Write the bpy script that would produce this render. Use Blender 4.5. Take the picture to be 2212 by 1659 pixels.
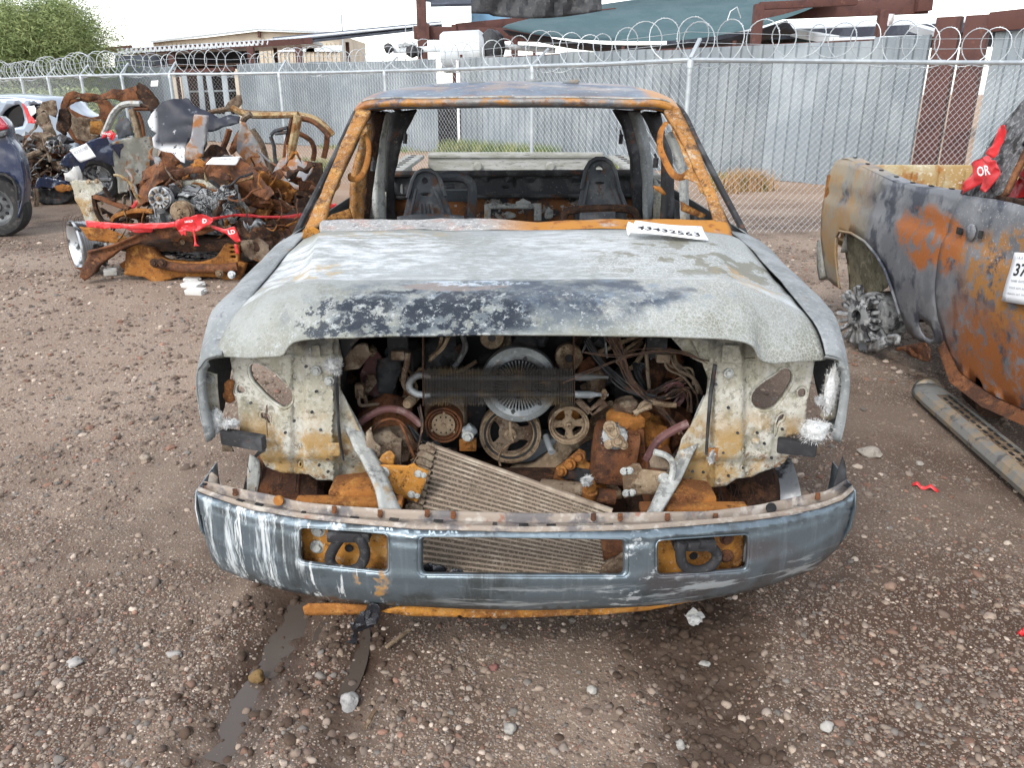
import bpy, bmesh, math, random
import numpy as np
from mathutils import Vector, Matrix, noise as mnoise
from mathutils.geometry import delaunay_2d_cdt
R = math.radians
rnd = random.Random(7)
scene = bpy.context.scene
for o in list(bpy.data.objects): bpy.data.objects.remove(o)
COL = scene.collection
# ------------------------------------------------------------------ camera
CAM_H = 1.75; PITCH = R(20.4); FPX = 1700.0; CX = 1106.0; CY = 829.5   # in pixels of a 2212 px wide view
cd = bpy.data.cameras.new('camera'); cam = bpy.data.objects.new('camera', cd); COL.objects.link(cam)
cam.location = (0, 0, CAM_H); cam.rotation_euler = (math.pi/2 - PITCH, 0, 0)
cd.sensor_width = 36; cd.sensor_fit = 'HORIZONTAL'; cd.lens = 36*FPX/2212; cd.clip_start = .02; cd.clip_end = 2000
scene.camera = cam
# ------------------------------------------------------------------ sky and sun
SUN_EL, SUN_AZ = 43.0, 214.0            # azimuth measured from +Y clockwise: behind the camera, to its left
world = bpy.data.worlds.new('World'); scene.world = world; world.use_nodes = True
wt = world.node_tree; wt.nodes.clear()
wo = wt.nodes.new('ShaderNodeOutputWorld'); bg = wt.nodes.new('ShaderNodeBackground')
sk = wt.nodes.new('ShaderNodeTexSky'); sk.sky_type = 'NISHITA'; sk.sun_disc = False
sk.sun_elevation = R(SUN_EL); sk.sun_rotation = R(SUN_AZ); sk.air_density = 1.2; sk.dust_density = 1.2
hs = wt.nodes.new('ShaderNodeHueSaturation'); hs.inputs['Saturation'].default_value = .3; hs.inputs['Value'].default_value = 2.1
wt.links.new(sk.outputs[0], hs.inputs['Color']); wt.links.new(hs.outputs[0], bg.inputs[0]); wt.links.new(bg.outputs[0], wo.inputs[0])
bg.inputs[1].default_value = .15
sd = bpy.data.lights.new('sun', 'SUN'); so = bpy.data.objects.new('sun', sd); COL.objects.link(so)
sd.energy = 1.5; sd.angle = R(12); sd.color = (1, .96, .9)
az = R(SUN_AZ); el = R(SUN_EL)
sv = Vector((math.sin(az)*math.cos(el), math.cos(az)*math.cos(el), math.sin(el)))
so.rotation_euler = sv.to_track_quat('Z', 'Y').to_euler(); so.location = (-6, -8, 14)
scene.view_settings.view_transform = 'Standard'; scene.view_settings.look = 'None'
scene.view_settings.gamma = 1; scene.view_settings.exposure = 0.46
try: scene.view_settings.use_curve_mapping = False
except Exception: pass
# ------------------------------------------------------------------ pixel helpers
CP, SP = math.cos(PITCH), math.sin(PITCH)
def ray(x, y):
    u = (x-CX)/FPX; v = (CY-y)/FPX
    return Vector((u, CP+v*SP, -SP+v*CP))
def W(x, y, Y):                    # pixel at horizontal distance Y
    d = ray(x, y); t = Y/d.y
    return Vector((d.x*t, Y, CAM_H+d.z*t))
def G(x, y, z=0):                  # pixel on the ground
    d = ray(x, y); t = (z-CAM_H)/d.z
    return Vector((d.x*t, d.y*t, z))
def S(x, y, X):                    # pixel on a plane of constant X
    d = ray(x, y); t = X/d.x
    return Vector((X, d.y*t, CAM_H+d.z*t))
def conv(ox, oy, k):
    return lambda *p: [(ox+k*a, oy+k*b) for a, b in p] if len(p) != 1 else (ox+k*p[0][0], oy+k*p[0][1])
R1 = conv(0, 0, .3882); R2 = conv(601, 128.8, .4659); R3 = conv(1545.7, 0, .6469); R4 = conv(412.2, 687, .3183)
R5 = conv(1030.4, 687, .3882); R6 = conv(412.2, 1013.3, .33); R7 = conv(1073.4, 987.5, .3688)
B1 = conv(128.8, 188.9, .2911); B2 = conv(0, 171.7, .2174); B3 = conv(729.9, 0, .33); B4 = conv(1373.9, 0, .3789)
B5 = conv(729.9, 704.1, .2485); B6 = conv(1030.4, 704.1, .2485); B7 = conv(815.8, 214.7, .2911); B8 = conv(0, 0, .3494)
def lerp(a, b, t): return a+(b-a)*t
def nz(p, f=1.0, o=0.0): return mnoise.noise(Vector((p[0]*f+o, p[1]*f-o*.7, p[2]*f+o*1.3)))
# ------------------------------------------------------------------ materials
def mat(name, base, layers=(), rough=.85, metal=0.0, bump=None, spec=.3, vary=0.0, attr=None, coat=0.0, trans=0.0):
    m = bpy.data.materials.new(name); m.use_nodes = True
    nt = m.node_tree; N = nt.nodes; L = nt.links
    bs = N['Principled BSDF']
    geo = N.new('ShaderNodeNewGeometry'); pos = geo.outputs['Position']
    def math_(op, a, b=None, c=None, clamp=False):
        n = N.new('ShaderNodeMath'); n.operation = op; n.use_clamp = clamp
        for i, v in enumerate((a, b, c)):
            if v is None: continue
            if isinstance(v, (int, float)): n.inputs[i].default_value = v
            else: L.new(v, n.inputs[i])
        return n.outputs[0]
    def vec(st=(1, 1, 1), off=(0, 0, 0)):
        n = N.new('ShaderNodeMapping'); n.inputs['Scale'].default_value = st; n.inputs['Location'].default_value = off
        L.new(pos, n.inputs['Vector']); return n.outputs[0]
    def rng(v, lo, hi):
        n = N.new('ShaderNodeMapRange'); n.interpolation_type = 'SMOOTHSTEP'
        n.inputs['From Min'].default_value = lo; n.inputs['From Max'].default_value = hi; L.new(v, n.inputs['Value']); return n.outputs[0]
    def noisy(s, d=5, st=(1, 1, 1), off=0.0, rg=.55, dist=0.0):
        n = N.new('ShaderNodeTexNoise'); n.inputs['Scale'].default_value = s; n.inputs['Detail'].default_value = d
        n.inputs['Roughness'].default_value = rg; n.inputs['Distortion'].default_value = dist
        L.new(vec(st, (off*3.1, off*1.7, off*2.3)), n.inputs['Vector']); return n.outputs['Fac']
    if attr:
        a = N.new('ShaderNodeAttribute'); a.attribute_name = attr; col = a.outputs['Color']
    else:
        rgb = N.new('ShaderNodeRGB'); rgb.outputs[0].default_value = (*base, 1); col = rgb.outputs[0]
    ro = None; ro_v = rough; me = None
    for i, l in enumerate(layers):
        k = l.get('k', 'n'); off = l.get('o', i*1.37+len(name)*.31)
        if k == 'n':
            f = rng(noisy(l['s'], l.get('d', 6), l.get('st', (1, 1, 1)), off, l.get('rg', .6), l.get('dist', 0)), l['lo'], l['hi'])
        elif k == 'crack':
            n = N.new('ShaderNodeTexVoronoi'); n.feature = 'DISTANCE_TO_EDGE'; n.inputs['Scale'].default_value = l['s']
            nn = N.new('ShaderNodeTexNoise'); nn.inputs['Scale'].default_value = l['s']*.6; nn.inputs['Detail'].default_value = 3
            L.new(pos, nn.inputs['Vector'])
            va = N.new('ShaderNodeVectorMath'); va.operation = 'MULTIPLY_ADD'; va.inputs[1].default_value = (.9/l['s'],)*3
            L.new(nn.outputs['Color'], va.inputs[0]); L.new(vec(l.get('st', (1, 1, 1))), va.inputs[2]); L.new(va.outputs[0], n.inputs['Vector'])
            f = rng(n.outputs['Distance'], l['hi'], l['lo'])
        elif k == 'v':
            n = N.new('ShaderNodeTexVoronoi'); n.inputs['Scale'].default_value = l['s']; L.new(vec(l.get('st', (1, 1, 1))), n.inputs['Vector'])
            f = rng(n.outputs['Distance'], l['lo'], l['hi'])
        else:
            f = None
        for ms in l.get('m', ()):
            if ms[0] == 'e':
                _, cx, cy, cz, rx, ry, rz, soft = ms
                a = N.new('ShaderNodeVectorMath'); a.operation = 'SUBTRACT'; L.new(pos, a.inputs[0]); a.inputs[1].default_value = (cx, cy, cz)
                b = N.new('ShaderNodeVectorMath'); b.operation = 'DIVIDE'; L.new(a.outputs[0], b.inputs[0]); b.inputs[1].default_value = (rx, ry, rz)
                c = N.new('ShaderNodeVectorMath'); c.operation = 'LENGTH'; L.new(b.outputs[0], c.inputs[0])
                wv = math_('MULTIPLY_ADD', noisy(5.0/max(.2, min(rx, ry)*3), 5, (1, 1, 1), off+3), .9, c.outputs['Value'])
                g = rng(wv, 1.45+soft*.5, 1.45-soft*.5)
            else:
                sx = N.new('ShaderNodeSeparateXYZ'); L.new(pos, sx.inputs[0])
                g = rng(sx.outputs['xyz'.index(ms[0])], ms[1], ms[2])
            f = g if f is None else math_('MULTIPLY', f, g)
        if l.get('f', 1) != 1: f = math_('MULTIPLY', f, l['f'])
        mx = N.new('ShaderNodeMix'); mx.data_type = 'RGBA'; L.new(f, mx.inputs[0]); L.new(col, mx.inputs[6]); mx.inputs[7].default_value = (*l['c'], 1)
        col = mx.outputs[2]
        if 'r' in l:
            q = N.new('ShaderNodeMix'); L.new(f, q.inputs[0]); q.inputs[3].default_value = l['r']
            if ro is None: q.inputs[2].default_value = rough
            else: L.new(ro, q.inputs[2])
            ro = q.outputs[0]
        if 'met' in l:
            q = N.new('ShaderNodeMix'); L.new(f, q.inputs[0]); q.inputs[3].default_value = l['met']
            if me is None: q.inputs[2].default_value = metal
            else: L.new(me, q.inputs[2])
            me = q.outputs[0]
    if vary:
        oi = N.new('ShaderNodeObjectInfo')
        h = N.new('ShaderNodeHueSaturation'); L.new(col, h.inputs['Color'])
        L.new(math_('MULTIPLY_ADD', oi.outputs['Random'], vary, 1-vary/2), h.inputs['Value']); col = h.outputs[0]
    L.new(col, bs.inputs['Base Color'])
    if ro is not None: L.new(ro, bs.inputs['Roughness'])
    else: bs.inputs['Roughness'].default_value = rough
    if me is not None: L.new(me, bs.inputs['Metallic'])
    else: bs.inputs['Metallic'].default_value = metal
    bs.inputs['Specular IOR Level'].default_value = spec
    if coat: bs.inputs['Coat Weight'].default_value = coat; bs.inputs['Coat Roughness'].default_value = .08
    if trans: bs.inputs['Transmission Weight'].default_value = trans
    if bump:
        h = None
        for (s, amt) in bump:
            v = math_('MULTIPLY', noisy(s, 6, (1, 1, 1), s*.01, .65), amt)
            h = v if h is None else math_('ADD', h, v)
        bp = N.new('ShaderNodeBump'); bp.inputs['Strength'].default_value = 1; bp.inputs['Distance'].default_value = 1
        L.new(h, bp.inputs['Height']); L.new(bp.outputs[0], bs.inputs['Normal'])
    return m
M = {}
GOLD = (.34, .15, .028); BRN = (.135, .054, .024); DRK = (.04, .023, .016); ORG = (.24, .095, .028); SOOT = (.02, .02, .022)
WHT = (.62, .63, .62); GRN = (.185, .19, .162); GREY = (.2, .21, .21); CRM = (.43, .41, .33)
NAVY = (.016, .026, .06)
fine = [(90, .0012), (400, .0006)]
M['hood'] = mat('burnt_hood_paint', GRN, [
    dict(c=(.245, .26, .25), s=3.2, lo=.42, hi=.62, f=.8),
    dict(c=(.13, .132, .10), s=5, lo=.55, hi=.66, o=4, f=.6),
    dict(c=(.27, .29, .29), s=60, lo=.5, hi=.7, f=.5), dict(c=(.11, .115, .11), s=90, lo=.56, hi=.68, f=.5, rg=.75),
    dict(c=(.28, .305, .32), s=2, lo=.3, hi=.6, m=[('y', 2.3, 2.5)], f=.5),
    dict(c=(.42, .42, .4), k='crack', s=75, lo=.02, hi=.10, m=[('e', .62, 2.75, 1.2, .42, .45, .5, .5)], f=.75),
    dict(c=(.37, .37, .35), k='crack', s=85, lo=.02, hi=.12, m=[('e', .6, 2.25, 1.15, .5, .2, .5, .5)], f=.6),
    dict(c=(.3, .3, .29), k='crack', s=60, lo=.02, hi=.10, m=[('e', -.6, 2.3, 1.15, .4, .2, .5, .5)], f=.4),
    dict(c=(.12, .112, .075), s=9, lo=.5, hi=.53, m=[('e', .6, 2.75, 1.2, .34, .26, .5, .3)], f=.8),
    dict(c=(.47, .49, .51), s=14, lo=.42, hi=.6, m=[('e', -.55, 2.78, 1.2, .34, .34, .6, .35)], st=(.6, 1.6, 1), rg=.78),
    dict(c=(.45, .47, .48), s=16, lo=.42, hi=.6, m=[('e', .22, 2.92, 1.2, .26, .2, .6, .5)], st=(.6, 1.6, 1), rg=.78, f=.9),
    dict(c=(.42, .44, .46), s=30, lo=.48, hi=.6, m=[('e', .1, 2.7, 1.2, .5, .5, .6, .8)], st=(.6, 1.6, 1), rg=.78, f=.6),
    dict(c=(.32, .24, .12), s=22, lo=.45, hi=.62, m=[('e', -.68, 2.52, 1.2, .14, .1, .4, .5)], f=.7),
    dict(c=(.36, .23, .09), s=22, lo=.42, hi=.6, m=[('e', .76, 2.5, 1.2, .1, .13, .4, .4)], f=.7),
    dict(c=(.3, .24, .15), s=22, lo=.45, hi=.62, m=[('e', -.5, 3.08, 1.2, .3, .1, .4, .5)], f=.6),
    dict(c=(.47, .49, .5), s=14, lo=.38, hi=.6, m=[('y', 2.375, 2.39), ('y', 2.46, 2.42)], f=.7),  # pale band paints the white reflection along the crease valley
    # blue-black scorched paint on the front slope
    dict(c=(.062, .08, .1), s=7, lo=.36, hi=.58, m=[('e', -.08, 2.22, 1.17, .5, .17, .4, .4)], r=.45, o=2, rg=.75, f=.85),
    dict(c=(.14, .18, .225), s=16, lo=.5, hi=.62, m=[('e', .1, 2.26, 1.17, .5, .12, .4, .5)], r=.45, o=6, rg=.75, f=.7),
    dict(c=(.012, .017, .026), s=13, lo=.47, hi=.52, m=[('e', -.22, 2.16, 1.15, .28, .13, .4, .3)], r=.35, rg=.75, o=8),
    dict(c=(.012, .017, .026), s=15, lo=.52, hi=.55, m=[('e', -.46, 2.15, 1.15, .16, .08, .4, .3)], r=.35, rg=.75, o=9, f=.9),
    dict(c=(.026, .036, .056), s=9, lo=.42, hi=.56, m=[('e', .2, 2.25, 1.18, .3, .11, .4, .3)], r=.4, rg=.75, o=12, f=.85),
    dict(c=(.19, .155, .14), s=5, lo=.42, hi=.5, m=[('e', -.17, 2.29, 1.19, .16, .04, .2, .2)], o=5, f=.8),
    dict(c=(.4, .45, .5), s=12, lo=.5, hi=.56, m=[('e', -.12, 2.325, 1.2, .2, .03, .2, .4)], o=15, f=.8, rg=.75),
    dict(c=(.3, .32, .32), s=45, lo=.56, hi=.62, m=[('e', 0, 2.15, 1.15, .9, .12, .4, .5)], rg=.8, f=.85),
    dict(c=(.02, .022, .03), s=70, lo=.6, hi=.66, m=[('e', -.2, 2.2, 1.15, .9, .25, .4, .5)], rg=.8, f=.7),
], rough=.62, bump=[(9, .004), (70, .002), (320, .0008)], spec=.35)
M['fender'] = mat('burnt_fender_paint', (.15, .162, .165), [
    dict(c=(.24, .255, .26), s=5, lo=.45, hi=.65, f=.8), dict(c=(.1, .11, .13), s=6, lo=.6, hi=.75, o=3, f=.6),
    dict(c=(.33, .34, .33), s=60, lo=.52, hi=.66, f=.7, rg=.78), dict(c=(.07, .075, .08), s=35, lo=.56, hi=.66, f=.7, rg=.75), dict(c=(.22, .13, .05), s=9, lo=.62, hi=.7, f=.6)], rough=.65, bump=[(12, .004), (120, .0015)])
M['roof'] = mat('scorched_roof', (.04, .06, .1), [
    dict(c=(.12, .15, .19), s=4, lo=.4, hi=.65), dict(c=(.025, .03, .045), s=5, lo=.4, hi=.55, m=[('e', .35, 4.25, 1.75, .3, .25, .3, .4)], r=.35),
    dict(c=(.21, .15, .11), s=5, lo=.45, hi=.6, m=[('z', 1.735, 1.765)], f=.7),
    dict(c=(.38, .4, .4), s=40, lo=.6, hi=.7, f=.7),
    dict(c=GOLD, s=12, lo=.34, hi=.56, m=[('y', 4.02, 3.95)]),
    dict(c=(.16, .165, .165), s=9, lo=.4, hi=.55, m=[('y', 3.985, 3.955), ('e', .05, 3.95, 1.7, .42, .3, .3, .6)], o=4, f=.9, rg=.75), dict(c=(.3, .3, .29), s=40, lo=.52, hi=.62, m=[('y', 3.985, 3.955)], f=.6, rg=.8),
    dict(c=GOLD, s=5, lo=.2, hi=.4, m=[('x', .62, .70)]), dict(c=ORG, s=5, lo=.3, hi=.5, m=[('x', -.62, -.72)], f=.9),
    dict(c=(.13, .05, .02), s=20, lo=.56, hi=.66, m=[('y', 4.1, 3.95)], f=.8),
], rough=.5, bump=[(60, .001)], spec=.4)
def rusty(name, base, dark, light, extra=(), rough=.9, sc=1.0, bump=None):
    return mat(name, base, [dict(c=dark, s=6*sc, lo=.44, hi=.58, rg=.72), dict(c=light, s=14*sc, lo=.52, hi=.64, f=.8, rg=.75),
        dict(c=tuple(x*.4 for x in dark), s=30*sc, lo=.54, hi=.64, f=.85, rg=.78), dict(c=tuple(min(.6, x*1.25) for x in light), s=120*sc, lo=.56, hi=.66, f=.55, rg=.75), *extra], rough=rough, bump=bump or [(25*sc, .003), (110*sc, .0022), (400*sc, .0008)], spec=.2)
M['gold'] = rusty('golden_rust', GOLD, (.18, .075, .022), (.36, .2, .065), [dict(c=(.34, .33, .29), s=60, lo=.56, hi=.66, f=.7, rg=.78)])
M['pillar'] = rusty('pillar_rust', (.28, .125, .03), (.16, .068, .02), (.4, .23, .07), [dict(c=(.31, .29, .24), s=42, lo=.54, hi=.62, f=.6, rg=.8), dict(c=(.3, .29, .26), s=140, lo=.54, hi=.62, f=.6, rg=.8), dict(c=(.05, .035, .03), s=11, lo=.55, hi=.66, f=.8, rg=.75), dict(c=(.36, .34, .29), s=8, lo=.58, hi=.66, f=.7, rg=.8)])
M['cowl'] = mat('cowl_rust', (.25, .25, .245), [dict(c=(.28, .22, .2), s=9, lo=.5, hi=.6), dict(c=(.1, .1, .11), s=30, lo=.54, hi=.62, f=.85, rg=.78, st=(.5, 1, 1.5)), dict(c=(.46, .46, .45), s=55, lo=.52, hi=.6, f=.85, rg=.8),
    dict(c=GOLD, s=7, lo=.25, hi=.45, m=[('x', -.15, .12)]), dict(c=(.22, .08, .02), s=18, lo=.52, hi=.62, m=[('x', -.1, .2)])], bump=fine)
M['brown'] = rusty('brown_rust', BRN, (.06, .03, .02), (.19, .085, .04))
M['orange'] = rusty('orange_rust', (.26, .105, .026), (.125, .05, .018), (.36, .18, .05))
M['dark'] = rusty('dark_rust', DRK, (.02, .013, .01), (.13, .06, .03))
M['tan'] = rusty('dusty_metal', (.23, .17, .112), (.1, .065, .04), (.31, .245, .17))
M['mud'] = rusty('mud_caked_metal', (.165, .125, .09), (.075, .046, .03), (.25, .205, .15))
M['char'] = mat('charred_metal', SOOT, [dict(c=(.06, .062, .065), s=8, lo=.45, hi=.65), dict(c=(.14, .13, .12), s=40, lo=.6, hi=.7, f=.7), dict(c=(.09, .04, .02), s=10, lo=.58, hi=.68, f=.8)], rough=.8, bump=fine)
M['soot'] = mat('black_soot', (.012, .012, .013), [dict(c=(.035, .032, .03), s=10, lo=.5, hi=.65)], rough=.95)
M['chargrey'] = mat('charred_seat_steel', (.042, .047, .054), [dict(c=(.09, .095, .1), s=9, lo=.5, hi=.65), dict(c=(.07, .035, .02), s=14, lo=.56, hi=.66), dict(c=(.18, .18, .17), s=60, lo=.62, hi=.7, f=.6)], rough=.7, bump=fine)
M['backwall'] = mat('burnt_cab_wall', (.03, .032, .036), [dict(c=(.07, .072, .075), s=7, lo=.5, hi=.65),
    dict(c=(.17, .07, .025), s=8, lo=.42, hi=.55, m=[('z', 1.09, 1.04)]), dict(c=(.3, .29, .27), s=9, lo=.56, hi=.6, m=[('z', 1.09, 1.04)], rg=.75), dict(c=(.2, .2, .19), s=60, lo=.6, hi=.7, f=.6)], bump=fine)
M['panel'] = mat('ashen_support_panel', (.3, .285, .225), [
    dict(c=(.42, .41, .365), s=8, lo=.42, hi=.6, rg=.7), dict(c=(.19, .175, .12), s=10, lo=.52, hi=.64, o=5, f=.8, rg=.7),
    dict(c=(.13, .125, .1), s=48, lo=.52, hi=.62, f=.7, rg=.75), dict(c=(.42, .42, .4), s=80, lo=.56, hi=.64, f=.8, rg=.78),
    dict(c=(.28, .165, .045), s=9, lo=.4, hi=.58, m=[('z', .86, .72)], f=.85, rg=.7), dict(c=(.13, .06, .022), s=22, lo=.54, hi=.62, m=[('z', .8, .64)], f=.85, rg=.75),
    dict(c=(.07, .07, .07), s=10, lo=.42, hi=.62, m=[('z', .96, 1.06)], f=.9)], rough=.85, bump=[(30, .003), (160, .0016)])
M['ashbar'] = mat('ash_white_metal', (.32, .33, .315), [dict(c=(.16, .165, .16), s=14, lo=.48, hi=.6, rg=.7), dict(c=(.44, .44, .42), s=50, lo=.52, hi=.64, f=.8, rg=.75), dict(c=(.26, .16, .06), s=9, lo=.58, hi=.68, f=.7)], bump=[(40, .002), (160, .0012)])
M['bumper'] = mat('scorched_chrome', (.14, .175, .2), [
    dict(c=(.13, .165, .19), s=4, lo=.42, hi=.65, f=.7), dict(c=(.075, .085, .088), s=5, lo=.5, hi=.62, o=6, f=.8),
    dict(c=(.12, .11, .115), s=5, lo=.4, hi=.6, m=[('e', .62, 1.95, .45, .26, .4, .09, .4)], f=.8),
    dict(c=(.2, .24, .27), s=14, lo=.52, hi=.64, st=(2.6, 1.5, .1), f=.45, o=13, rg=.7),
    dict(c=(.42, .45, .46), s=12, lo=.49, hi=.62, st=(2.2, 1.5, .14), m=[('x', -.52, -.66), ('z', .66, .58)], r=.7, met=0, o=3, rg=.75, f=.9),
    dict(c=(.45, .47, .47), s=11, lo=.56, hi=.62, st=(2.6, 1.5, .12), m=[('x', -.32, -.42)], r=.7, met=0, o=8, rg=.7),
    dict(c=(.5, .55, .58), s=8, lo=.53, hi=.6, st=(.35, 1, 3), m=[('x', -.3, -.1), ('z', .46, .42)], r=.4, o=9, f=.85, rg=.7),
    dict(c=(.45, .48, .5), s=16, lo=.54, hi=.6, st=(.6, 1, 1), m=[('x', .22, .3), ('x', .5, .42)], r=.5, met=.2, o=19, f=.85, rg=.7),
    dict(c=(.3, .33, .35), s=90, lo=.6, hi=.68, f=.5, r=.6, met=.3, rg=.75),
    dict(c=(.28, .15, .045), s=14, lo=.5, hi=.58, m=[('e', -.4, 1.9, .44, .05, .3, .06, .4)], r=.9, met=0)],
    rough=.34, metal=.62, bump=[(3, .004), (40, .0006), (160, .0004)], spec=.5)
M['ledge'] = mat('dusty_bumper_ledge', (.23, .19, .155), [dict(c=(.11, .10, .10), s=10, lo=.48, hi=.6), dict(c=(.33, .3, .265), s=25, lo=.5, hi=.65), dict(c=(.2, .08, .05), s=14, lo=.6, hi=.68, f=.8)], rough=.6, metal=.15, bump=fine)
M['alu'] = mat('ashen_aluminium', (.22, .24, .255), [dict(c=(.07, .068, .065), s=9, lo=.3, hi=.55, m=[('z', .79, .88)], f=.9), dict(c=(.36, .38, .39), s=14, lo=.5, hi=.62, m=[('z', .9, .8)]), dict(c=(.1, .105, .11), s=60, lo=.6, hi=.68, f=.8), dict(c=(.2, .15, .1), s=7, lo=.55, hi=.68, f=.6)], rough=.6, metal=.35, bump=fine)
M['silver'] = mat('sooty_cast_aluminium', (.25, .26, .265), [dict(c=(.05, .05, .055), s=9, lo=.48, hi=.58), dict(c=(.42, .43, .43), s=22, lo=.5, hi=.63, f=.9)], rough=.6, metal=.3, bump=fine)
M['radiator'] = mat('brown_radiator_tubes', (.24, .19, .145), [dict(c=(.33, .28, .22), s=20, lo=.5, hi=.65), dict(c=(.12, .09, .065), s=8, lo=.55, hi=.68, f=.7)], rough=.7, metal=.2, bump=fine)
M['finfill'] = mat('radiator_fins', (.075, .058, .042), [dict(c=(.2, .16, .12), s=150, lo=.52, hi=.6, st=(2.2, 1, .5), d=2)], rough=.8, bump=[(220, .004)])
M['coolfin'] = mat('sooty_cooler_fins', (.1, .092, .085), [dict(c=(.2, .15, .09), s=9, lo=.5, hi=.62, st=(1, 1, 2)), dict(c=(.2, .22, .24), s=30, lo=.6, hi=.68, f=.5)], rough=.6, metal=.4)
M['hose'] = mat('reddish_hose', (.11, .05, .048), [dict(c=(.19, .13, .12), s=20, lo=.5, hi=.65), dict(c=(.07, .03, .03), s=12, lo=.55, hi=.65)], rough=.7)
M['wire'] = mat('burnt_wires', (.085, .05, .035), [dict(c=(.035, .028, .025), s=20, lo=.45, hi=.6), dict(c=(.17, .1, .06), s=30, lo=.55, hi=.66)], rough=.85)
M['fluff'] = mat('white_insulation', (.55, .56, .56), [dict(c=(.42, .42, .41), s=30, lo=.5, hi=.7, f=.8)], rough=1, bump=[(140, .004)])
M['galv'] = mat('galvanised_pipe', (.36, .39, .41), [dict(c=(.45, .48, .49), s=6, lo=.45, hi=.65), dict(c=(.2, .2, .19), s=12, lo=.62, hi=.72, f=.6)], rough=.5, metal=.5)
M['mesh'] = mat('galvanised_wire', (.5, .53, .55), rough=.5, metal=.4)
M['corr'] = mat('galvanised_sheet', (.195, .225, .245), [dict(c=(.27, .3, .318), s=1.2, lo=.4, hi=.65), dict(c=(.2, .225, .24), s=2.2, lo=.5, hi=.65, st=(1, 1, .3), f=.7), dict(c=(.4, .43, .45), s=25, lo=.55, hi=.7, f=.3),
    dict(c=(.08, .08, .085), s=3, lo=.45, hi=.6, m=[('e', 2.6, 18.9, .9, .9, 1.2, .45, .8)], f=.75)], rough=.5, metal=.35, vary=.34)
M['redsteel'] = mat('red_primed_steel', (.075, .03, .024), [dict(c=(.05, .02, .017), s=3, lo=.5, hi=.65), dict(c=(.14, .06, .04), s=9, lo=.6, hi=.7, f=.7)], rough=.7, bump=fine)
M['cream'] = mat('cream_metal_siding', (.42, .36, .285), [dict(c=(.5, .44, .35), s=1, lo=.4, hi=.6), dict(c=(.35, .28, .2), s=2, lo=.6, hi=.75, f=.5)], rough=.7)
M['roofmetal'] = mat('white_roof_sheet', (.55, .58, .6), [dict(c=(.4, .42, .43), s=2, lo=.5, hi=.7)], rough=.5, metal=.2)
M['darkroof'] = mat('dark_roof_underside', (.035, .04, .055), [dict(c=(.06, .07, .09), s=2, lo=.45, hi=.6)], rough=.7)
M['teal'] = mat('teal_shade_cloth', (.045, .085, .095), [dict(c=(.06, .10, .11), s=1.2, lo=.4, hi=.6), dict(c=(.03, .06, .07), s=9, lo=.55, hi=.7, f=.4)], rough=.85, bump=[(3, .03)])
M['tarp'] = mat('black_tarp', (.03, .031, .034), [dict(c=(.07, .07, .07), s=5, lo=.55, hi=.7)], rough=.55, bump=[(6, .03)])
M['bluesheet'] = mat('blue_grey_sheet', (.14, .27, .4), [dict(c=(.2, .33, .45), s=2, lo=.4, hi=.6)], rough=.5)
M['leaf'] = mat('fine_green_foliage', (.16, .205, .075), [dict(c=(.24, .28, .11), s=.8, lo=.42, hi=.6), dict(c=(.075, .115, .03), s=1.6, lo=.5, hi=.65)], rough=.7, vary=.0)
M['bark'] = mat('tree_bark', (.12, .1, .06), [dict(c=(.06, .05, .03), s=12, lo=.45, hi=.6)], rough=.95)
M['weed'] = mat('green_weeds', (.13, .18, .05), [dict(c=(.3, .3, .12), s=3, lo=.45, hi=.62)], rough=.8)
M['dry'] = mat('dry_weeds', (.36, .22, .1), [dict(c=(.2, .17, .05), s=4, lo=.5, hi=.65)], rough=.9)
M['navy'] = mat('navy_car_paint', NAVY, [dict(c=(.05, .055, .07), s=3, lo=.5, hi=.7, r=.5), dict(c=(.2, .19, .17), s=40, lo=.66, hi=.72, f=.4)], rough=.25, coat=.6, spec=.5)
M['silverpaint'] = mat('silver_blue_paint', (.24, .29, .36), rough=.3, metal=.4, coat=.7, spec=.5)
M['glass'] = mat('dark_car_glass', (.012, .014, .016), rough=.08, spec=.6)
M['rubber'] = mat('black_rubber', (.022, .022, .022), [dict(c=(.06, .055, .05), s=20, lo=.5, hi=.7)], rough=.85, bump=fine)
M['rim'] = mat('steel_wheel', (.08, .085, .09), [dict(c=(.16, .16, .16), s=8, lo=.5, hi=.7)], rough=.5, metal=.4)
M['chrome'] = mat('bare_rim_metal', (.45, .47, .49), [dict(c=(.05, .05, .05), s=6, lo=.48, hi=.56), dict(c=(.62, .63, .63), s=10, lo=.58, hi=.68)], rough=.4, metal=.6)
M['tape'] = mat('red_plastic_tape', (.55, .03, .035), [dict(c=(.62, .16, .15), s=20, lo=.55, hi=.7, f=.5)], rough=.35, spec=.5)
M['paper'] = mat('white_paper', (.75, .76, .78), [dict(c=(.64, .65, .66), s=9, lo=.5, hi=.7)], rough=.8)
M['ink'] = mat('black_print', (.03, .03, .03), rough=.8)
M['greyink'] = mat('grey_print', (.35, .36, .38), rough=.8)
M['whiteink'] = mat('white_print', (.75, .75, .75), rough=.6)
M['whiteplastic'] = mat('white_foam', (.5, .5, .48), [dict(c=(.5, .48, .44), s=25, lo=.52, hi=.68)], rough=.9, bump=[(60, .004)])
M['blackfilm'] = mat('black_plastic_film', (.015, .017, .022), rough=.22, spec=.6, bump=[(25, .01)])
M['taillight'] = mat('red_tail_lamp', (.3, .01, .03), rough=.12, spec=.6, coat=.5)
M['bedgold'] = mat('bed_gold_rust', (.3, .2, .085), [dict(c=(.36, .31, .2), s=5, lo=.42, hi=.6), dict(c=(.25, .11, .03), s=8, lo=.55, hi=.68), dict(c=(.55, .53, .47), s=40, lo=.56, hi=.68, f=.7)], bump=fine)
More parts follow.
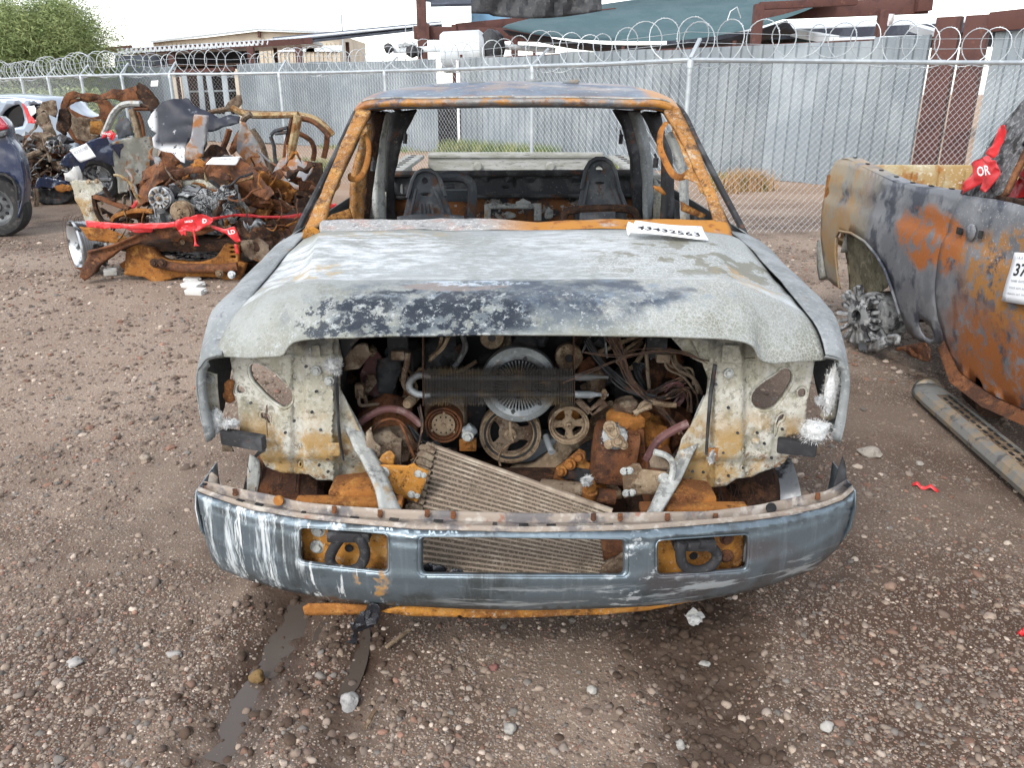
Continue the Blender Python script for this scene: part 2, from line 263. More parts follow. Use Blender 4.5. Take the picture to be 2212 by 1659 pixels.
M['bedash'] = mat('ashen_truck_bed', (.23, .23, .2), [dict(c=(.3, .3, .285), s=10, lo=.45, hi=.6, st=(.4, 1, 2)), dict(c=(.11, .11, .1), s=22, lo=.53, hi=.64, st=(.4, 1, 2), f=.8, rg=.75)], bump=fine)
M['rtruck'] = mat('scorched_pickup_side', (.12, .125, .135), [
    dict(c=(.17, .175, .185), s=4, lo=.45, hi=.6), dict(c=(.045, .05, .065), s=5, lo=.5, hi=.62, o=3),
    dict(c=(.27, .17, .08), s=3, lo=.38, hi=.56, m=[('y', 5.3, 5.75)], o=1), dict(c=(.24, .22, .17), s=5, lo=.45, hi=.6, m=[('y', 5.2, 5.5)], o=6, f=.7),
    dict(c=(.3, .095, .022), s=9, lo=.4, hi=.52, rg=.75, m=[('e', 2.42, 4.55, .95, .5, .42, .17, .3)], o=2),
    dict(c=(.3, .14, .04), s=8, rg=.75, lo=.44, hi=.54, m=[('e', 2.42, 3.75, .88, .5, .42, .24, .4)], o=7),
    dict(c=(.26, .09, .025), s=8, rg=.75, lo=.38, hi=.52, m=[('z', .82, .58), ('y', 4.4, 4.0)], o=4),
    dict(c=(.3, .3, .3), s=60, lo=.58, hi=.66, m=[('e', 2.42, 4.0, 1.2, .5, .35, .3, .6)], f=.8),
    dict(c=(.3, .29, .27), s=90, lo=.62, hi=.7, f=.5)], rough=.55, bump=[(50, .0015), (200, .0008)], spec=.35)
M['rpillar'] = mat('blistered_pillar', (.09, .09, .095), [dict(c=(.2, .2, .2), s=50, lo=.5, hi=.62), dict(c=(.03, .03, .03), s=20, lo=.5, hi=.6)], bump=[(90, .006)])
M['board'] = mat('running_board_metal', (.2, .2, .19), [dict(c=(.28, .22, .15), s=8, lo=.45, hi=.62), dict(c=(.1, .1, .1), s=14, lo=.55, hi=.66)], rough=.6, metal=.3, bump=fine)
M['creamdoor'] = mat('burnt_cream_door', (.28, .28, .24), [dict(c=(.24, .11, .035), s=4, lo=.35, hi=.55, m=[('x', -6.3, -6.0)], rg=.75), dict(c=(.27, .12, .04), s=2.6, lo=.5, hi=.6), dict(c=(.45, .45, .4), s=5, lo=.45, hi=.6, f=.8), dict(c=(.1, .1, .11), s=5, lo=.6, hi=.66, o=3)], bump=fine)
M['blackwhite'] = mat('scorched_white_fender', (.5, .51, .52), [dict(c=(.014, .016, .026), s=4, lo=.3, hi=.36, m=[('x', -3.80, -3.72), ('z', 1.16, 1.26)], r=.5, o=2), dict(c=(.12, .13, .15), s=5, lo=.6, hi=.66, r=.5, o=5), dict(c=(.02, .022, .03), s=16, lo=.57, hi=.61, r=.5)], rough=.55, bump=fine)
M['bluerust'] = mat('blued_rusty_sheet', (.2, .2, .21), [dict(c=(.24, .1, .035), s=4, lo=.44, hi=.55), dict(c=(.3, .3, .29), s=9, lo=.5, hi=.65, f=.7)], bump=fine)
M['creamgold'] = rusty('cream_gold_rust', (.3, .225, .12), (.17, .08, .028), (.36, .31, .21))
M['olive'] = rusty('olive_liner', (.17, .155, .105), (.1, .09, .06), (.24, .22, .16))
M['flag'] = mat('red_and_white_flag_cloth', (.6, .58, .57), [dict(c=(.45, .04, .05), s=5, lo=.49, hi=.51, d=0)], rough=.9)

M['hook'] = mat('blackened_tow_hook', (.018, .018, .02), [dict(c=(.05, .05, .052), s=40, lo=.55, hi=.66)], rough=.7, bump=[(90, .002)])
# ------------------------------------------------------------------ mesh helpers
ORGN = {}
class MB:
    def __init__(s): s.v = []; s.f = []; s.c = None
    def add(s, vs, fs):
        n = len(s.v); s.v += [Vector(p) for p in vs]; s.f += [tuple(i+n for i in f) for f in fs]; return s
    def box(s, c, d, rot=None, bev=0.0):
        bm = bmesh.new(); bmesh.ops.create_cube(bm, size=1); bmesh.ops.scale(bm, vec=Vector(d), verts=bm.verts)
        if bev: bmesh.ops.bevel(bm, geom=bm.edges[:], offset=bev, segments=2, affect='EDGES', profile=.6)
        mt = Matrix.Translation(Vector(c)) @ (rot.to_4x4() if rot else Matrix())
        bm.verts.ensure_lookup_table()
        for i, v in enumerate(bm.verts): v.index = i
        s.add([mt @ v.co for v in bm.verts], [[v.index for v in f.verts] for f in bm.faces]); bm.free(); return s
    def bar(s, p0, p1, w, h, bev=0.0, up=Vector((0, 0, 1))):
        p0 = Vector(p0); p1 = Vector(p1); d = p1-p0; z = d.normalized(); x = up.cross(z)
        if x.length < 1e-3: x = Vector((1, 0, 0))
        x.normalize(); y = z.cross(x)
        return s.box((p0+p1)/2, (w, h, d.length), Matrix((x, y, z)).transposed(), bev)
    def tube(s, pts, r, n=8, cap=True, flat=None):
        pts = [Vector(p) for p in pts]; rs = r if isinstance(r, (list, tuple)) else [r]*len(pts)
        ref = Vector((0, 0, 1)); N = len(pts); vs = []; x = None
        for i, p in enumerate(pts):
            t = (pts[min(i+1, N-1)]-pts[max(i-1, 0)])
            t = t.normalized() if t.length > 1e-9 else ref
            if x is None:
                x = ref.cross(t)
                if x.length < 1e-3: x = Vector((1, 0, 0)).cross(t)
            else: x = x-t*x.dot(t)
            x.normalize(); y = t.cross(x)
            for k in range(n):
                a = 2*math.pi*k/n
                vs.append(p+x*(math.cos(a)*rs[i])+y*(math.sin(a)*rs[i]*(flat or 1)))
        fs = [(i*n+k, i*n+(k+1) % n, (i+1)*n+(k+1) % n, (i+1)*n+k) for i in range(N-1) for k in range(n)]
        if cap: fs += [tuple(range(n-1, -1, -1)), tuple(range((N-1)*n, N*n))]
        return s.add(vs, fs)
    def lathe(s, prof, c, ax, n=32, ref=None):      # prof: (radius, height along axis)
        ax = Vector(ax).normalized(); x = (ref or (Vector((0, 0, 1)) if abs(ax.z) < .9 else Vector((1, 0, 0)))).cross(ax).normalized(); y = ax.cross(x); c = Vector(c)
        vs = []; m = len(prof)
        for k in range(n):
            a = 2*math.pi*k/n; d = x*math.cos(a)+y*math.sin(a)
            vs += [c+d*r+ax*h for r, h in prof]
        fs = [(k*m+i, ((k+1) % n)*m+i, ((k+1) % n)*m+i+1, k*m+i+1) for k in range(n) for i in range(m-1)]
        return s.add(vs, fs)
    def grid(s, rows):                               # rows of equal length
        n = len(rows[0]); vs = [p for r in rows for p in r]
        return s.add(vs, [(i*n+k, i*n+k+1, (i+1)*n+k+1, (i+1)*n+k) for i in range(len(rows)-1) for k in range(n-1)])
    def sheet(s, outline, mapf, holes=(), res=20, amp=0, freq=4, seed=0, lip=None, round_=0, ridge=0.0):
        def dens(lp):
            out = []
            for i in range(len(lp)):
                a, b = Vector(lp[i]), Vector(lp[(i+1) % len(lp)]); k = max(1, int((b-a).length/res+.5))
                out += [a.lerp(b, j/k) for j in range(k)]
            return out
        def chaikin(lp, k):
            for _ in range(k):
                q = []
                for i in range(len(lp)):
                    a, b = Vector(lp[i]), Vector(lp[(i+1) % len(lp)]); q += [a.lerp(b, .25), a.lerp(b, .75)]
                lp = q
            return lp
        loops = [dens(chaikin(outline, round_))]+[dens(chaikin(h, 1 if len(h) > 3 else 0)) for h in holes]
        def inside(p):
            c = False
            for lp in loops:
                for i in range(len(lp)):
                    a, b = lp[i], lp[i-1]
                    if (a.y > p[1]) != (b.y > p[1]) and p[0] < (b.x-a.x)*(p[1]-a.y)/(b.y-a.y)+a.x: c = not c
            return c
        pts = []; edges = []
        for lp in loops:
            n = len(pts); pts += lp; edges += [(n+i, n+(i+1) % len(lp)) for i in range(len(lp))]
        bp = list(pts)
        x0 = min(p.x for p in loops[0]); x1 = max(p.x for p in loops[0]); y0 = min(p.y for p in loops[0]); y1 = max(p.y for p in loops[0])
        rr = random.Random(seed); yy = y0+res*.5; row = 0
        while yy < y1:
            xx = x0+res*(.5 if row % 2 else 0)
            while xx < x1:
                p = Vector((xx+rr.uniform(-.15, .15)*res, yy+rr.uniform(-.15, .15)*res))
                if inside(p) and min((p-q).length_squared for q in bp) > (res*.45)**2: pts.append(p)
                xx += res
            yy += res*.87; row += 1
        vo, eo, fo, _, _, _ = delaunay_2d_cdt([Vector(p) for p in pts], edges, [], 0, 1e-5)
        fs = []
        for f in fo:
            c = sum((vo[i] for i in f), Vector((0, 0)))/len(f)
            if inside(c): fs.append(tuple(f))
        vs = []
        for p in vo:
            q = Vector(mapf(p.x, p.y))
            if amp: q = q+mnoise.noise_vector(q*freq+Vector((seed*3.7, seed, 1.1)))*(amp*(.45 if ridge else 1))+mnoise.noise_vector(q*freq*2.7+Vector((seed, 2, seed)))*amp*(.2 if ridge else .45)+Vector((.2, -.8, .5))*(amp*ridge*(abs(nz(q, freq*.9, seed))*3.0-.7+abs(nz(q, freq*2.1, seed+2))*.8))
            vs.append(q)
        used = sorted({i for f in fs for i in f}); ix = {a: b for b, a in enumerate(used)}
        vs = [vs[i] for i in used]; fs = [tuple(ix[i] for i in f) for f in fs]
        # face the camera
        t = 0
        for f in fs:
            a, b, c = vs[f[0]], vs[f[1]], vs[f[2]]; t += (b-a).cross(c-a).dot(Vector((0, 0, CAM_H))-a)
        if t < 0: fs = [tuple(reversed(f)) for f in fs]
        s.add(vs, fs)
        if lip:
            for lp in loops[1:]:
                a = [Vector(mapf(p.x, p.y)) for p in lp]; b = [p+Vector(lip) for p in a]; cc = sum(a, Vector())/len(a)
                b = [p+(cc-p)*.04 for p in b]; n = len(a)
                s.add(a+b, [(i, (i+1) % n, n+(i+1) % n, n+i) for i in range(n)])
        return s
    def blob(s, c, r, seed=0, amp=.3, sub=2, freq=1.6, flat=False):
        bm = bmesh.new(); bmesh.ops.create_icosphere(bm, subdivisions=sub, radius=1)
        rx, ry, rz = (r, r, r) if isinstance(r, (int, float)) else r
        for i, v in enumerate(bm.verts):
            v.index = i; k = 1+amp*nz(v.co, freq, seed*5.1)+amp*.5*nz(v.co, freq*2.6, seed*2.3)
            v.co = Vector((v.co.x*k*rx, v.co.y*k*ry, v.co.z*k*rz))
        bm.verts.ensure_lookup_table()
        s.add([v.co+Vector(c) for v in bm.verts], [[v.index for v in f.verts] for f in bm.faces]); bm.free(); return s
    def bolt(s, c, ax, r, h=None):
        h = h or r*.8; ax = Vector(ax).normalized()
        s.lathe([(0, h*.35), (r*1.5, h*.35), (r*1.6, 0)], Vector(c), ax, 14)
        s.lathe([(0, h+.001), (r*.9, h+.001), (r, h*.8), (r, h*.2)], Vector(c), ax, 6); return s
    def build(s, name, m, parent=None, smooth=38, solid=0, label=None, cat=None, group=None, kind=None, loc=None, sub=0):
        if parent is not None: org = ORGN[parent.name]
        elif loc is not None: org = Vector(loc)
        else:
            xs = [p.x for p in s.v]; ys = [p.y for p in s.v]
            org = Vector(((min(xs)+max(xs))/2, (min(ys)+max(ys))/2, min(p.z for p in s.v)))
        me = bpy.data.meshes.new(name); me.from_pydata([p-org for p in s.v], [], s.f); me.update()
        me.materials.append(M[m] if isinstance(m, str) else m)
        if smooth:
            me.polygons.foreach_set('use_smooth', [True]*len(me.polygons))
            me.set_sharp_from_angle(angle=R(smooth))
        o = bpy.data.objects.new(name, me); COL.objects.link(o); ORGN[o.name] = org
        if parent is not None: o.parent = parent
        else: o.location = org
        if sub:
            md = o.modifiers.new('sub', 'SUBSURF'); md.levels = md.render_levels = sub
        if solid:
            md = o.modifiers.new('thickness', 'SOLIDIFY'); md.thickness = solid; md.offset = -1
        if label: o['label'] = label
        if cat: o['category'] = cat
        if group: o['group'] = group
        if kind: o['kind'] = kind
        return o
def root(name, loc, label, cat, group=None):
    o = bpy.data.objects.new(name, None); COL.objects.link(o); o.location = loc; o.empty_display_size = .2
    ORGN[o.name] = Vector(loc); o['label'] = label; o['category'] = cat
    if group: o['group'] = group
    return o
def crom(pts, k):                                    # Catmull-Rom through points
    pts = [Vector(p) for p in pts]; out = []; n = len(pts)
    for i in range(n-1):
        p0 = pts[max(i-1, 0)]; p1 = pts[i]; p2 = pts[i+1]; p3 = pts[min(i+2, n-1)]
        for j in range(k):
            t = j/k
            out.append(.5*((2*p1)+(p2-p0)*t+(2*p0-5*p1+4*p2-p3)*t*t+(3*p1-p0-3*p2+p3)*t**3))
    out.append(pts[-1]); return out
def loft(rows, ku=3, kv=4):                          # rows of world points, smoothed both ways
    rows = [crom(r, ku) for r in rows]; n = len(rows[0])
    cols = [crom([r[i] for r in rows], kv) for i in range(n)]
    return [[cols[i][j] for i in range(n)] for j in range(len(cols[0]))]
def pxpath(pts, Y): return [W(x, y, Y if not callable(Y) else Y(x, y)) for x, y in pts]
def P3(pts): return [W(x, y, Y) for x, y, Y in pts]
def text_mesh(body, size, mapf, name, m, parent, bold=False):
    cu = bpy.data.curves.new(name, 'FONT'); cu.body = body; cu.size = size; cu.align_x = 'CENTER'; cu.align_y = 'CENTER'; cu.resolution_u = 2
    if bold: cu.offset = size*.02
    ob = bpy.data.objects.new('tmp', cu); COL.objects.link(ob)
    bpy.context.view_layer.update()
    me = bpy.data.meshes.new_from_object(ob); bpy.data.objects.remove(ob)
    b = MB(); b.add([mapf(v.co.x, v.co.y) for v in me.vertices], [tuple(p.vertices) for p in me.polygons]); bpy.data.meshes.remove(me)
    return b.build(name, m, parent, smooth=0)
def quadmap(c, off=.0015):                           # c: tl,tr,br,bl -> map unit square (0..1,0..1 up) to the quad, lifted along its normal
    tl, tr, br, bl = [Vector(p) for p in c]; n = (tr-tl).cross(bl-tl).normalized()
    if n.dot(Vector((0, 0, CAM_H))-tl) < 0: n = -n
    return lambda a, b: tl.lerp(tr, a).lerp(bl.lerp(br, a), 1-b)+n*off
def paper(c, label, texts, group=None, curl=.004):
    f = quadmap(c, 0); n = 8; ctr = f(.5, .5)
    nn = quadmap(c, 1)(.5, .5)-ctr
    cv = lambda a, b: nn*(curl*(math.sin(a*5.1+b*2)+math.sin(b*6+a)*.6))
    b = MB().grid([[f(i/n, 1-j/n)+cv(i/n, 1-j/n) for i in range(n+1)] for j in range(n+1)])
    o = b.build('paper_tag', 'paper', None, label=label, cat='paper', group=group, solid=.0008)
    for (body, size, cx, cy, col) in texts:
        asp = (Vector(c[1])-Vector(c[0])).length/(Vector(c[3])-Vector(c[0])).length
        text_mesh(body, size, lambda x, y: f(cx+x/asp, cy+y)+cv(cx+x/asp, cy+y)+nn*.0025, 'printed_text', col, o, True)
    return o
# ------------------------------------------------------------------ ground
def track(x, y, x0, w):                              # 1 in the middle of a rut
    return math.exp(-((x-x0-.05*math.sin(y*1.3+x0*3)-.05*nz((x0, y, 0), 3.1, 1))/w)**2)
def gz(x, y):
    z = .014*nz((x, y, 0), .9, 3)+.008*nz((x, y, 0), 3.1, 5)+.006*nz((x, y, 0), 9, 7)
    k = 1 if y < 6 else max(0, 1-(y-6)/2)
    if k > 0 and abs(x) < 2:
        z -= k*(.034*track(x, y, -.80, .09)+.02*track(x, y, -.52, .07)+.03*track(x, y, .66, .16))
        z += k*(.016*track(x, y, -.98, .07)+.018*track(x, y, .9, .07)+.01*track(x, y, .42, .07))
        z += k*.018*nz((x, y, 0), 20, 2)*track(x, y, .66, .25)+k*.012*nz((x, y, 0), 14, 6)*track(x, y, -.7, .3)+k*.007*nz((x, y, 0), 34, 1)*track(x, y, -.7, .3)
    return z if abs(x)+abs(y) < 60 else 0
def axis(lo, hi, step, far):
    a = [lo+i*step for i in range(int((hi-lo)/step)+1)]; s = step
    up = a[-1]; dn = a[0]; U = []; D = []; s1 = step
    while up < far: s1 *= 1.16; up += s1; U.append(up)
    s1 = step
    while dn > -far: s1 *= 1.16; dn -= s1; D.append(dn)
    return sorted(D)+a+U
xs = axis(-1.9, 1.9, .017, 500); ys = axis(1.3, 3.2, .017, 500)
gb = MB(); gb.v = [Vector((x, y, gz(x, y))) for y in ys for x in xs]; n = len(xs)
gb.f = [(j*n+i, j*n+i+1, (j+1)*n+i+1, (j+1)*n+i) for j in range(len(ys)-1) for i in range(n-1)]
def ground_mat():
    m = bpy.data.materials.new('gravel_ground'); m.use_nodes = True; nt = m.node_tree; N = nt.nodes; L = nt.links; bs = N['Principled BSDF']
    geo = N.new('ShaderNodeNewGeometry'); pos = geo.outputs['Position']
    def noi(s, d=5, rg=.6):
        n = N.new('ShaderNodeTexNoise'); n.inputs['Scale'].default_value = s; n.inputs['Detail'].default_value = d; n.inputs['Roughness'].default_value = rg; L.new(pos, n.inputs['Vector']); return n.outputs['Fac']
    def rng(v, a, b, c=0, d=1):
        n = N.new('ShaderNodeMapRange'); n.inputs['From Min'].default_value = a; n.inputs['From Max'].default_value = b; n.inputs['To Min'].default_value = c; n.inputs['To Max'].default_value = d; L.new(v, n.inputs['Value']); return n.outputs[0]
    def mth(op, a, b, clamp=False):
        n = N.new('ShaderNodeMath'); n.operation = op; n.use_clamp = clamp
        for i, v in enumerate((a, b)):
            if isinstance(v, (int, float)): n.inputs[i].default_value = v
            else: L.new(v, n.inputs[i])
        return n.outputs[0]
    def mix(f, a, b):
        n = N.new('ShaderNodeMix'); n.data_type = 'RGBA'; L.new(f, n.inputs[0]) if not isinstance(f, float) else None
        for i, v in ((6, a), (7, b)):
            if isinstance(v, tuple): n.inputs[i].default_value = (*v, 1)
            else: L.new(v, n.inputs[i])
        return n.outputs[2]
    dirt = mix(rng(noi(6), .38, .62), (.05, .034, .025), (.085, .062, .048))
    # dry, tracked and darkened zones
    dry = rng(noi(.75, 4), .42, .60)
    sx = N.new('ShaderNodeSeparateXYZ'); L.new(pos, sx.inputs[0])
    def rut(x0, w):
        a = mth('SUBTRACT', sx.outputs[0], x0); wob = mth('MULTIPLY', mth('SUBTRACT', noi(4.0, 4), .5), .34); a = mth('ADD', a, wob)
        return rng(mth('ABSOLUTE', a, 0), w, w*.35)
    near = rng(sx.outputs[1], 5.0, 4.0)
    tr = mth('MAXIMUM', mth('MAXIMUM', rut(-.80, .16), mth('MULTIPLY', rut(-.5, .12), .8)), rut(.66, .24)); tr = mth('MULTIPLY', tr, near)
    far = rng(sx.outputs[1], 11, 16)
    dirt = mix(dry, dirt, (.17, .14, .115))
    vd = N.new('ShaderNodeVectorMath'); vd.operation = 'SUBTRACT'; L.new(pos, vd.inputs[0]); vd.inputs[1].default_value = (.6, 3.6, 0)
    vs_ = N.new('ShaderNodeVectorMath'); vs_.operation = 'DIVIDE'; L.new(vd.outputs[0], vs_.inputs[0]); vs_.inputs[1].default_value = (2.6, 1.9, 1)
    vl = N.new('ShaderNodeVectorMath'); vl.operation = 'LENGTH'; L.new(vs_.outputs[0], vl.inputs[0])
    damp_shade = rng(mth('ADD', vl.outputs['Value'], mth('MULTIPLY', mth('SUBTRACT', noi(1.6, 5), .5), 1.2)), 1.15, .75)  # wet ground around the truck, with the shade there darkened in too
    ve = N.new('ShaderNodeVectorMath'); ve.operation = 'DISTANCE'; L.new(pos, ve.inputs[0]); ve.inputs[1].default_value = (-3.2, 6.0, 0)
    pale = rng(mth('ADD', ve.outputs['Value'], mth('MULTIPLY', mth('SUBTRACT', noi(.9, 5), .5), 3.0)), 3.6, 2.2)
    dirt = mix(mth('MULTIPLY', pale, .8), dirt, (.2, .165, .138))
    dirt = mix(mth('MULTIPLY', damp_shade, .75), dirt, (.055, .036, .026))
    dirt = mix(tr, dirt, (.036, .024, .018))
    col = dirt; h = None
    cov = mth('SUBTRACT', mth('SUBTRACT', rng(noi(2.2, 6, .7), .3, .7), mth('MULTIPLY', tr, .8)), mth('MULTIPLY', damp_shade, .45))
    for sc, keep in ((38, .42), (75, .8), (150, 1.0)):
        v = N.new('ShaderNodeTexVoronoi'); v.inputs['Scale'].default_value = sc; v.inputs['Randomness'].default_value = 1; L.new(pos, v.inputs['Vector'])
        v2 = N.new('ShaderNodeSeparateColor'); L.new(v.outputs['Color'], v2.inputs[0])
        cr = N.new('ShaderNodeValToRGB'); cr.color_ramp.interpolation = 'CONSTANT'; e = cr.color_ramp.elements
        e[0].position = 0; e[0].color = (.12, .10, .09, 1); e[1].position = .18; e[1].color = (.2, .175, .155, 1)
        for p, c in ((.36, (.15, .135, .13)), (.5, (.27, .25, .23)), (.64, (.2, .13, .105)), (.74, (.32, .295, .265)), (.86, (.17, .18, .185)), (.94, (.48, .46, .43))):
            q = e.new(p); q.color = (*c, 1)
        L.new(v2.outputs[0], cr.inputs[0])
        inn = rng(v.outputs['Distance'], .50, .34)
        on = rng(mth('ADD', v2.outputs[1], mth('MULTIPLY', cov, .55)), 1.28-keep*.62, 1.34-keep*.62)
        f = mth('MULTIPLY', inn, on, True)
        col = mix(f, col, cr.outputs[0])
        hh = mth('MULTIPLY', mth('MULTIPLY', rng(v.outputs['Distance'], .5, .1), on), .32/sc)
        h = hh if h is None else mth('MAXIMUM', h, hh)
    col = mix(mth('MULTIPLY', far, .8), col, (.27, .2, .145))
    col = mix(mth('MULTIPLY', damp_shade, .3), col, (.06, .043, .034))
    lt = mix(mth('MULTIPLY', dry, .24), col, (.3, .275, .25))
    tint = N.new('ShaderNodeMix'); tint.data_type = 'RGBA'; tint.blend_type = 'MULTIPLY'; tint.inputs[0].default_value = 1; tint.inputs[7].default_value = (1.12, .985, .87, 1); L.new(lt, tint.inputs[6]); L.new(tint.outputs[2], bs.inputs['Base Color'])
    L.new(rng(mth('MULTIPLY', tr, noi(7)), .15, .5, .92, .42), bs.inputs['Roughness']); bs.inputs['Specular IOR Level'].default_value = .3
    h = mth('ADD', h, mth('MULTIPLY', noi(55, 5), .006))
    bp = N.new('ShaderNodeBump'); bp.inputs['Distance'].default_value = 1; bp.inputs['Strength'].default_value = .9; L.new(h, bp.inputs['Height']); L.new(bp.outputs[0], bs.inputs['Normal'])
    return m
M['ground'] = ground_mat()
gb.build('ground', 'ground', None, smooth=180, kind='structure', loc=(0, 0, 0), label='brown gravel lot with muddy wheel tracks')
# pebbles: real stones, joined
M['pebble'] = mat('pebbles', (.3, .28, .26), [dict(c=(.12, .1, .085), s=60, lo=.52, hi=.7, f=.5)], rough=.88, attr='stone', bump=[(250, .001)])
def ico(sub):
    bm = bmesh.new(); bmesh.ops.create_icosphere(bm, subdivisions=sub, radius=1)
    for i, v in enumerate(bm.verts): v.index = i
    v = np.array([list(q.co) for q in bm.verts]); f = np.array([[q.index for q in p.verts] for p in bm.faces]); bm.free(); return v, f
rs = np.random.RandomState(3)
PAL = np.array([(.12, .10, .09), (.2, .175, .155), (.15, .135, .13), (.27, .25, .23), (.2, .13, .105), (.33, .3, .27), (.17, .18, .185), (.50, .48, .45), (.24, .21, .18), (.28, .18, .15), (.30, .29, .28)])
PW = np.array([.12, .16, .13, .13, .08, .08, .08, .05, .11, .03, .03])
def pebbles(name, sub, spots, lab, cat='gravel'):
    bv, bf = ico(sub); V = []; F = []; C = []; nv = len(bv)
    for i, (x, y, r) in enumerate(spots):
        A = rs.normal(size=(3, 3)); q, _ = np.linalg.qr(A)
        k = 1+rs.uniform(-.22, .22, (nv, 1)) if sub == 1 else 1+.15*np.sin(bv@rs.normal(size=(3, 1))*2.6+rs.uniform(0, 6))+.13*np.sign(np.sin(bv@rs.normal(size=(3, 1))*2.0+rs.uniform(0, 6)))+rs.uniform(-.06, .06, (nv, 1))
        p = (bv*k)@np.diag(rs.uniform(.7, 1.25, 3))@q.T*r; p[:, 2] *= .72
        p += np.array((x, y, gz(x, y)+r*rs.uniform(-.32, .22))); V.append(p); F.append(bf+i*nv)
        c = PAL[rs.choice(len(PAL), p=PW)]*rs.uniform(.75, 1.2); c = c*(.87, .75, .66)*.85+np.array((.07, .05, .036))*.3; C.append(np.tile(np.append(c, 1), (nv, 1)))
    V = np.concatenate(V); F = np.concatenate(F); C = np.concatenate(C)
    me = bpy.data.meshes.new(name); me.vertices.add(len(V)); me.vertices.foreach_set('co', V.ravel()); me.loops.add(F.size); me.loops.foreach_set('vertex_index', F.ravel())
    me.polygons.add(len(F)); me.polygons.foreach_set('loop_start', np.arange(0, F.size, 3)); me.polygons.foreach_set('loop_total', np.full(len(F), 3)); me.update(calc_edges=True); me.validate()
    at_ = me.color_attributes.new('stone', 'FLOAT_COLOR', 'POINT'); at_.data.foreach_set('color', C.ravel())
    me.polygons.foreach_set('use_smooth', [sub > 1]*len(me.polygons)); me.materials.append(M['pebble'])
    o = bpy.data.objects.new(name, me); COL.objects.link(o); o['kind'] = 'stuff'; o['label'] = lab; o['category'] = cat
def spot_gen(n, y0, y1, r0, r1, xw=.72, pw=2.6):
    out = []
    while len(out) < n:
        y = rs.uniform(y0, y1); w = xw*(y*.94+.62)+.1; x = rs.uniform(-w, w)
        t = max(track(x, y, -.80, .15), .9*track(x, y, -.52, .1), track(x, y, .66, .19)) if y < 5 else 0
        dn = .5+1.1*nz((x, y, 0), .8, 9)+.5*nz((x, y, 0), 3.3, 4)-(.5 if ((x-.6)/2.4)**2+((y-3.6)/1.6)**2 < 1 else 0)
        if rs.rand() < t*.93 or rs.rand() > max(.08, dn+.32): continue
        out.append((x, y, r0+(r1-r0)*rs.rand()**pw))
    return out
pebbles('pebble_gravel', 2, spot_gen(6800, 1.45, 3.3, .0042, .0145, pw=3.2)+spot_gen(60, 1.5, 4.2, .012, .024), 'loose grey and tan pebbles covering the lot')
pebbles('fine_gravel', 1, spot_gen(34000, 1.45, 4.6, .0026, .0075, pw=1.8)+spot_gen(15000, 3.2, 10, .008, .027), 'fine gravel spread between the larger pebbles')
PAL_ = PAL; PAL = np.array([(.05, .034, .026), (.065, .046, .034), (.04, .027, .02)]+[(.055, .04, .03)]*8); cs_ = []
while len(cs_) < 1500:
    y = rs.uniform(1.5, 2.6); x = .66+.05*math.sin(y*1.3+2)+rs.normal()*.14
    if rs.rand() < .25: x = -.66+rs.normal()*.2
    cs_.append((x, y, .004+.016*rs.rand()**3))
pebbles('mud_clods', 2, cs_, 'dark crumbs of mud churned up along the wheel tracks', 'mud'); PAL = PAL_
# puddle of muddy water in the wheel rut
M['puddle'] = mat('muddy_water', (.075, .06, .05), rough=.2, spec=.4, bump=[(14, .0008)])
pl = [(560, 1300), (700, 1300), (690, 1400), (650, 1500), (610, 1650), (400, 1650), (460, 1500), (530, 1380)]
MB().sheet(pl, lambda x, y: G(x, y, -.033), res=14, round_=2).build('puddle', 'puddle', None, kind='structure', label='shallow strip of muddy water in the wheel rut')
pl = [(690, 1330), (800, 1330), (800, 1420), (760, 1520), (650, 1520), (665, 1420)]
MB().sheet(pl, lambda x, y: G(x, y, -.018), res=14, round_=2).build('puddle', 'puddle', None, kind='structure', label='small pool of muddy water beside the wheel rut')
# single stones that stand out
def stone(x, y, r, c, lab, sq=(1, 1, .75), seed=0):
    c = tuple(q*.72 for q in c); p = G(x, y); m = mat('stone', c, [dict(c=tuple(q*.6 for q in c), s=30, lo=.5, hi=.68), dict(c=tuple(min(.8, q*1.3) for q in c), s=60, lo=.55, hi=.7, f=.7)], rough=.9, bump=[(60, .003)])
    return MB().blob((p.x, p.y, gz(p.x, p.y)+r*sq[2]*.62), (r*sq[0], r*sq[1], r*sq[2]), seed, .38, 3, 1.1).build('stone', m, None, smooth=50, label=lab, cat='stone')
stone(553, 1452, .024, (.2, .125, .05), 'ochre brown stone sitting at the edge of the muddy puddle', (1, .8, 1), 1)
stone(754, 1510, .026, (.36, .35, .34), 'largest pale grey stone on the gravel ahead of the bumper', (1, 1, 1.1), 2)
stone(1525, 1415, .016, (.4, .39, .36), 'pale stone beside the rutted muddy track', (1.1, .9, .7), 3)
stone(1278, 1495, .016, (.42, .4, .36), 'beige angular pebble in the middle of the gravel strip', (1, .9, .8), 4)
stone(162, 1440, .02, (.4, .38, .36), 'pale stone alone on the gravel left of the tracks', (1.2, .9, .7), 5)
stone(376, 1417, .019, (.36, .34, .32), 'long pale grey stone beside two small ones', (1.3, .8, .6), 6)
stone(1067, 1443, .015, (.22, .1, .085), 'dull red pebble in the gravel between the tracks', (1, .9, .8), 7)
stone(1101, 1577, .018, (.36, .34, .31), 'pale buff stone in the gravel between the wheel tracks', (1, 1, .8), 8)
stone(1786, 1575, .018, (.42, .4, .37), 'pale stone on the wet gravel right of the tracks', (1, .9, .8), 9)
stone(1470, 1600, .015, (.38, .36, .33), 'small pale stone half sunk in the rutted mud', (.9, 1, .8), 10)
stone(314, 992, .026, (.36, .3, .24), 'buff stone on the gravel beside the burned fender', (1, .9, .8), 11)
stone(1922, 1275, .022, (.3, .2, .15), 'brownish stone on the gravel right of the bumper', (1, .9, .7), 12)
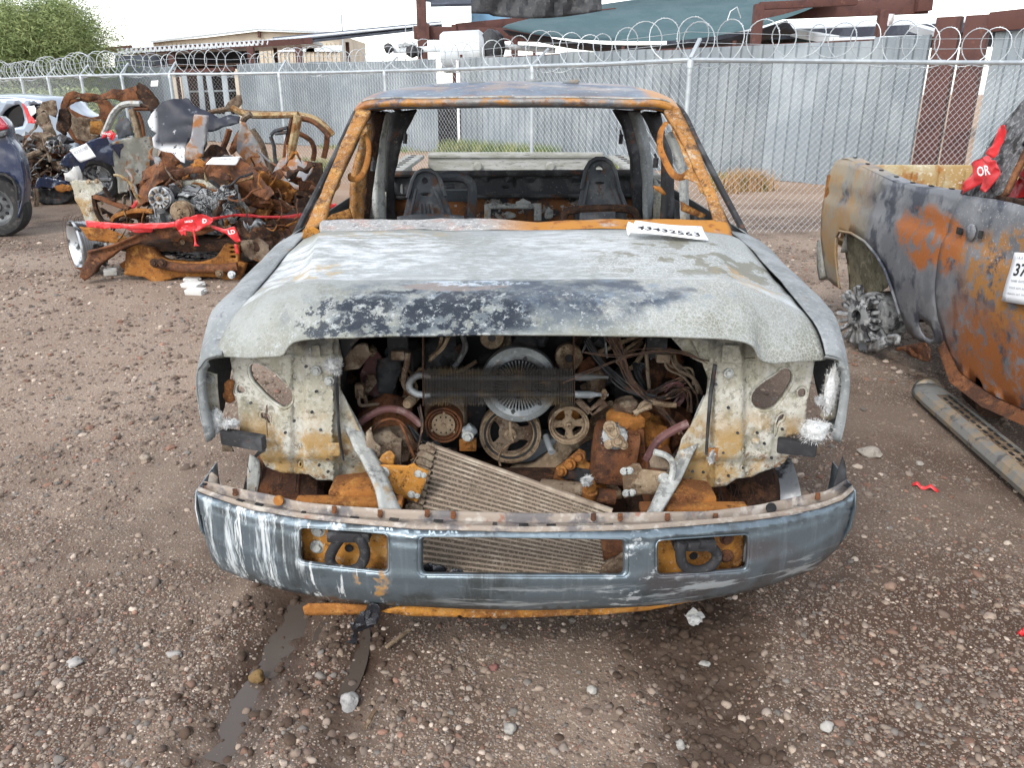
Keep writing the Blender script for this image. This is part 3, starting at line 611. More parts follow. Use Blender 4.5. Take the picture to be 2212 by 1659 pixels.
stone(1878, 985, .05, (.42, .38, .33), 'flat pale stone between the two pickups', (1.2, .8, .5), 13)
stone(1985, 1005, .02, (.4, .36, .32), 'small pale stone near the fallen running board', (1, 1, .7), 14)
MB().blob(G(1500, 1345)+Vector((0, 0, .02)), (.03, .026, .022), 21, .7, 3, 1.6).build('foam_chunk', 'whiteplastic', None, smooth=30, label='lumpy white foam chunk on mud below the bumper', cat='foam')
def foam(px, d, lab, seed, rz=0):
    p = G(*px); b = MB(); b.box((p.x, p.y, d[2]/2+.008), d, Matrix.Rotation(rz, 3, 'Z') @ Matrix.Rotation(.12, 3, 'X'), .006)
    b.blob((p.x+d[0]*.3, p.y, d[2]*.8), (d[0]*.3, d[1]*.4, d[2]*.4), seed, .5, 2)
    b.build('foam_chunk', 'whiteplastic', None, smooth=30, label=lab, cat='foam')
foam((418, 622), (.2, .12, .045), 'flat white foam slab on gravel in front of the rusty wreck', 3, -.4)
foam((424, 637), (.17, .1, .05), 'broken white foam piece lying next to the foam slab', 4, -.2)
foam((240, 595), (.12, .08, .06), 'white foam scrap beside the wreck front wheel', 5, .4)
foam((415, 608), (.15, .07, .03), 'thin white foam strip under the wreck crossmember', 6, 0)
def scrap(px, l, w, lab, rz):
    p = G(*px); b = MB(); rows = []
    for i in range(7):
        t = i/6-.5; q = Vector((math.cos(rz), math.sin(rz), 0))*t*l; s = Vector((-math.sin(rz), math.cos(rz), 0))*w/2
        z = .012+.012*math.sin(i*1.9)
        rows.append([p+q-s+Vector((0, 0, z)), p+q+Vector((0, 0, z+.01)), p+q+s+Vector((0, 0, z-.004))])
    b.grid(rows).build('tape_scrap', 'tape', None, label=lab, cat='tape', solid=.0008)
scrap((1998, 1058), .11, .03, 'short scrap of red tape lying on the gravel', -.5)
scrap((2207, 1375), .05, .02, 'tiny bit of red tape on the wet gravel', .6)
# bent wire on the ground
p0 = G(1355, 1385); wpts = [p0+Vector((.05*math.cos(a)+.012*a-.05, .035*math.sin(a*1.3), .014+.006*math.sin(a*2))) for a in [i*.45 for i in range(20)]]
MB().tube(wpts, .0017, 5).build('bent_wire', 'wire', None, label='bent piece of rusty wire on the gravel', cat='wire')
for x, y, a, l, lab in ((860, 1385, .9, .11, 'longer brown wood splinter on the gravel ahead of the bumper'), (800, 1560, 1.3, .07, 'short brown wood splinter beside the large pale stone')):
    p = G(x, y); d = Vector((math.cos(a), math.sin(a), 0))*l/2
    MB().bar(p-d+Vector((0, 0, .008)), p+d+Vector((0, 0, .014)), .012, .006).build('wood_splinter', 'tan', None, label=lab, cat='splinter')
# ------------------------------------------------------------------ chain link fence with razor wire
FP = [(8.4, 11.05), (2.1, 10.0), (.3, 12.4), (-2.3, 15.3), (-4.65, 16.9), (-7.25, 17.9), (-8.55, 18.5), (-9.95, 19.5), (-11.6, 21.1), (-13.2, 22.7), (-14.9, 24.3), (-16.8, 26.2)]
FR = [2.1]*len(FP)
fr = root('chain_link_fence', (FP[4][0], FP[4][1], 0), 'grey chain link fence with pipe posts and top rail crossing the lot', 'fence')
for i, (x, y) in enumerate(FP):
    b = MB().tube([(x, y, -.1), (x, y, 2.06)], .032, 10); b.lathe([(0, .05), (.03, .045), (.04, .02), (.04, -.05)], (x, y, 2.06), (0, 0, 1), 12)
    b.build('post', 'galv', fr)
    d = Vector((FP[max(i-1, 0)][0]-FP[min(i+1, len(FP)-1)][0], FP[max(i-1, 0)][1]-FP[min(i+1, len(FP)-1)][1], 0)).normalized(); nrm = Vector((-d.y, d.x, 0))
    if nrm.y < 0: nrm = -nrm
    MB().bar((x, y, 2.12), Vector((x, y, 2.34))+nrm*.22+d*(.1 if i < 4 else .0), .045, .03, .004).build('extension_arm', 'galv', fr)
    if i+1 < len(FP):
        a = Vector((x, y, 0)); c = Vector((*FP[i+1], 0)); Ln = (c-a).length; t = (c-a)/Ln
        b = MB().tube([a+Vector((0, 0, 2.1)), a.lerp(c, .5)+Vector((0, 0, 2.09)), c+Vector((0, 0, 2.1))], .027, 8)
        b.tube([a.lerp(c, .48)+Vector((0, 0, 2.09)), a.lerp(c, .52)+Vector((0, 0, 2.09))], .031, 8); b.build('top_rail', 'galv', fr)
        b = MB(); sp = .088; h = 2.04; k = -int(h/sp)-1
        rw = (.0023, .0020, .0018)[i] if i < 3 else .0016
        while k*sp < Ln:
            for sg in (1, -1):
                x0 = k*sp; pts = []
                s0 = max(0, -x0); s1 = min(h, Ln-x0)          # the wire climbs 45 degrees
                if s1-s0 < .02: continue
                for s in (s0, s1):
                    u = x0+s; z = .04+(s if sg > 0 else h-s); pts.append(a+t*u+Vector((0, 0, z))+Vector((-t.y, t.x, 0))*.004*sg)
                b.tube(pts, rw, 3, cap=False)
            k += 1
        b.build('wire_mesh', 'mesh', fr, smooth=0, kind='stuff')
        for zz, of in ((2.3, .18), (2.42, .26)):
            q = nrm*of; MB().tube([a+q+Vector((0, 0, zz)), a.lerp(c, .5)+q+Vector((0, 0, zz-.05)), c+q+Vector((0, 0, zz))], .0035, 4).build('barbed_strand', 'galv', fr)
b = MB(); coil = []; ang = 0.0
rr = random.Random(5)
for i in range(len(FP)-1):
    a = Vector((*FP[i], 0)); c = Vector((*FP[i+1], 0)); Ln = (c-a).length; t = (c-a)/Ln; nr = Vector((-t.y, t.x, 0))
    if nr.y < 0: nr = -nr
    pitch = .36 if i < 3 else .26; s = 0; vw = (a+c).normalized(); sgn = 1 if abs((t*.8+nr*.6).dot(vw)) < abs((t*.8-nr*.6).dot(vw)) else -1
    while s < Ln:
        rad = .235+.03*math.sin(s*2.3+i)+.02*math.sin(ang*.21)
        coil.append(a+t*(s+.06*math.sin(ang*.37)+rad*.8*math.cos(ang))+nr*(.14+sgn*rad*.6*math.cos(ang))+Vector((0, 0, 2.3+.03*math.sin(s*1.7+i)+rad*math.sin(ang))))
        ang += 2*math.pi/22; s += pitch/22
b.tube(coil, .0065, 5)
for i in range(3, len(coil)-3, 3):
    p = coil[i]; t = (coil[i+1]-coil[i-1]).normalized(); x = t.cross(Vector((0, 1, 0))).normalized()
    b.add([p-t*.02+x*.013, p, p-t*.02-x*.013, p+t*.02+x*.013, p+t*.02-x*.013], [(0, 1, 2), (3, 1, 4)])
b.build('razor_wire', 'galv', None, smooth=0, label='loose coil of razor wire running along the chain link fence top', cat='razor wire')
# notice on the fence
c = [W(384, 174, 17.6), W(401, 172, 17.6), W(398, 184, 17.6), W(382, 186, 17.6)]
paper([p+Vector((0, -.06, 0)) for p in P3([(329.5, 174, 17.85), (345, 173, 17.85), (343, 186, 17.85), (328, 186.5, 17.85)])], 'small white notice hung on the chain link fence', [('NO', .35, .5, .7, 'greyink'), ('ENTRY', .25, .5, .3, 'greyink')][:0])
# ------------------------------------------------------------------ sheet metal fences
def profile_panel(name, width, prof, h, th=.006):
    vs = []; n = len(prof)
    for z in (0, h): vs += [(x*width, y, z) for x, y in prof]
    for z in (0, h): vs += [(x*width, y+th, z) for x, y in prof]
    fs = [(i, i+1, n+i+1, n+i) for i in range(n-1)]+[(2*n+i+1, 2*n+i, 3*n+i, 3*n+i+1) for i in range(n-1)]
    me = bpy.data.meshes.new(name); me.from_pydata(vs, [], fs); me.update()
    return me
def run_fence(rt, A, B, pw, me, mname, name='panel', skip=(), jz=.02):
    A = Vector((*A, 0)); B = Vector((*B, 0)); t = (B-A).normalized(); k = int((B-A).length/pw); yaw = math.atan2(t.y, t.x)
    me.materials.append(M[mname])
    for i in range(k):
        if i in skip: continue
        o = bpy.data.objects.new(name, me); COL.objects.link(o); o.parent = rt; ORGN[o.name] = ORGN[rt.name]
        o.location = A+t*(i*pw)-ORGN[rt.name]+Vector((0, 0, rr.uniform(-jz, jz)+.03)); o.rotation_euler = (0, rr.uniform(-.004, .004), yaw+.016+rr.uniform(-.006, .006))
# left stretch: fine corrugation
wave = [(i/64, .028*math.cos(2*math.pi*i/8)) for i in range(65)]
LA, LB = (-19.3, 36.0), (-1.55, 24.6)
cf = root('corrugated_fence', (-9, 29.5, 0), 'corrugated galvanised sheet fence with a window opening, behind the chain link', 'fence')
pm = profile_panel('corrugated_panel', .88, wave, 2.62)
ldir = (Vector(LB)-Vector(LA)); ll = ldir.length; ldir /= ll
def Lpt(px):                                          # where the vertical plane of this fence is met by image column px
    best = min(((abs((W(px, 200, 1).x/W(px, 200, 1).y)-((LA[0]+ldir.x*s)/(LA[1]+ldir.y*s))), s) for s in np.arange(0, ll, .02)))
    return best[1]
s0, s1 = Lpt(372), Lpt(538)
sk = {i for i in range(int(ll/.88)) if s0-.2 < i*.88 < s1-.5}
run_fence(cf, LA, LB, .88, pm, 'corr', skip=sk)
def Lw(s, z, o=0): return Vector((LA[0]+ldir.x*s+ldir.y*o, LA[1]+ldir.y*s-ldir.x*o, z))
a, bq = min(sk)*.88, (max(sk)+1)*.88
# opening: lower sheet, posts and boards, dark room behind
lowm = profile_panel('corrugated_low_panel', .88, wave, .95); lowm.materials.append(M['corr'])
for i in sorted(sk):
    o = bpy.data.objects.new('panel', lowm); COL.objects.link(o); o.parent = cf; o.location = Lw(i*.88, .03)-ORGN[cf.name]; o.rotation_euler = (0, 0, math.atan2(ldir.y, ldir.x))
for k, s in enumerate(np.linspace(a, bq, 6)):
    lean = .0 if k in (0, 5) else rr.uniform(-.12, .12)
    MB().bar(Lw(s, .0, .06), Lw(s+lean, 2.5, .06), .13 if k in (0, 5) else .2, .05, .004, Vector((0, 1, 0))).build('board', 'cream' if k in (0, 5) else 'corr', cf)
MB().bar(Lw(a, 2.45, .1), Lw(bq, 2.5, .1), .1, .12).build('lintel', 'redsteel', cf)
MB().bar(Lw(a, 1.75, -.35), Lw(bq, 1.8, -.35), .03, .06).build('inner_rail', 'galv', cf)
MB().box(Lw((a+bq)/2, 1.1, -1.9), (.7, .5, 1.2)).build('cabinet', 'roofmetal', cf)
bk = MB(); bk.bar(Lw(a-2.6, 1.3, -2.4), Lw(bq+1, 1.3, -2.4), .1, 2.8, 0, Vector((0, 0, 1))); bk.build('shed_back_wall', 'dark', cf)
MB().bar(Lw(a-1.4, 2.66, -1.2), Lw(bq+.4, 2.66, -1.2), 2.4, .06).build('shed_roof', 'dark', cf)
# right stretch: box-rib sheets
rib = []
for k in range(4):
    x = k/4; rib += [(x, 0), (x+.145, 0), (x+.165, -.042), (x+.225, -.042), (x+.245, 0)]
rib.append((1, 0)); rib = [(0, -.004)]+[(x, -y*1 if False else y) for x, y in rib[1:]]
RA, RB = (-1.5, 24.5), (10.15, 11.85)
rf = root('ribbed_steel_fence', (3, 19.5, 0), 'tall ribbed galvanised sheet fence behind the burned pickup', 'fence')
rm = profile_panel('ribbed_panel', 1.0, rib, 2.62)
run_fence(rf, RA, RB, 1.0, rm, 'corr', skip={13}, jz=.03)
rd = (Vector(RB)-Vector(RA)).normalized()
def Rw(s, z, o=0): return Vector((RA[0]+rd.x*s-rd.y*o, RA[1]+rd.y*s+rd.x*o, z))
for s in (0, 3.02, 6.02, 9.02, 12.02):
    MB().tube([Rw(s, 0, .05), Rw(s, 2.75, .05)], .04, 8).build('post', 'redsteel', rf)
b = MB(); b.bar(Rw(0, 2.63, .06), Rw(13, 2.63, .06), .05, .05); b.build('top_rail', 'redsteel', rf)
MB().bar(Rw(-.05, 0, -.06), Rw(-.05, 2.6, -.06), .07, .09, .004).build('end_post', 'whiteink', rf)
for s, w in ((13.03, .42), (13.5, .40)):
    MB().bar(Rw(s+w/2, 0, .02), Rw(s+w/2, 2.95, .02), w-.02, .14, .01, Vector((-rd.y, rd.x, 0))).build('steel_gate_post', 'redsteel', rf)
MB().bar(Rw(13.9, 2.82, -.1), Rw(16.6, 2.95, -.1), .1, .3, .01).build('gate_beam', 'redsteel', rf)
# weeds along the fences
def tuft(b, c, n, h, sp, r2):
    for _ in range(n):
        a = r2.uniform(0, 6.28); d = r2.uniform(0, sp); base = Vector((c.x+math.cos(a)*d, c.y+math.sin(a)*d*.6, 0)); hh = h*r2.uniform(.4, 1)
        ln = Vector((r2.uniform(-.3, .3), r2.uniform(-.3, .3), 0))*hh; w = Vector((r2.uniform(-1, 1), r2.uniform(-1, 1), 0)).normalized()*.008
        m = base+ln*.4+Vector((0, 0, hh*.6)); e = base+ln+Vector((0, 0, hh))
        b.add([base-w, base+w, m+w*.8, m-w*.8, e], [(0, 1, 2, 3), (3, 2, 4)])
r2 = random.Random(11); b = MB()
for i in range(90):
    s = r2.uniform(.2, 6.4); tuft(b, Rw(s, 0, -r2.uniform(.2, .9)), 45, .55 if s < 4.5 else .3, .35, r2)
for i in range(24):
    s = r2.uniform(ll-5.5, ll-.2); tuft(b, Lw(s, 0, r2.uniform(.3, .8)), 14, .22, .3, r2)
for i in range(40):
    tuft(b, W(r2.uniform(540, 700), r2.uniform(300, 330), 17.5)*1, 30, .5, .3, r2)
b.build('weeds', 'weed', None, smooth=0, kind='stuff', label='green weeds growing along the sheet metal fence', cat='weeds')
def bush(px, Y, mt, lab, n, h, sp, seed):
    r3 = random.Random(seed); b = MB(); p = G(*px)
    for i in range(n): tuft(b, p+Vector((r3.gauss(0, sp*.4), r3.gauss(0, sp*.3), 0)), 50, h, sp*.4, r3)
    b.build('weed_clump', mt, None, smooth=0, label=lab, cat='weeds', loc=(p.x, p.y, 0))
bush((1612, 412), 14, 'dry', 'dry orange brown weed clump at the foot of the ribbed fence', 18, .45, .75, 3)
bush((1562, 402), 15, 'weed', 'small green weed clump beside the dry brown clump', 6, .3, .4, 4)
# ------------------------------------------------------------------ tree
def tree(loc, seed, lab, H, rad, n, lo=.35):
    r3 = random.Random(seed); t = root('palo_verde_tree', loc, lab, 'tree', None); L = Vector(loc); b = MB(); tips = []
    def grow(p, d, r, l, dep):
        pts = [p]; rs_ = [r]
        for i in range(5):
            d = (d+Vector((r3.uniform(-.25, .25), r3.uniform(-.25, .25), r3.uniform(-.05, .2)))).normalized(); p = p+d*l/5; pts.append(p); rs_.append(r*(1-.1*(i+1)))
        b.tube(pts, rs_, 7)
        if dep == 0: tips.append((p, pts)); return
        for k in range(r3.randint(3, 4)):
            a = r3.uniform(0, 6.28); grow(pts[r3.randint(2, 5)], (d*.7+Vector((math.cos(a), math.sin(a), r3.uniform(-.1, .6)))).normalized(), r*.55, l*.72, dep-1)
    for k in range(3):
        a = k*2.1+r3.uniform(0, 1); grow(L+Vector((0, 0, -.1)), Vector((math.cos(a)*.45, math.sin(a)*.45, 1)).normalized(), .13, H*.36, 3)
    b.build('trunk', 'bark', t)
    lf = MB(); cl = [p for p, _ in tips]+[q for _, ps in tips for q in ps[2:]]
    for i in range(n):
        c = r3.choice(cl)+Vector((r3.gauss(0, 1), r3.gauss(0, 1), r3.gauss(0, .8)))*rad*(1 if r3.random() < .75 else 2.1)
        d = Vector((r3.gauss(0, 1), r3.gauss(0, 1), r3.gauss(-.5, .6))).normalized(); w = d.cross(Vector((r3.gauss(0, 1), r3.gauss(0, 1), r3.gauss(0, 1)))).normalized()
        l = r3.uniform(.05, .2); ww = r3.uniform(.007, .016)
        lf.add([c-w*ww, c+w*ww, c+d*l+w*ww*.6, c+d*l-w*ww*.6], [(0, 1, 2, 3)])
    lf.build('crown', 'leaf', t, smooth=0)
tree((-17.0, 30.5, 0), 4, 'feathery green palo verde tree rising behind the razor wire', 6.4, .42, 110000)
tree((-20.5, 33.0, 0), 9, 'lower feathery tree standing behind the palo verde tree', 6.6, .5, 90000)
# hedge-like growth behind the fence below the tree
r3 = random.Random(2); b = MB()
for i in range(26000):
    s = r3.random(); c = Vector((lerp(-24, -13.2, s), lerp(30, 25.8, s), 0))+Vector((r3.gauss(0, .5), abs(r3.gauss(0, .8)), r3.uniform(0, 1.9)*r3.random()**.3))
    d = Vector((r3.gauss(0, 1), r3.gauss(0, 1), r3.gauss(.5, .6))).normalized(); w = d.cross(Vector((r3.gauss(0, 1), r3.gauss(0, 1), 0))).normalized()*.03; l = r3.uniform(.08, .2)
    b.add([c-w, c+w, c+d*l+w*.4, c+d*l-w*.4], [(0, 1, 2, 3)])
b.build('hedge', 'leaf', None, smooth=0, kind='stuff', label='dense green undergrowth behind the chain link fence', cat='hedge')
# ------------------------------------------------------------------ buildings and carports behind the sheet fence
def slab(pts3, th, name, m, parent, **k):             # a thick panel through 4 points
    a = [Vector(p) for p in pts3]; n = (a[1]-a[0]).cross(a[3]-a[0]).normalized()*th; q = a+[p+n for p in a]
    return MB().add(q, [(0, 1, 2, 3), (7, 6, 5, 4), (0, 4, 5, 1), (1, 5, 6, 2), (2, 6, 7, 3), (3, 7, 4, 0)]).build(name, m, parent, smooth=0, **k)
def colpx(x0, x1, y0, Y, name, m, parent, z0=0):
    a = W((x0+x1)/2, y0, Y); w = abs(W(x1, y0, Y).x-W(x0, y0, Y).x)
    return MB().box((a.x, Y, (a.z+z0)/2), (w, w, a.z-z0), None, w*.06).build(name, m, parent)
# long carport on the left with corrugated roof edge
cpt = root('corrugated_carport', (-9, 38, 0), 'low open carport with corrugated roof and dark red steel posts', 'carport')
e0, e1 = W(252, 108, 37), W(632, 84, 37.5); nn = 150
rows = []
for k, (dy, dz) in enumerate(((0, 0), (6, .12))):
    rows.append([e0.lerp(e1, i/nn)+Vector((0, dy, dz+.07*(1 if (i % 4) < 2 else -1))) for i in range(nn+1)])
MB().grid(rows).build('roof_sheet', 'roofmetal', cpt, smooth=0, solid=.1)
f0, f1 = W(248, 113, 37.1), W(675, 87, 37.6); MB().bar(f0, f1, .12, .24).build('eave_beam', 'redsteel', cpt)
MB().bar(W(200, 110, 37.3), W(285, 102, 37.3), .12, .2).build('eave_beam', 'redsteel', cpt)
MB().bar(W(204, 110, 37.3), W(204, 116, 37.3), .1, .1).build('eave_bracket', 'redsteel', cpt)
slab([W(250, 165, 41), W(560, 165, 41), W(560, 108, 41), W(250, 120, 41)], .1, 'dark_backing', 'darkroof', cpt)  # dark panel added to stand in for the shade under the carport
for x in (369, 541, 645): colpx(x-7, x+7, 100, 37.4, 'post', 'redsteel', cpt)
# dark roof running on to the right
dr = root('dark_carport', (-2, 41, 0), 'long low carport roof with dark underside left of the red column', 'carport')
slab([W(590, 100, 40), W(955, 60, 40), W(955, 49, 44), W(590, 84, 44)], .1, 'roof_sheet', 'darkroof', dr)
slab([W(580, 88, 40), W(955, 51, 40), W(955, 49.5, 41), W(580, 86, 41)], .05, 'roof_edge', 'roofmetal', dr)
for x in (593, 640, 750): colpx(x-3.5, x+3.5, 90, 41, 'post', 'redsteel', dr)
# cream shed
sh = root('cream_metal_shed', (-13, 52, 0), 'cream metal shed with grey gable roof behind the carport', 'building')
zt = W(560, 66, 52)
wall = [W(330, 130, 52), W(330, 90, 52), W(445, 80, 52), W(560, 66, 52), W(700, 71, 52), W(733, 74, 52), W(733, 132, 52)]
q = MB(); nwl = len(wall); back = [p+Vector((0, 9, 0)) for p in wall]
q.add([Vector((p.x, p.y, max(p.z if 0 < i < 6 else 0, 0))) for i, p in enumerate(wall)]+[Vector((p.x, p.y, max(p.z if 0 < i < 6 else 0, 0))) for i, p in enumerate(back)], [tuple(range(nwl)), tuple(range(2*nwl-1, nwl-1, -1))]+[(i, i+nwl, (i+1) % nwl+nwl, (i+1) % nwl) for i in range(nwl)])
q.build('wall', 'cream', sh, smooth=0)
for i in range(44):
    x = lerp(332, 731, i/43); p = W(x, 90, 51.95); zt_ = W(x, 92, 51.95).z
    MB().box((p.x, 51.96, zt_/2), (.07, .05, zt_)).build('siding_rib', 'cream', sh) if i % 1 == 0 else None
slab([W(325, 92, 51.6), W(560, 64.5, 51.6), W(560, 64.5, 61.5), W(325, 92, 61.5)], .12, 'roof', 'galv', sh)
slab([W(560, 64.5, 51.6), W(735, 73, 51.6), W(735, 73, 61.5), W(560, 64.5, 61.5)], .12, 'roof', 'galv', sh)
MB().bar(W(560, 66, 51.8), W(560, 80, 51.8), .15, .15).build('gable_post', 'redsteel', sh)
for x0 in (640, 700): MB().box(W(x0, 104, 51.9), (2.2, .06, .35)).build('vent', 'roofmetal', sh)
# red steel column frame with awning
cs = root('red_steel_frame', (-3.5, 31, 0), 'tall dark red steel column with crossbeams and dark awning', 'steel frame')
colpx(898, 918, -40, 30, 'column', 'redsteel', cs)
MB().box(W(920, 68, 30), (.25, .3, .5)).build('gusset', 'redsteel', cs)
MB().bar(W(895, 70, 30.3), W(1190, 76, 30.3), .4, .42, .02).build('crossbeam', 'redsteel', cs)
colpx(975, 986, 52, 30.1, 'post', 'redsteel', cs); colpx(1104, 1119, 76, 30.2, 'post', 'redsteel', cs)
MB().bar(W(985, 60, 30.2), W(1330, 26, 31), .12, .3, .01).build('sloping_beam', 'redsteel', cs)
slab([W(930, 14, 29.7), W(1020, 12, 29.7), W(1020, -14, 31.5), W(930, -14, 31.5)], .08, 'awning', 'darkroof', cs)
slab([W(880, -2, 31), W(932, 4, 31), W(932, -25, 33), W(860, -25, 33)], .08, 'awning', 'darkroof', cs)
slab([W(1018, 48, 32), W(1105, 44, 32), W(1105, 10, 32), W(1018, 10, 32)], .05, 'wall_sheet', 'bluesheet', cs)
# crane-like machinery just over the fence
mc = root('white_machine', (-2, 28, 1.5), 'white tank and boom of a machine showing above the fence', 'machine')
p = W(1000, 103, 27.5); MB().lathe([(0, -.7), (.55, -.7), (.62, -.6), (.62, .55), (.5, .7), (0, .72)], (p.x, 27.6, p.z-.1), (1, 0, .05), 24).build('tank', 'roofmetal', mc)
p = W(1062, 103, 27.4); MB().blob((p.x, 27.5, p.z), (.45, .4, .55), 3, .15, 3).build('tarp_cover', 'tarp', mc)
MB().bar(W(850, 108, 27.6), W(985, 103, 27.6), .25, .16, .02).build('boom', 'roofmetal', mc)
for x, y, r in ((840, 103, .16), (890, 110, .2), (905, 112, .15)):
    p = W(x, y, 27.4); MB().blob(p, r, x, .2, 2).build('valve_block', 'char', mc)
MB().tube([W(860, 95, 27.5), W(880, 92, 27.5), W(900, 98, 27.5)], .12, 8).build('hose_reel', 'roofmetal', mc)
p = W(1140, 104, 28); MB().tube([W(1090, 100, 28), W(1200, 108, 28)], .09, 8).build('pipe', 'roofmetal', mc)
b = MB(); b.box((W(950, 100, 28).x, 28.3, .7), (5.2, 1.2, 1.4)); b.build('chassis', 'char', mc)
# shade canopy of teal cloth and the black tarp over it
sc = root('shade_canopy', (4.5, 27, 0), 'large sagging teal shade cloth stretched over steel frame', 'canopy')
def clothrow(pts): return crom([W(*p) for p in pts], 6)
rows = [clothrow([(1085, 58, 26), (1150, 72, 26), (1250, 84, 26), (1400, 88, 26), (1520, 80, 26), (1640, 56, 26), (1740, 22, 26), (1800, -8, 26)]),
        clothrow([(1095, 52, 27.5), (1160, 60, 28), (1260, 66, 28), (1400, 66, 28), (1520, 58, 28), (1640, 35, 28), (1750, 8, 27.5), (1820, -16, 27)]),
        clothrow([(1120, 45, 29), (1200, 40, 30), (1280, 36, 30), (1400, 30, 30), (1520, 22, 30), (1640, 8, 30), (1760, -8, 29), (1830, -22, 28)]),
        clothrow([(1200, 26, 31), (1260, 15, 32), (1320, 5, 32), (1420, -8, 32), (1530, -14, 32), (1650, -20, 32), (1770, -25, 31), (1840, -30, 29)])]
MB().grid([list(x) for x in rows]).build('cloth', 'teal', sc, solid=.01)
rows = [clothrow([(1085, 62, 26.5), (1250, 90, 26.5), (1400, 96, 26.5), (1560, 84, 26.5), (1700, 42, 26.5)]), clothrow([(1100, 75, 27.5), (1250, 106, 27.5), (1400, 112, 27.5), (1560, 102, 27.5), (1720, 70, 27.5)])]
MB().grid([list(x) for x in rows]).build('shadow_sheet', 'darkroof', sc, solid=.01)  # dark sheet added as the shadow under the cloth edge
rows = []
for j in range(9):
    t = j/8; rows.append([W(lerp(1018, 1300, i/30), lerp(-20, lerp(28, 22, i/30)+14*math.sin(i/30*3.1)*(1 if i > 4 else .4), t), 25.4+.09*math.sin(i*.7+t*2.5+math.sin(i*.31)*2)+.05*math.sin(i*1.9+t*4)) for i in range(31)])
MB().grid(rows).build('black_tarp', 'tarp', sc, solid=.01)
colpx(1630, 1650, 8, 25.2, 'post', 'redsteel', sc)
b = MB(); b.bar(W(1640, 12, 25.2), W(1850, 2, 25.2), .22, .2, .01); b.build('beam', 'redsteel', sc)
b = MB(); b.bar(W(1640, 26, 27.5), W(2008, 10, 25.4), .2, .45, .01); b.build('beam', 'redsteel', sc)
b = MB(); b.bar(W(1980, 4, 25.3), W(2012, 2, 25.3), .25, .5, .01); b.build('beam_end', 'redsteel', sc)
p = W(1905, 28, 25.5); colpx(1900, 1918, 20, 25.5, 'post', 'redsteel', sc)
MB().tube([W(1600, 38, 25.1), W(1592, 14, 25.1), W(1578, 24, 25.1), W(1571, 44, 25.1)], .02, 6).build('tie_rope', 'galv', sc)
# flag
MB().grid([[W(1918, 29, 25.4), W(1932, 29, 25.5)], [W(1919, 40, 25.4), W(1930, 44, 25.5)], [W(1920, 54, 25.4), W(1926, 52, 25.5)]]).build('flag', 'flag', None, label='red and white striped flag hanging by the rusty post', cat='flag', solid=.01)
# long roof on the right
lr = root('long_white_carport', (14, 34, 0), 'long white edged carport roof behind the ribbed fence', 'carport')
slab([W(1500, 76, 34), W(2290, 42, 30), W(2290, 34, 38), W(1500, 60, 40)], .1, 'roof_sheet', 'roofmetal', lr)
MB().bar(W(1500, 82, 34), W(2290, 50, 30), .1, .32).build('fascia', 'darkroof', lr)
slab([W(1440, 112, 36), W(2300, 98, 36), W(2300, 52, 36), W(1440, 84, 36)], .05, 'dark_backing', 'darkroof', lr)
slab([W(1560, 105, 35), W(1710, 100, 35), W(1710, 78, 35), W(1560, 84, 35)], .05, 'wall_sheet', 'char', lr)
slab([W(1715, 100, 34), W(1800, 96, 34), W(1800, 74, 34), W(1715, 78, 34)], .05, 'wall_sheet', 'teal', lr)
for x0, x1 in ((1718, 1800), (1975, 2040)):
    MB().bar(W(x0, 70 if x0 < 1900 else 59, 29), W(x1, 85 if x0 < 1900 else 79, 24.5), .3, .22).build('rafter', 'roofmetal', lr)
MB().tube([W(1800, 86, 22), W(1990, 80, 22)], .06, 8).build('conduit', 'roofmetal', lr)
for i, x in enumerate((1532, 2120)): colpx(x-4, x+4, 90, 33, 'post', 'redsteel', lr)
# thin poles and guy wires
for x, y, lab in ((737, 30, 'thin antenna mast standing beyond the cream shed'),):
    MB().tube([Vector((W(x, y, 48).x, 48, 0)), W(x, y, 48)], .05, 6).build('antenna_mast', 'galv', None, label=lab, cat='mast')
MB().tube([W(880, -10, 26.5), W(874, 100, 26.5)], .012, 5).tube([W(893, -10, 26.5), W(892, 100, 26.5)], .012, 5).build('guy_wire', 'galv', cs)
# ================================================================== the burned pickup
TC = .035
T = root('burned_pickup_truck', (TC, 3.2, 0), 'burned out pickup truck with bare ashen hood and scorched chrome bumper, facing head on', 'pickup truck')
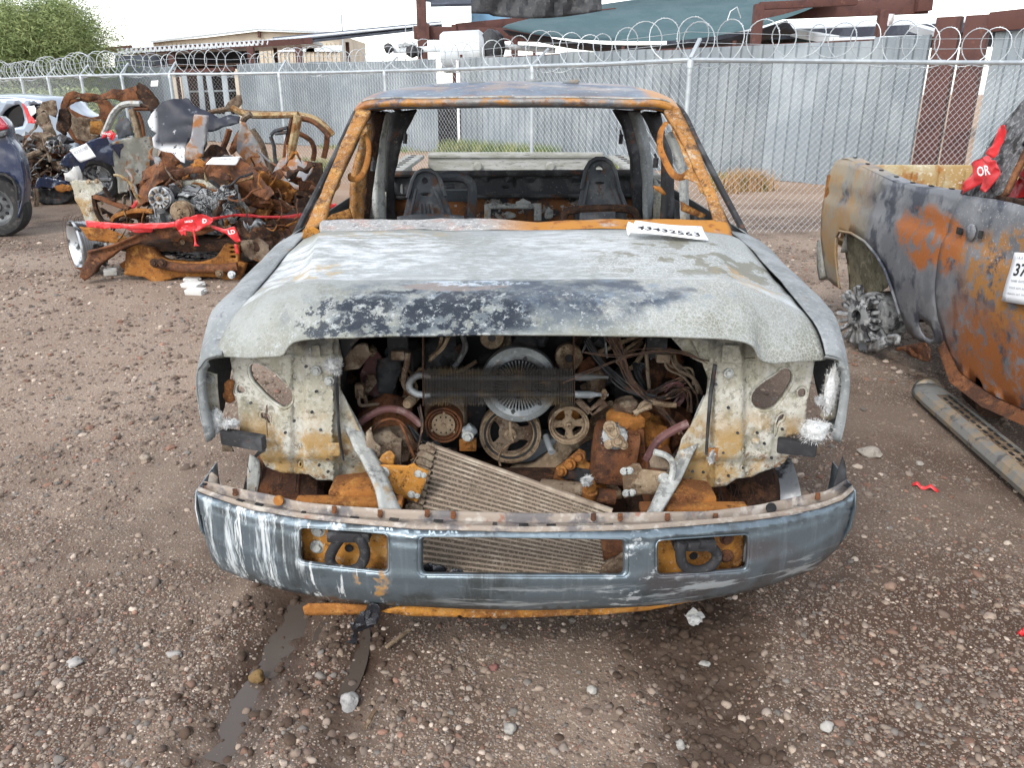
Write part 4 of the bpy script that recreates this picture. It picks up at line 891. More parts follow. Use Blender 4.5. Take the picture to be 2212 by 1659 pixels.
# ---- hood
HR = [
 [(465,770,2.22),(535,772,2.17),(603,771,2.13),(622,747,2.11),(650,734,2.10),(760,728,2.08),(1130,722,2.06),(1500,727,2.08),(1590,735,2.10),(1630,750,2.11),(1650,780,2.13),(1715,781,2.17),(1785,778,2.22)],
 [(470,745,2.23),(540,737,2.19),(600,730,2.16),(625,720,2.14),(655,713,2.13),(765,706,2.115),(1130,700,2.10),(1495,705,2.115),(1585,713,2.13),(1625,724,2.14),(1645,741,2.16),(1710,750,2.19),(1776,750,2.23)],
 [(500,690,2.33),(560,668,2.27),(605,660,2.24),(635,655,2.22),(665,652,2.21),(775,648,2.20),(1130,645,2.19),(1485,648,2.20),(1570,655,2.21),(1610,660,2.22),(1650,670,2.25),(1705,685,2.29),(1757,700,2.34)],
 [(545,640,2.46),(590,622,2.42),(630,614,2.39),(655,610,2.37),(675,608,2.36),(790,607,2.35),(1130,608,2.34),(1470,606,2.35),(1560,606,2.36),(1585,609,2.37),(1620,618,2.40),(1660,630,2.43),(1715,648,2.47)],
 [(560,624,2.57),(603,612,2.545),(640,605,2.52),(662,600,2.47),(680,598.5,2.455),(800,598,2.45),(1130,599,2.45),(1460,598,2.45),(1548,598,2.455),(1572,600,2.47),(1610,610,2.52),(1645,619,2.545),(1697,629,2.575)],
 [(590,588,2.75),(630,576,2.74),(655,570,2.72),(672,562,2.67),(688,559,2.66),(810,558,2.65),(1130,559,2.65),(1450,558,2.65),(1535,559,2.66),(1560,562,2.67),(1590,572,2.73),(1625,580,2.75),(1665,592,2.76)],
 [(628,542,3.0),(655,533,2.99),(672,528,2.97),(683,522,2.93),(697,520,2.92),(820,520,2.92),(1130,521,2.92),(1440,520,2.92),(1523,520,2.92),(1548,523,2.93),(1572,531,2.98),(1600,538,2.99),(1632,548,3.0)],
 [(658,512,3.2),(676,504,3.2),(686,501,3.19),(694,499,3.18),(706,498,3.18),(826,497,3.18),(1130,497,3.18),(1430,497,3.18),(1510,498,3.18),(1535,500,3.18),(1556,503,3.19),(1578,508,3.2),(1600,517,3.2)]]
def dent(p, a=.006): return p+Vector((0, 0, a*nz(p, 5, 2)+a*.6*nz(p, 13, 4)))
hg = loft([P3(r) for r in HR], 4, 6); hg = [[dent(p) for p in r] for r in hg]
MB().grid(hg).build('hood', 'hood', T, solid=.006, label='ashen grey hood with blue black scorched front')
# inner hood frame so the underside is not empty
ins = [[Vector((p.x*.97, p.y+.02, p.z-.035)) for p in r[8:-8]] for r in hg[9:-1:3]]
MB().grid(ins).build('hood_inner_frame', 'soot', T, solid=.004)
# ---- cowl
cw = [[(690,499,3.18),(800,497,3.185),(1130,497,3.185),(1440,497,3.185),(1583,511,3.19)], [(690,490,3.24),(800,487,3.24),(1130,487,3.24),(1440,487,3.24),(1580,500,3.25)],
      [(692,481,3.29),(800,478,3.29),(1130,479,3.29),(1440,477,3.29),(1576,487,3.30)], [(700,476,3.33),(800,474,3.33),(1130,476,3.33),(1440,474,3.33),(1570,479,3.34)], [(702,490,3.40),(800,487,3.4),(1130,488,3.4),(1440,487,3.40),(1565,490,3.40)]]
MB().grid([[dent(p, .012) for p in r] for r in loft([P3(r) for r in cw], 10, 4)]).build('cowl', 'cowl', T, solid=.004)
MB().box((TC, 3.36, .9), (1.72, .04, .66)).build('firewall', 'soot', T)
MB().sheet(R2((115,790),(160,775),(190,800),(180,825),(110,832)), lambda x, y: W(x, y, 3.17), res=6, amp=.006, freq=30).build('hinge_cover', 'gold', T, solid=.004)
# ---- fenders
FRW = []
for Y, di, zi, do, zb in ((2.20, .888, 1.022, .968, .74), (2.30, .893, 1.075, .982, .72), (2.45, .874, 1.125, .998, .76), (2.7, .882, 1.148, 1.006, .92), (2.95, .886, 1.172, 1.008, .945), (3.15, .882, 1.19, 1.006, .82), (3.32, .872, 1.2, 1.0, .5)):
    FRW.append((Y, [(di, zi), (lerp(di, do, .55), zi-.012), (do-.014, zi-.034), (do-.002, zi-.052), (do+.006, lerp(zi, zb, .35)), (do+.008, lerp(zi, zb, .65)), (do+.002, zb)]))
for sg in (-1, 1):
    g = loft([[Vector((TC+sg*dx, Y, z)) for dx, z in pr] for Y, pr in FRW], 4, 4)
    g = [[p+mnoise.noise_vector(p*4)*.006+mnoise.noise_vector(p*15)*.0025 for p in r] for r in g]
    if sg > 0: g = [list(reversed(r)) for r in g]
    MB().grid(g).build('fender', 'fender', T, solid=.004)
    # front return flange of the fender
    fl = [[Vector((TC+sg*dx, 2.2, z)) for dx, z in FRW[0][1]], [Vector((TC+sg*(dx-(0 if i < 2 else .022)), 2.212, z-.012+.004*i)) for i, (dx, z) in enumerate(FRW[0][1])]]
    MB().grid(loft(fl, 3, 1)).build('fender_flange', 'fender', T, solid=.003)
    # door side, sill, cab side, bed side
    rows = []
    for Y, zz in ((3.33, 1.2), (3.6, 1.2), (4.2, 1.2), (4.9, 1.2), (5.62, 1.2)):
        rows.append([Vector((TC+sg*dx, Y, z)) for dx, z in ((.93, zz), (.985, zz-.05), (1.005, 1.0), (1.0, .7), (.97, .42))])
    g = loft(rows, 3, 3)
    if sg > 0: g = [list(reversed(r)) for r in g]
    MB().grid(g).build('door', 'fender', T, solid=.005)
    MB().grid([[Vector((TC+sg*.88, Y, z)) for z in (.42, .8, 1.18)] for Y in (3.36, 4.2, 5.6)]).build('door_inner_panel', 'char', T, solid=.004)
    bx = MB(); bx.box((TC+sg*.985, 6.62, .82), (.05, 1.86, .72), None, .015); bx.build('bed_side', 'bedash', T)
    bx = MB(); bx.box((TC+sg*.93, 6.62, 1.185), (.17, 1.86, .035), None, .012); bx.build('bed_rail', 'bedash', T)
    b = MB()
    for k in range(9): b.box((TC+sg*.93, 5.9+k*.19, 1.205), (.05, .05, .006))
    b.build('stake_pocket', 'char', T)
# bed
MB().box((TC, 6.62, .62), (1.9, 1.86, .04)).build('bed_floor', 'bedash', T)
tg = MB(); tg.box((TC, 7.56, .88), (1.62, .06, .62), None, .015); tg.box((TC, 7.55, 1.2), (1.62, .09, .05), None, .02); tg.build('tailgate', 'bedash', T)
for dx in (-.35, .32):
    MB().lathe([(0, .02), (.03, .02), (.045, 0)], (TC+dx, 7.505, 1.1), (0, -1, 0), 16).build('tailgate_boss', 'bedash', T)
MB().box((TC, 7.525, 1.0), (1.3, .02, .14), None, .01).build('tailgate_rib', 'bedash', T)
MB().box((TC, 5.72, .88), (1.62, .04, .6)).build('bed_front', 'char', T)
# ---- roof
RR = [
 [(775,250,3.97),(800,239,3.96),(900,235,3.95),(1110,231.5,3.95),(1330,234,3.95),(1420,239,3.96),(1455,252,3.97)],
 [(766,238,3.95),(797,226,3.93),(900,222,3.92),(1110,219,3.92),(1330,221,3.92),(1425,226,3.93),(1470,240,3.95)],
 [(770,228,4.0),(800,215,3.97),(900,212,3.96),(1110,210,3.96),(1330,211.5,3.96),(1425,215,3.97),(1464,228,4.0)],
 [(780,217,4.25),(815,203,4.2),(905,193,4.2),(1110,187,4.2),(1320,192,4.2),(1405,200,4.2),(1455,216,4.25)],
 [(794,210,4.65),(830,196,4.6),(920,183,4.6),(1110,173.5,4.6),(1310,180,4.6),(1395,192,4.6),(1440,208,4.65)],
 [(808,212,5.2),(850,200,5.2),(930,190,5.2),(1110,183,5.2),(1300,187,5.2),(1380,198,5.2),(1425,210,5.2)],
 [(822,224,5.65),(860,214,5.65),(935,208,5.65),(1110,203,5.65),(1295,206,5.65),(1375,212,5.65),(1412,222,5.65)]]
rg = loft([P3(r) for r in RR], 5, 4); rg = [[dent(p, .004) for p in r] for r in rg]
MB().grid(rg).build('roof', 'roof', T, solid=.012)
hl = [[Vector((p.x, p.y, p.z-.03)) for p in r] for r in rg[6:]]
MB().grid(hl).build('headliner_frame', 'soot', T, solid=.004)
MB().tube([Vector((p.x, p.y-.006, p.z+.003)) for p in rg[8]][3:-3], .004, 5).build('roof_seam', 'ashbar', T)
for (x, y, Y) in ((957, 187, 4.42), (1031, 181, 4.5), (1108, 179, 4.55), (1152, 176, 4.56), (1232, 178, 4.5)):
    if x == 1108: continue
    p = W(x, y, Y); z = p.z+.004
    MB().box((p.x, p.y, z), (.085, .12, .022), Matrix.Rotation(.06*(1 if x < 1100 else -1), 3, 'Y'), .009).build('cab_marker_lamp', 'fender', T)
# ---- pillars
def strip(pa, pb, name, m, th=.03, ku=1, seed=0, amp=.004):
    A = crom([W(*p) for p in pa], 6); Bq = crom([W(*p) for p in pb], 6)
    rows = [[a.lerp(b, t)+mnoise.noise_vector(a.lerp(b, t)*14+Vector((seed, 0, 0)))*amp for t in (0, .25, .5, .75, 1)] for a, b in zip(A, Bq)]
    b = MB().grid(rows)
    t = sum(((b.v[f[1]]-b.v[f[0]]).cross(b.v[f[2]]-b.v[f[0]]).dot(Vector((0, 0, CAM_H))-b.v[f[0]])) for f in b.f)
    if t < 0: b.f = [tuple(reversed(f)) for f in b.f]
    return b.build(name, m, T, solid=th)
strip([(655,503,3.28),(700,400,3.52),(745,290,3.8),(772,232,3.95)], [(699,476,3.32),(721,408,3.5),(768,300,3.76),(800,238,3.93)], 'windshield_pillar', 'pillar', .022)
strip([(1583,505,3.28),(1540,400,3.52),(1500,300,3.8),(1468,232,3.95)], [(1546,476,3.32),(1522,420,3.5),(1479,310,3.76),(1436,238,3.93)], 'windshield_pillar', 'pillar', .022)
# torn inner trim sheets
lt = R2((215,640),(232,640),(285,585),(290,540),(320,500),(330,450),(350,380),(395,350),(410,330),(385,260),(370,245),(330,320),(265,470),(205,610))
MB().sheet(lt, lambda x, y: W(x, y, 3.4+.55*(476-y)/236), res=8, amp=.012, freq=12).build('pillar_trim', 'pillar', T, solid=.004)
rt_ = R2((1810,262),(1850,262),(1930,400),(1990,540),(2010,640),(1960,610),(1945,570),(1890,545),(1905,500),(1880,470),(1860,400),(1830,330),(1815,300))
MB().sheet(rt_, lambda x, y: W(x, y, 3.4+.55*(476-y)/236), res=8, amp=.012, freq=12, seed=3).build('pillar_trim', 'pillar', T, solid=.004)
def hpath(*p, Y): return crom([W(a, b, Y+.002*(476-b)) for a, b in R2(*p)], 5)
MB().tube(hpath((385,330),(415,370),(418,440),(400,510),(370,550),(335,550),(330,530), Y=3.5), .013, 6, flat=.4).build('grab_handle', 'orange', T)
MB().tube(hpath((1800,290),(1775,330),(1770,400),(1790,460),(1830,530),(1870,545),(1905,520), Y=3.5), .015, 6, flat=.4).build('grab_handle', 'orange', T)
# door window frames and rear pillars
for sg in (-1, 1):
    pth = [Vector((TC+sg*.95, 3.36, 1.19)), Vector((TC+sg*.885, 3.58, 1.36)), Vector((TC+sg*.822, 3.8, 1.53)), Vector((TC+sg*.785, 4.0, 1.655)), Vector((TC+sg*.785, 4.4, 1.70)), Vector((TC+sg*.785, 5.0, 1.70)), Vector((TC+sg*.80, 5.5, 1.64))]
    MB().tube(crom([Vector((TC+sg*.97, 3.25, 1.1))]+pth, 5), .014, 8).build('door_window_frame', 'char', T)
    MB().tube(crom([p+Vector((-sg*.035, .02, -.035)) for p in pth], 5), .018, 8).build('door_seal_channel', 'char', T)
pil = [ # left edge path, right edge path, depth, material
 (R2((500,245),(478,330),(460,450),(452,600),(458,745)), R2((528,243),(510,330),(500,450),(495,600),(500,745)), 4.45, 'ashbar', 'center_pillar'),
 (R2((430,245),(440,330),(425,440),(405,580),(400,745)), R2((500,245),(478,330),(460,450),(440,600),(420,745)), 4.25, 'dark', 'door_pillar'),
 (R2((345,745),(350,640),(365,520),(395,400),(420,300)), R2((395,745),(400,640),(415,520),(430,400),(440,300)), 3.95, 'pillar', 'door_post'),
 (R2((528,243),(512,330),(502,450),(498,600),(500,745)), R2((645,236),(590,340),(562,440),(540,560),(545,745)), 5.25, 'char', 'rear_pillar'),
 (R2((1560,228),(1610,320),(1638,430),(1650,560),(1655,745)), R2((1640,232),(1672,320),(1695,430),(1705,560),(1715,745)), 5.25, 'char', 'rear_pillar'),
 (R2((1640,232),(1672,320),(1697,430),(1708,560),(1715,745)), R2((1680,236),(1705,320),(1730,430),(1740,560),(1735,745)), 4.45, 'fender', 'center_pillar'),
 (R2((1700,238),(1745,320),(1790,430),(1800,560),(1790,745)), R2((1770,238),(1790,320),(1825,430),(1835,560),(1840,745)), 4.2, 'char', 'door_pillar'),
 (R2((1820,330),(1850,420),(1880,520),(1890,640),(1890,745)), R2((1850,330),(1880,420),(1900,520),(1905,640),(1910,745)), 3.95, 'ashbar', 'door_post')]
for a, c, Y, m, nm in pil: strip([(x, y, Y) for x, y in a], [(x, y, Y+.06) for x, y in c], nm, m, .03, seed=Y, amp=.006)
for (x, y, Y) in ((591, 343, 5.1), (1591, 345, 5.1), (443, 470, 4.1), (1752, 455, 4.1)):
    a, c = R2((x, y), (x-4, y+45)); MB().tube([W(*a, Y), W(*c, Y)], .014, 6).tube([W(*R2((x-6, y-20)), Y), W(*a, Y)], .006, 5).build('belt_buckle', 'char', T)
# door tops seen inside
for o in ([(405,640),(460,615),(500,610),(500,745),(405,745)], [(1740,590),(1790,570),(1800,745),(1735,745)]):
    MB().sheet(R2(*o), lambda x, y: W(x, y, 4.7), res=8, amp=.006).build('door_inner_top', 'panel', T, solid=.004)
for o in ([(240,720),(330,690),(345,745),(215,745)], [(1870,655),(1985,720),(1965,735),(1870,700)], [(1740,585),(1775,590),(1800,620),(1790,630),(1745,600)]):
    MB().sheet(R2(*o), lambda x, y: W(x, y, 3.75), res=8, amp=.006).build('door_sill_strip', 'orange', T, solid=.02)
# ---- cab rear wall, seats
bw = R2((528,535),(700,528),(1000,528),(1300,527),(1650,522),(1660,800),(520,800))
def bwd(x, y): return W(x, y, 5.5-.04*(1 if y < 385 else 0)+(.05 if y > 428 else 0))
MB().sheet(bw, bwd, [R2((565,575),(585,575),(585,625),(565,625)), R2((1605,560),(1628,560),(1628,610),(1605,610)), R2((1040,585),(1070,585),(1070,600),(1040,600)), R2((1085,560),(1105,560),(1105,595),(1085,595))], res=10, amp=.005).build('cab_rear_wall', 'backwall', T, solid=.01)
MB().tube([W(*R2((540, 530)), 5.47), W(*R2((1100, 526)), 5.46), W(*R2((1648, 524)), 5.47)], .022, 8).build('rear_window_sill', 'char', T)
MB().tube([W(*R2((545, 640)), 5.44), W(*R2((1100, 632)), 5.43), W(*R2((1650, 632)), 5.44)], .014, 6).build('wall_ledge', 'char', T)
wm = MB(); c = R2((955,745),(955,672),(1220,665),(1220,745),(1185,745),(1185,690),(985,692),(985,745))
wm.sheet(c, lambda x, y: W(x, y, 5.38), res=6, amp=.002); wm.build('seat_bracket', 'ashbar', T, solid=.01)
for (x0, y0, w, h, sd_) in ((985, 655, 60, 45, 2), (1090, 640, 90, 60, 5), (1225, 680, 60, 70, 8), (1040, 700, 70, 40, 11)):
    rq = random.Random(sd_); pts = [(x0+w*(.5+.5*math.cos(a)*rq.uniform(.6, 1)), y0+h*(.5+.5*math.sin(a)*rq.uniform(.6, 1))) for a in [i*.52 for i in range(12)]]
    MB().sheet(R2(*pts), lambda x, y: W(x, y, 5.43), res=5).build('ash_flake', 'ashbar', T, solid=.003)
for nm, o, hole, ribs in (
  ('seat_back_frame', R2((575,745),(600,640),(622,560),(640,525),(670,512),(705,512),(735,530),(752,560),(775,630),(815,745)), R2((662,562),(680,540),(698,562),(680,582)), R2((640,600),(610,735),(725,600),(775,735))),
  ('seat_back_frame', R2((1375,745),(1405,600),(1425,510),(1445,475),(1475,458),(1510,458),(1540,475),(1560,510),(1580,600),(1615,690),(1615,745)), R2((1468,505),(1490,485),(1512,505),(1490,527)), R2((1440,560),(1410,700),(1540,560),(1590,690)))):
    sb = MB().sheet(o, lambda x, y: W(x, y, 4.55+.0006*(476-y)), [hole, R2((o and 0) or (665, 618), (705, 618), (705, 630), (665, 630)) if o[0][0] < 1000 else R2((1470, 565), (1512, 565), (1512, 577), (1470, 577))], res=7, round_=0).build(nm, 'chargrey', T, solid=.035)
    MB().tube([W(x, y, 4.53+.0006*(476-y)) for x, y in o[1:-1]], .012, 6).build('frame_rim', 'chargrey', sb)
    for i in (0, 2): MB().tube([W(*ribs[i], 4.55), W(*ribs[i+1], 4.54)], .010, 6).build('frame_rib', 'chargrey', sb)
    for k in range(4):
        x = lerp(o[2][0], o[-3][0], .3+.14*k); MB().tube([W(x, 440, 4.54), W(x, 462, 4.54)], .007, 6).build('frame_flute', 'chargrey', sb)
MB().tube(crom([W(*p, 4.75) for p in R2((752,545),(840,543),(880,560),(900,610),(895,745))], 5), .028, 8).build('seat_hoop', 'chargrey', T)
for y in (575, 590): MB().tube([W(*R2((755, y)), 4.78), W(*R2((820, y-2)), 4.78)], .012, 6).build('seat_wire', 'chargrey', T)
MB().box(W(*R2((790, 630)), 4.9), (.25, .05, .07), None, .008).build('seat_latch', 'chargrey', T)
MB().tube(crom([W(*p, 4.45) for p in R2((1318,750),(1330,715),(1360,698),(1480,690),(1600,690),(1650,705),(1668,745))], 5), .022, 8).build('seat_base_hoop', 'dark', T)
MB().tube(crom([W(*p, 4.4) for p in R2((555,745),(640,735),(760,732),(860,742))], 5), .022, 8).build('seat_base_hoop', 'chargrey', T)
MB().box((W(*R2((1480, 722)), 4.45)), (.2, .03, .07), None, .006).build('seat_cushion_plate', 'chargrey', T)
MB().box((TC, 4.5, .56), (1.74, 2.24, .04)).build('cab_floor', 'dark', T)
MB().box((TC, 4.05, .75), (.36, .9, .35), None, .04).build('floor_tunnel', 'dark', T)
# ---- bumper
def bY(x, y=0): return 1.865+.245*(abs(x-1135)/712)**2.5
out_top = [(425,1062),(462,1077),(544,1103),(643,1120),(709,1128),(841,1140),(900,1145),(1142,1151),(1361,1147),(1420,1143),(1534,1134),(1640,1124),(1700,1115),(1774,1099),(1822,1081),(1846,1060)]
out_bot = [(1841,1100),(1830,1140),(1811,1185),(1756,1232),(1663,1266),(1590,1284),(1497,1301),(1405,1310),(1280,1316),(1142,1319),(1000,1316),(900,1311),(841,1308),(742,1300),(676,1288),(610,1275),(531,1252),(478,1231),(458,1211),(445,1172),(434,1115)]
def rrect(q, r=10):
    out = []
    for i in range(4):
        p = Vector(q[i]); a = Vector(q[i-1]); b = Vector(q[(i+1) % 4])
        for t in range(4):
            s = t/3; p1 = p+(a-p).normalized()*r; p2 = p+(b-p).normalized()*r
            out.append(tuple(((1-s)**2)*p1+2*s*(1-s)*p+s*s*p2))
    return out
h1 = rrect([(642,1137),(842,1152),(842,1242),(642,1218)], 16); h2 = rrect([(902,1157),(1358,1163),(1358,1248),(902,1245)], 16); h3 = rrect([(1415,1166),(1622,1152),(1618,1234),(1416,1249)], 16)
otx = [p[0] for p in out_top]; oty = [p[1] for p in out_top]; ob_ = sorted(out_bot); obx = [p[0] for p in ob_]; oby = [p[1] for p in ob_]
def bface(x, y):
    yt = np.interp(x, otx, oty); yb = max(np.interp(x, obx, oby), yt+20); t = min(1, max(0, (y-yt)/(yb-yt)))
    return W(x, y, bY(x)+.020*math.exp(-(t/.07)**2)+.006*math.exp(-((t-.17)/.04)**2)-.004*math.exp(-((t-.62)/.07)**2)+.003*math.exp(-((t-.74)/.06)**2)+.05*max(0, (t-.72)/.28)**2)
BM = MB().sheet(out_top+out_bot, bface, [h1, h2, h3], res=8, lip=(0, .013, -.001)).build('bumper', 'bumper', T, smooth=50, solid=.004)
fl_top = [(440,1040),(458,1043),(511,1055),(597,1072),(643,1084),(729,1093),(841,1100),(924,1103),(1142,1109),(1273,1109),(1391,1107),(1531,1105),(1641,1091),(1752,1067),(1793,1060),(1830,1035)]
def resamp(pts, n):
    d = [0]
    for a, b in zip(pts, pts[1:]): d.append(d[-1]+abs(b[0]-a[0]))
    out = []
    for i in range(n):
        s = d[-1]*i/(n-1); k = max(j for j in range(len(d)) if d[j] <= s+1e-6); k = min(k, len(pts)-2)
        f = (s-d[k])/max(1e-6, d[k+1]-d[k]); out.append((lerp(pts[k][0], pts[k+1][0], f), lerp(pts[k][1], pts[k+1][1], f)))
    return out
ta = resamp(out_top, 60); tb = resamp(fl_top, 60)
rows = [[bface(x, y)+Vector((0, .004, 0)) for x, y in ta], [bface(x, y)+Vector((0, .018, .008)) for x, y in ta],
        [W(tb[i][0], tb[i][1]+20, bY(tb[i][0])+.07) for i in range(60)], [W(tb[i][0], tb[i][1]+10, bY(tb[i][0])+.075) for i in range(60)], [W(tb[i][0], tb[i][1], bY(tb[i][0])+.078) for i in range(60)]]
MB().grid(rows).build('bumper_ledge', 'ledge', T, solid=.003)
for sgx, X in ((-1, ta[0]), (1, ta[-1])):        # wrap-round ends
    b = MB()
    p = bface(*X); rows = [[p+Vector((sgx*.002*k, .05*k, -.0*k)), p+Vector((sgx*.01, .05*k, -.06)), p+Vector((sgx*.006, .05*k, -.13)), p+Vector((-sgx*.02, .05*k, -.19+.01*k))] for k in range(5)]
    b.grid(rows if sgx < 0 else [list(reversed(r)) for r in rows])
    b.build('bumper_end', 'bumper', T, solid=.004)
MB().sheet([(1770,1066),(1800,1052),(1812,1010),(1820,986),(1826,1000),(1830,1040),(1820,1062)], lambda x, y: W(x, y, 2.16+.001*(1060-y)), res=8).build('bumper_tip', 'char', T, solid=.004)
MB().sheet([(447,1060),(452,1024),(457,1020),(470,1030),(470,1052)], lambda x, y: W(x, y, 2.2), res=8).build('bumper_tip', 'ledge', T, solid=.004)
for i, (x, y) in enumerate(R6((93,107),(160,178),(325,215),(448,240),(738,292),(1072,328),(1330,338),(1620,348),(1990,366),(2178,374))+R7((318,407),(655,407),(915,406),(1152,406),(1452,379),(1712,330),(1830,303),(1978,266),(2052,170))):
    c = W(x, y, bY(x)+.045); MB().box(c+Vector((0, 0, .004)), (.026 if i % 4 else .012, .010, .004), Matrix.Rotation((x-1135)/712*.5, 3, 'Z')).build('ledge_slot', 'soot', T)
for (x, y) in R6((575,207))+R7((1606,298)) if False else [R6((575, 207)), R7((1606, 298))]:
    MB().lathe([(0, .006), (.014, .006), (.016, 0)], W(x, y, bY(x)+.062), (0, -1, .3), 16).build('flange_hole', 'orange' if x < 1000 else 'soot', T)
for (x, y) in [R6(q) for q in ((940,265),(1240,290),(1548,290),(1718,300))]+[R7(q) for q in ((565,350),(722,350),(998,350),(1280,350),(1878,228))]+[R6((290, 150))]:
    p = W(x, y, bY(x)+.066); MB().box(p, (.014, .005, .022), None, .002).bolt(p+Vector((0, -.004, -.004)), (0, -1, .2), .005).build('clip_tab', 'brown', T)
# plates and tow hooks behind the bumper openings
for o, bolts, hook, hx in (
  (R6((722,372),(1000,380),(1000,420),(1180,430),(1300,440),(1310,720),(1060,700),(840,660),(735,630)), R6((835,400),(828,508)), R6((985,450),(935,520),(910,590),(945,650),(1025,670),(1105,640),(1140,560),(1120,480),(1090,440)), 1),
  (R7((925,475),(1040,485),(1220,470),(1290,470),(1455,455),(1440,640),(1300,690),(930,715)), R7((1340,580),(1345,475)), R7((1090,500),(1075,560),(1090,630),(1150,665),(1225,655),(1280,610),(1285,560),(1240,520),(1180,505)), 2)):
    pl_ = MB().sheet(o, lambda x, y: W(x, y, bY(x)+.075), res=9, amp=.002).build('tow_hook_plate', 'gold', T, solid=.008)
    for q in bolts: MB().bolt(W(*q, bY(q[0])+.073), (0, -1, 0), .014).build('bolt', 'ashbar' if hx == 1 else 'brown', pl_)
    MB().tube(crom([W(x, y, bY(x)+.015) for x, y in hook], 5), .0155, 10).build('tow_hook', 'hook', T)
    c = W(*(R6((1040, 420)) if hx == 1 else R7((1150, 497))), 1.95); MB().box(c, (.12, .06, .03), None, .006).build('tow_hook_mount', 'hook', T)
    c = W(*(R6((1035, 520)) if hx == 1 else R7((1150, 580))), bY(750)+.067); MB().lathe([(0, .004), (.011, .004), (.013, 0)], c, (0, -1, 0), 12).build('plate_hole', 'soot', pl_)
MB().sheet(R7((617,640),(770,540),(765,700),(700,690),(600,695)), lambda x, y: W(x, y, 1.98), res=9, amp=.003).build('frame_gusset', 'mud', T, solid=.008)
MB().tube([W(*R7((615, 540)), 2.06), W(*R7((790, 520)), 2.06)], .035, 12).build('frame_tube', 'brown', T)
# lower valance, dangling film
MB().sheet([(656,1312),(668,1304),(730,1306),(800,1311),(802,1328),(730,1330),(660,1330)], lambda x, y: W(x, y, 2.0), res=8, amp=.004).build('valance_end', 'orange', T, solid=.006)
MB().sheet([(822,1323),(860,1312),(930,1309),(1142,1314),(1340,1312),(1460,1300),(1497,1299),(1400,1318),(1300,1328),(1142,1336),(950,1333),(880,1331)], lambda x, y: W(x, y, 1.955), res=9, amp=.004).build('valance_strip', 'gold', T, solid=.006)
fm = R6((1225,890),(1245,905),(1230,970),(1180,1040),(1110,1090),(1060,1130),(1020,1142),(1035,1095),(1075,1060),(1040,1020),(1090,980),(1130,960),(1160,900))
MB().sheet(fm, lambda x, y: W(x, y, 1.94+.0012*(y-1310)), res=6, amp=.022, freq=26).build('plastic_film', 'blackfilm', T, solid=.002)
MB().sheet(R6((1485,690),(1500,650),(1560,625),(1700,640),(1690,650),(1640,672),(1720,650),(1790,690),(1780,703),(1600,705)), lambda x, y: W(x, y, 1.93), res=5, amp=.014, freq=40).build('plastic_film', 'blackfilm', T, solid=.002)
# ---- radiator support panels with headlamp holes
def sstep(a, b, x):
    t = max(0, min(1, (x-a)/(b-a))); return t*t*(3-2*t)
def relief(x, xc, y=900):  # pressed column with sharp shoulders, lower skirt folded back
    k = 1 if xc < 1000 else -1; d = (x-xc)*k
    return -.028*sstep(-36, -28, d)*(1-sstep(30, 36, d))+.022*sstep(42, 47, d)-.012*sstep(-95, -90, d)*(1-sstep(-62, -57, d))+.02*sstep(985, 1000, y)+.012*sstep(770, 762, y)
lo = R4((262,235),(640,235),(650,170),(760,120),(1000,120),(1035,280),(1020,330),(1015,480),(1060,580),(1110,680),(1200,850),(1250,990),(1212,1098),(1165,1100),(1160,1115),(975,1118),(962,1100),(880,1100),(850,1095),(800,1060),(620,1052),(540,1022),(500,990),(465,930),(510,900),(512,830),(420,805),(330,790),(322,700),(312,530),(290,520),(285,450),(300,440),(290,400))
lh = [R4((380,340),(405,300),(465,298),(560,355),(640,430),(695,490),(705,540),(690,595),(640,628),(600,612),(530,560),(470,500),(400,420)),
      R4((300,470),(320,440),(345,450),(375,475),(380,505),(350,530),(315,525),(295,500)), R4((462,640),(490,630),(548,650),(548,730),(520,732),(500,700),(465,690)),
      *[R4((x-w, y), (x-w*.5, y-h), (x+w*.5, y-h), (x+w, y), (x+w*.5, y+h), (x-w*.5, y+h)) for x, y, w, h in ((707, 394, 14, 20), (739, 876, 15, 22), (744, 996, 20, 24), (693, 277, 12, 16), (943, 473, 18, 12), (1102, 1010, 8, 8))]]
LP = MB().sheet(lo, lambda x, y: W(x, y, 2.27+relief(x, 690, y)+.0003*(900-y)*.3), lh, res=6.5, amp=.004, freq=9, lip=(0, .018, 0)).build('radiator_support', 'panel', T, smooth=60, solid=.005)
ro_ = R5((1180,100),(1330,100),(1480,120),(1560,180),(1600,215),(1878,215),(1868,300),(1850,400),(1838,480),(1832,560),(1826,650),(1760,655),(1690,680),(1700,760),(1745,762),(1690,830),(1640,842),(1570,862),(1530,886),(1440,892),(1385,930),(1300,943),(1130,932),(1100,895),(1110,860),(1110,760),(1140,680),(1190,600),(1240,500),(1270,420),(1280,330),(1250,240))
rh = [R5((1665,305),(1690,278),(1725,268),(1762,290),(1772,335),(1745,395),(1695,470),(1655,515),(1590,532),(1535,505),(1513,455),(1530,400),(1590,350)),
      R5((1775,405),(1800,383),(1830,385),(1845,420),(1835,450),(1800,455),(1780,440)), R5((1660,560),(1690,528),(1722,530),(1718,570),(1680,590),(1665,660),(1650,660)),
      *[R5((x-w, y), (x-w*.5, y-h), (x+w*.5, y-h), (x+w, y), (x+w*.5, y+h), (x-w*.5, y+h)) for x, y, w, h in ((1523, 247, 10, 14), (1507, 345, 11, 16), (1484, 738, 10, 18), (1479, 838, 16, 18), (1329, 408, 14, 9), (1508, 870, 8, 8), (1185, 921, 8, 6), (1348, 908, 8, 6), (1562, 686, 7, 14))]]
RP = MB().sheet(ro_, lambda x, y: W(x, y, 2.27+relief(x, 1575, y)+.0003*(900-y)*.3), rh, res=6.5, amp=.004, freq=9, seed=4, lip=(0, .018, 0)).build('radiator_support', 'panel', T, smooth=60, solid=.005)
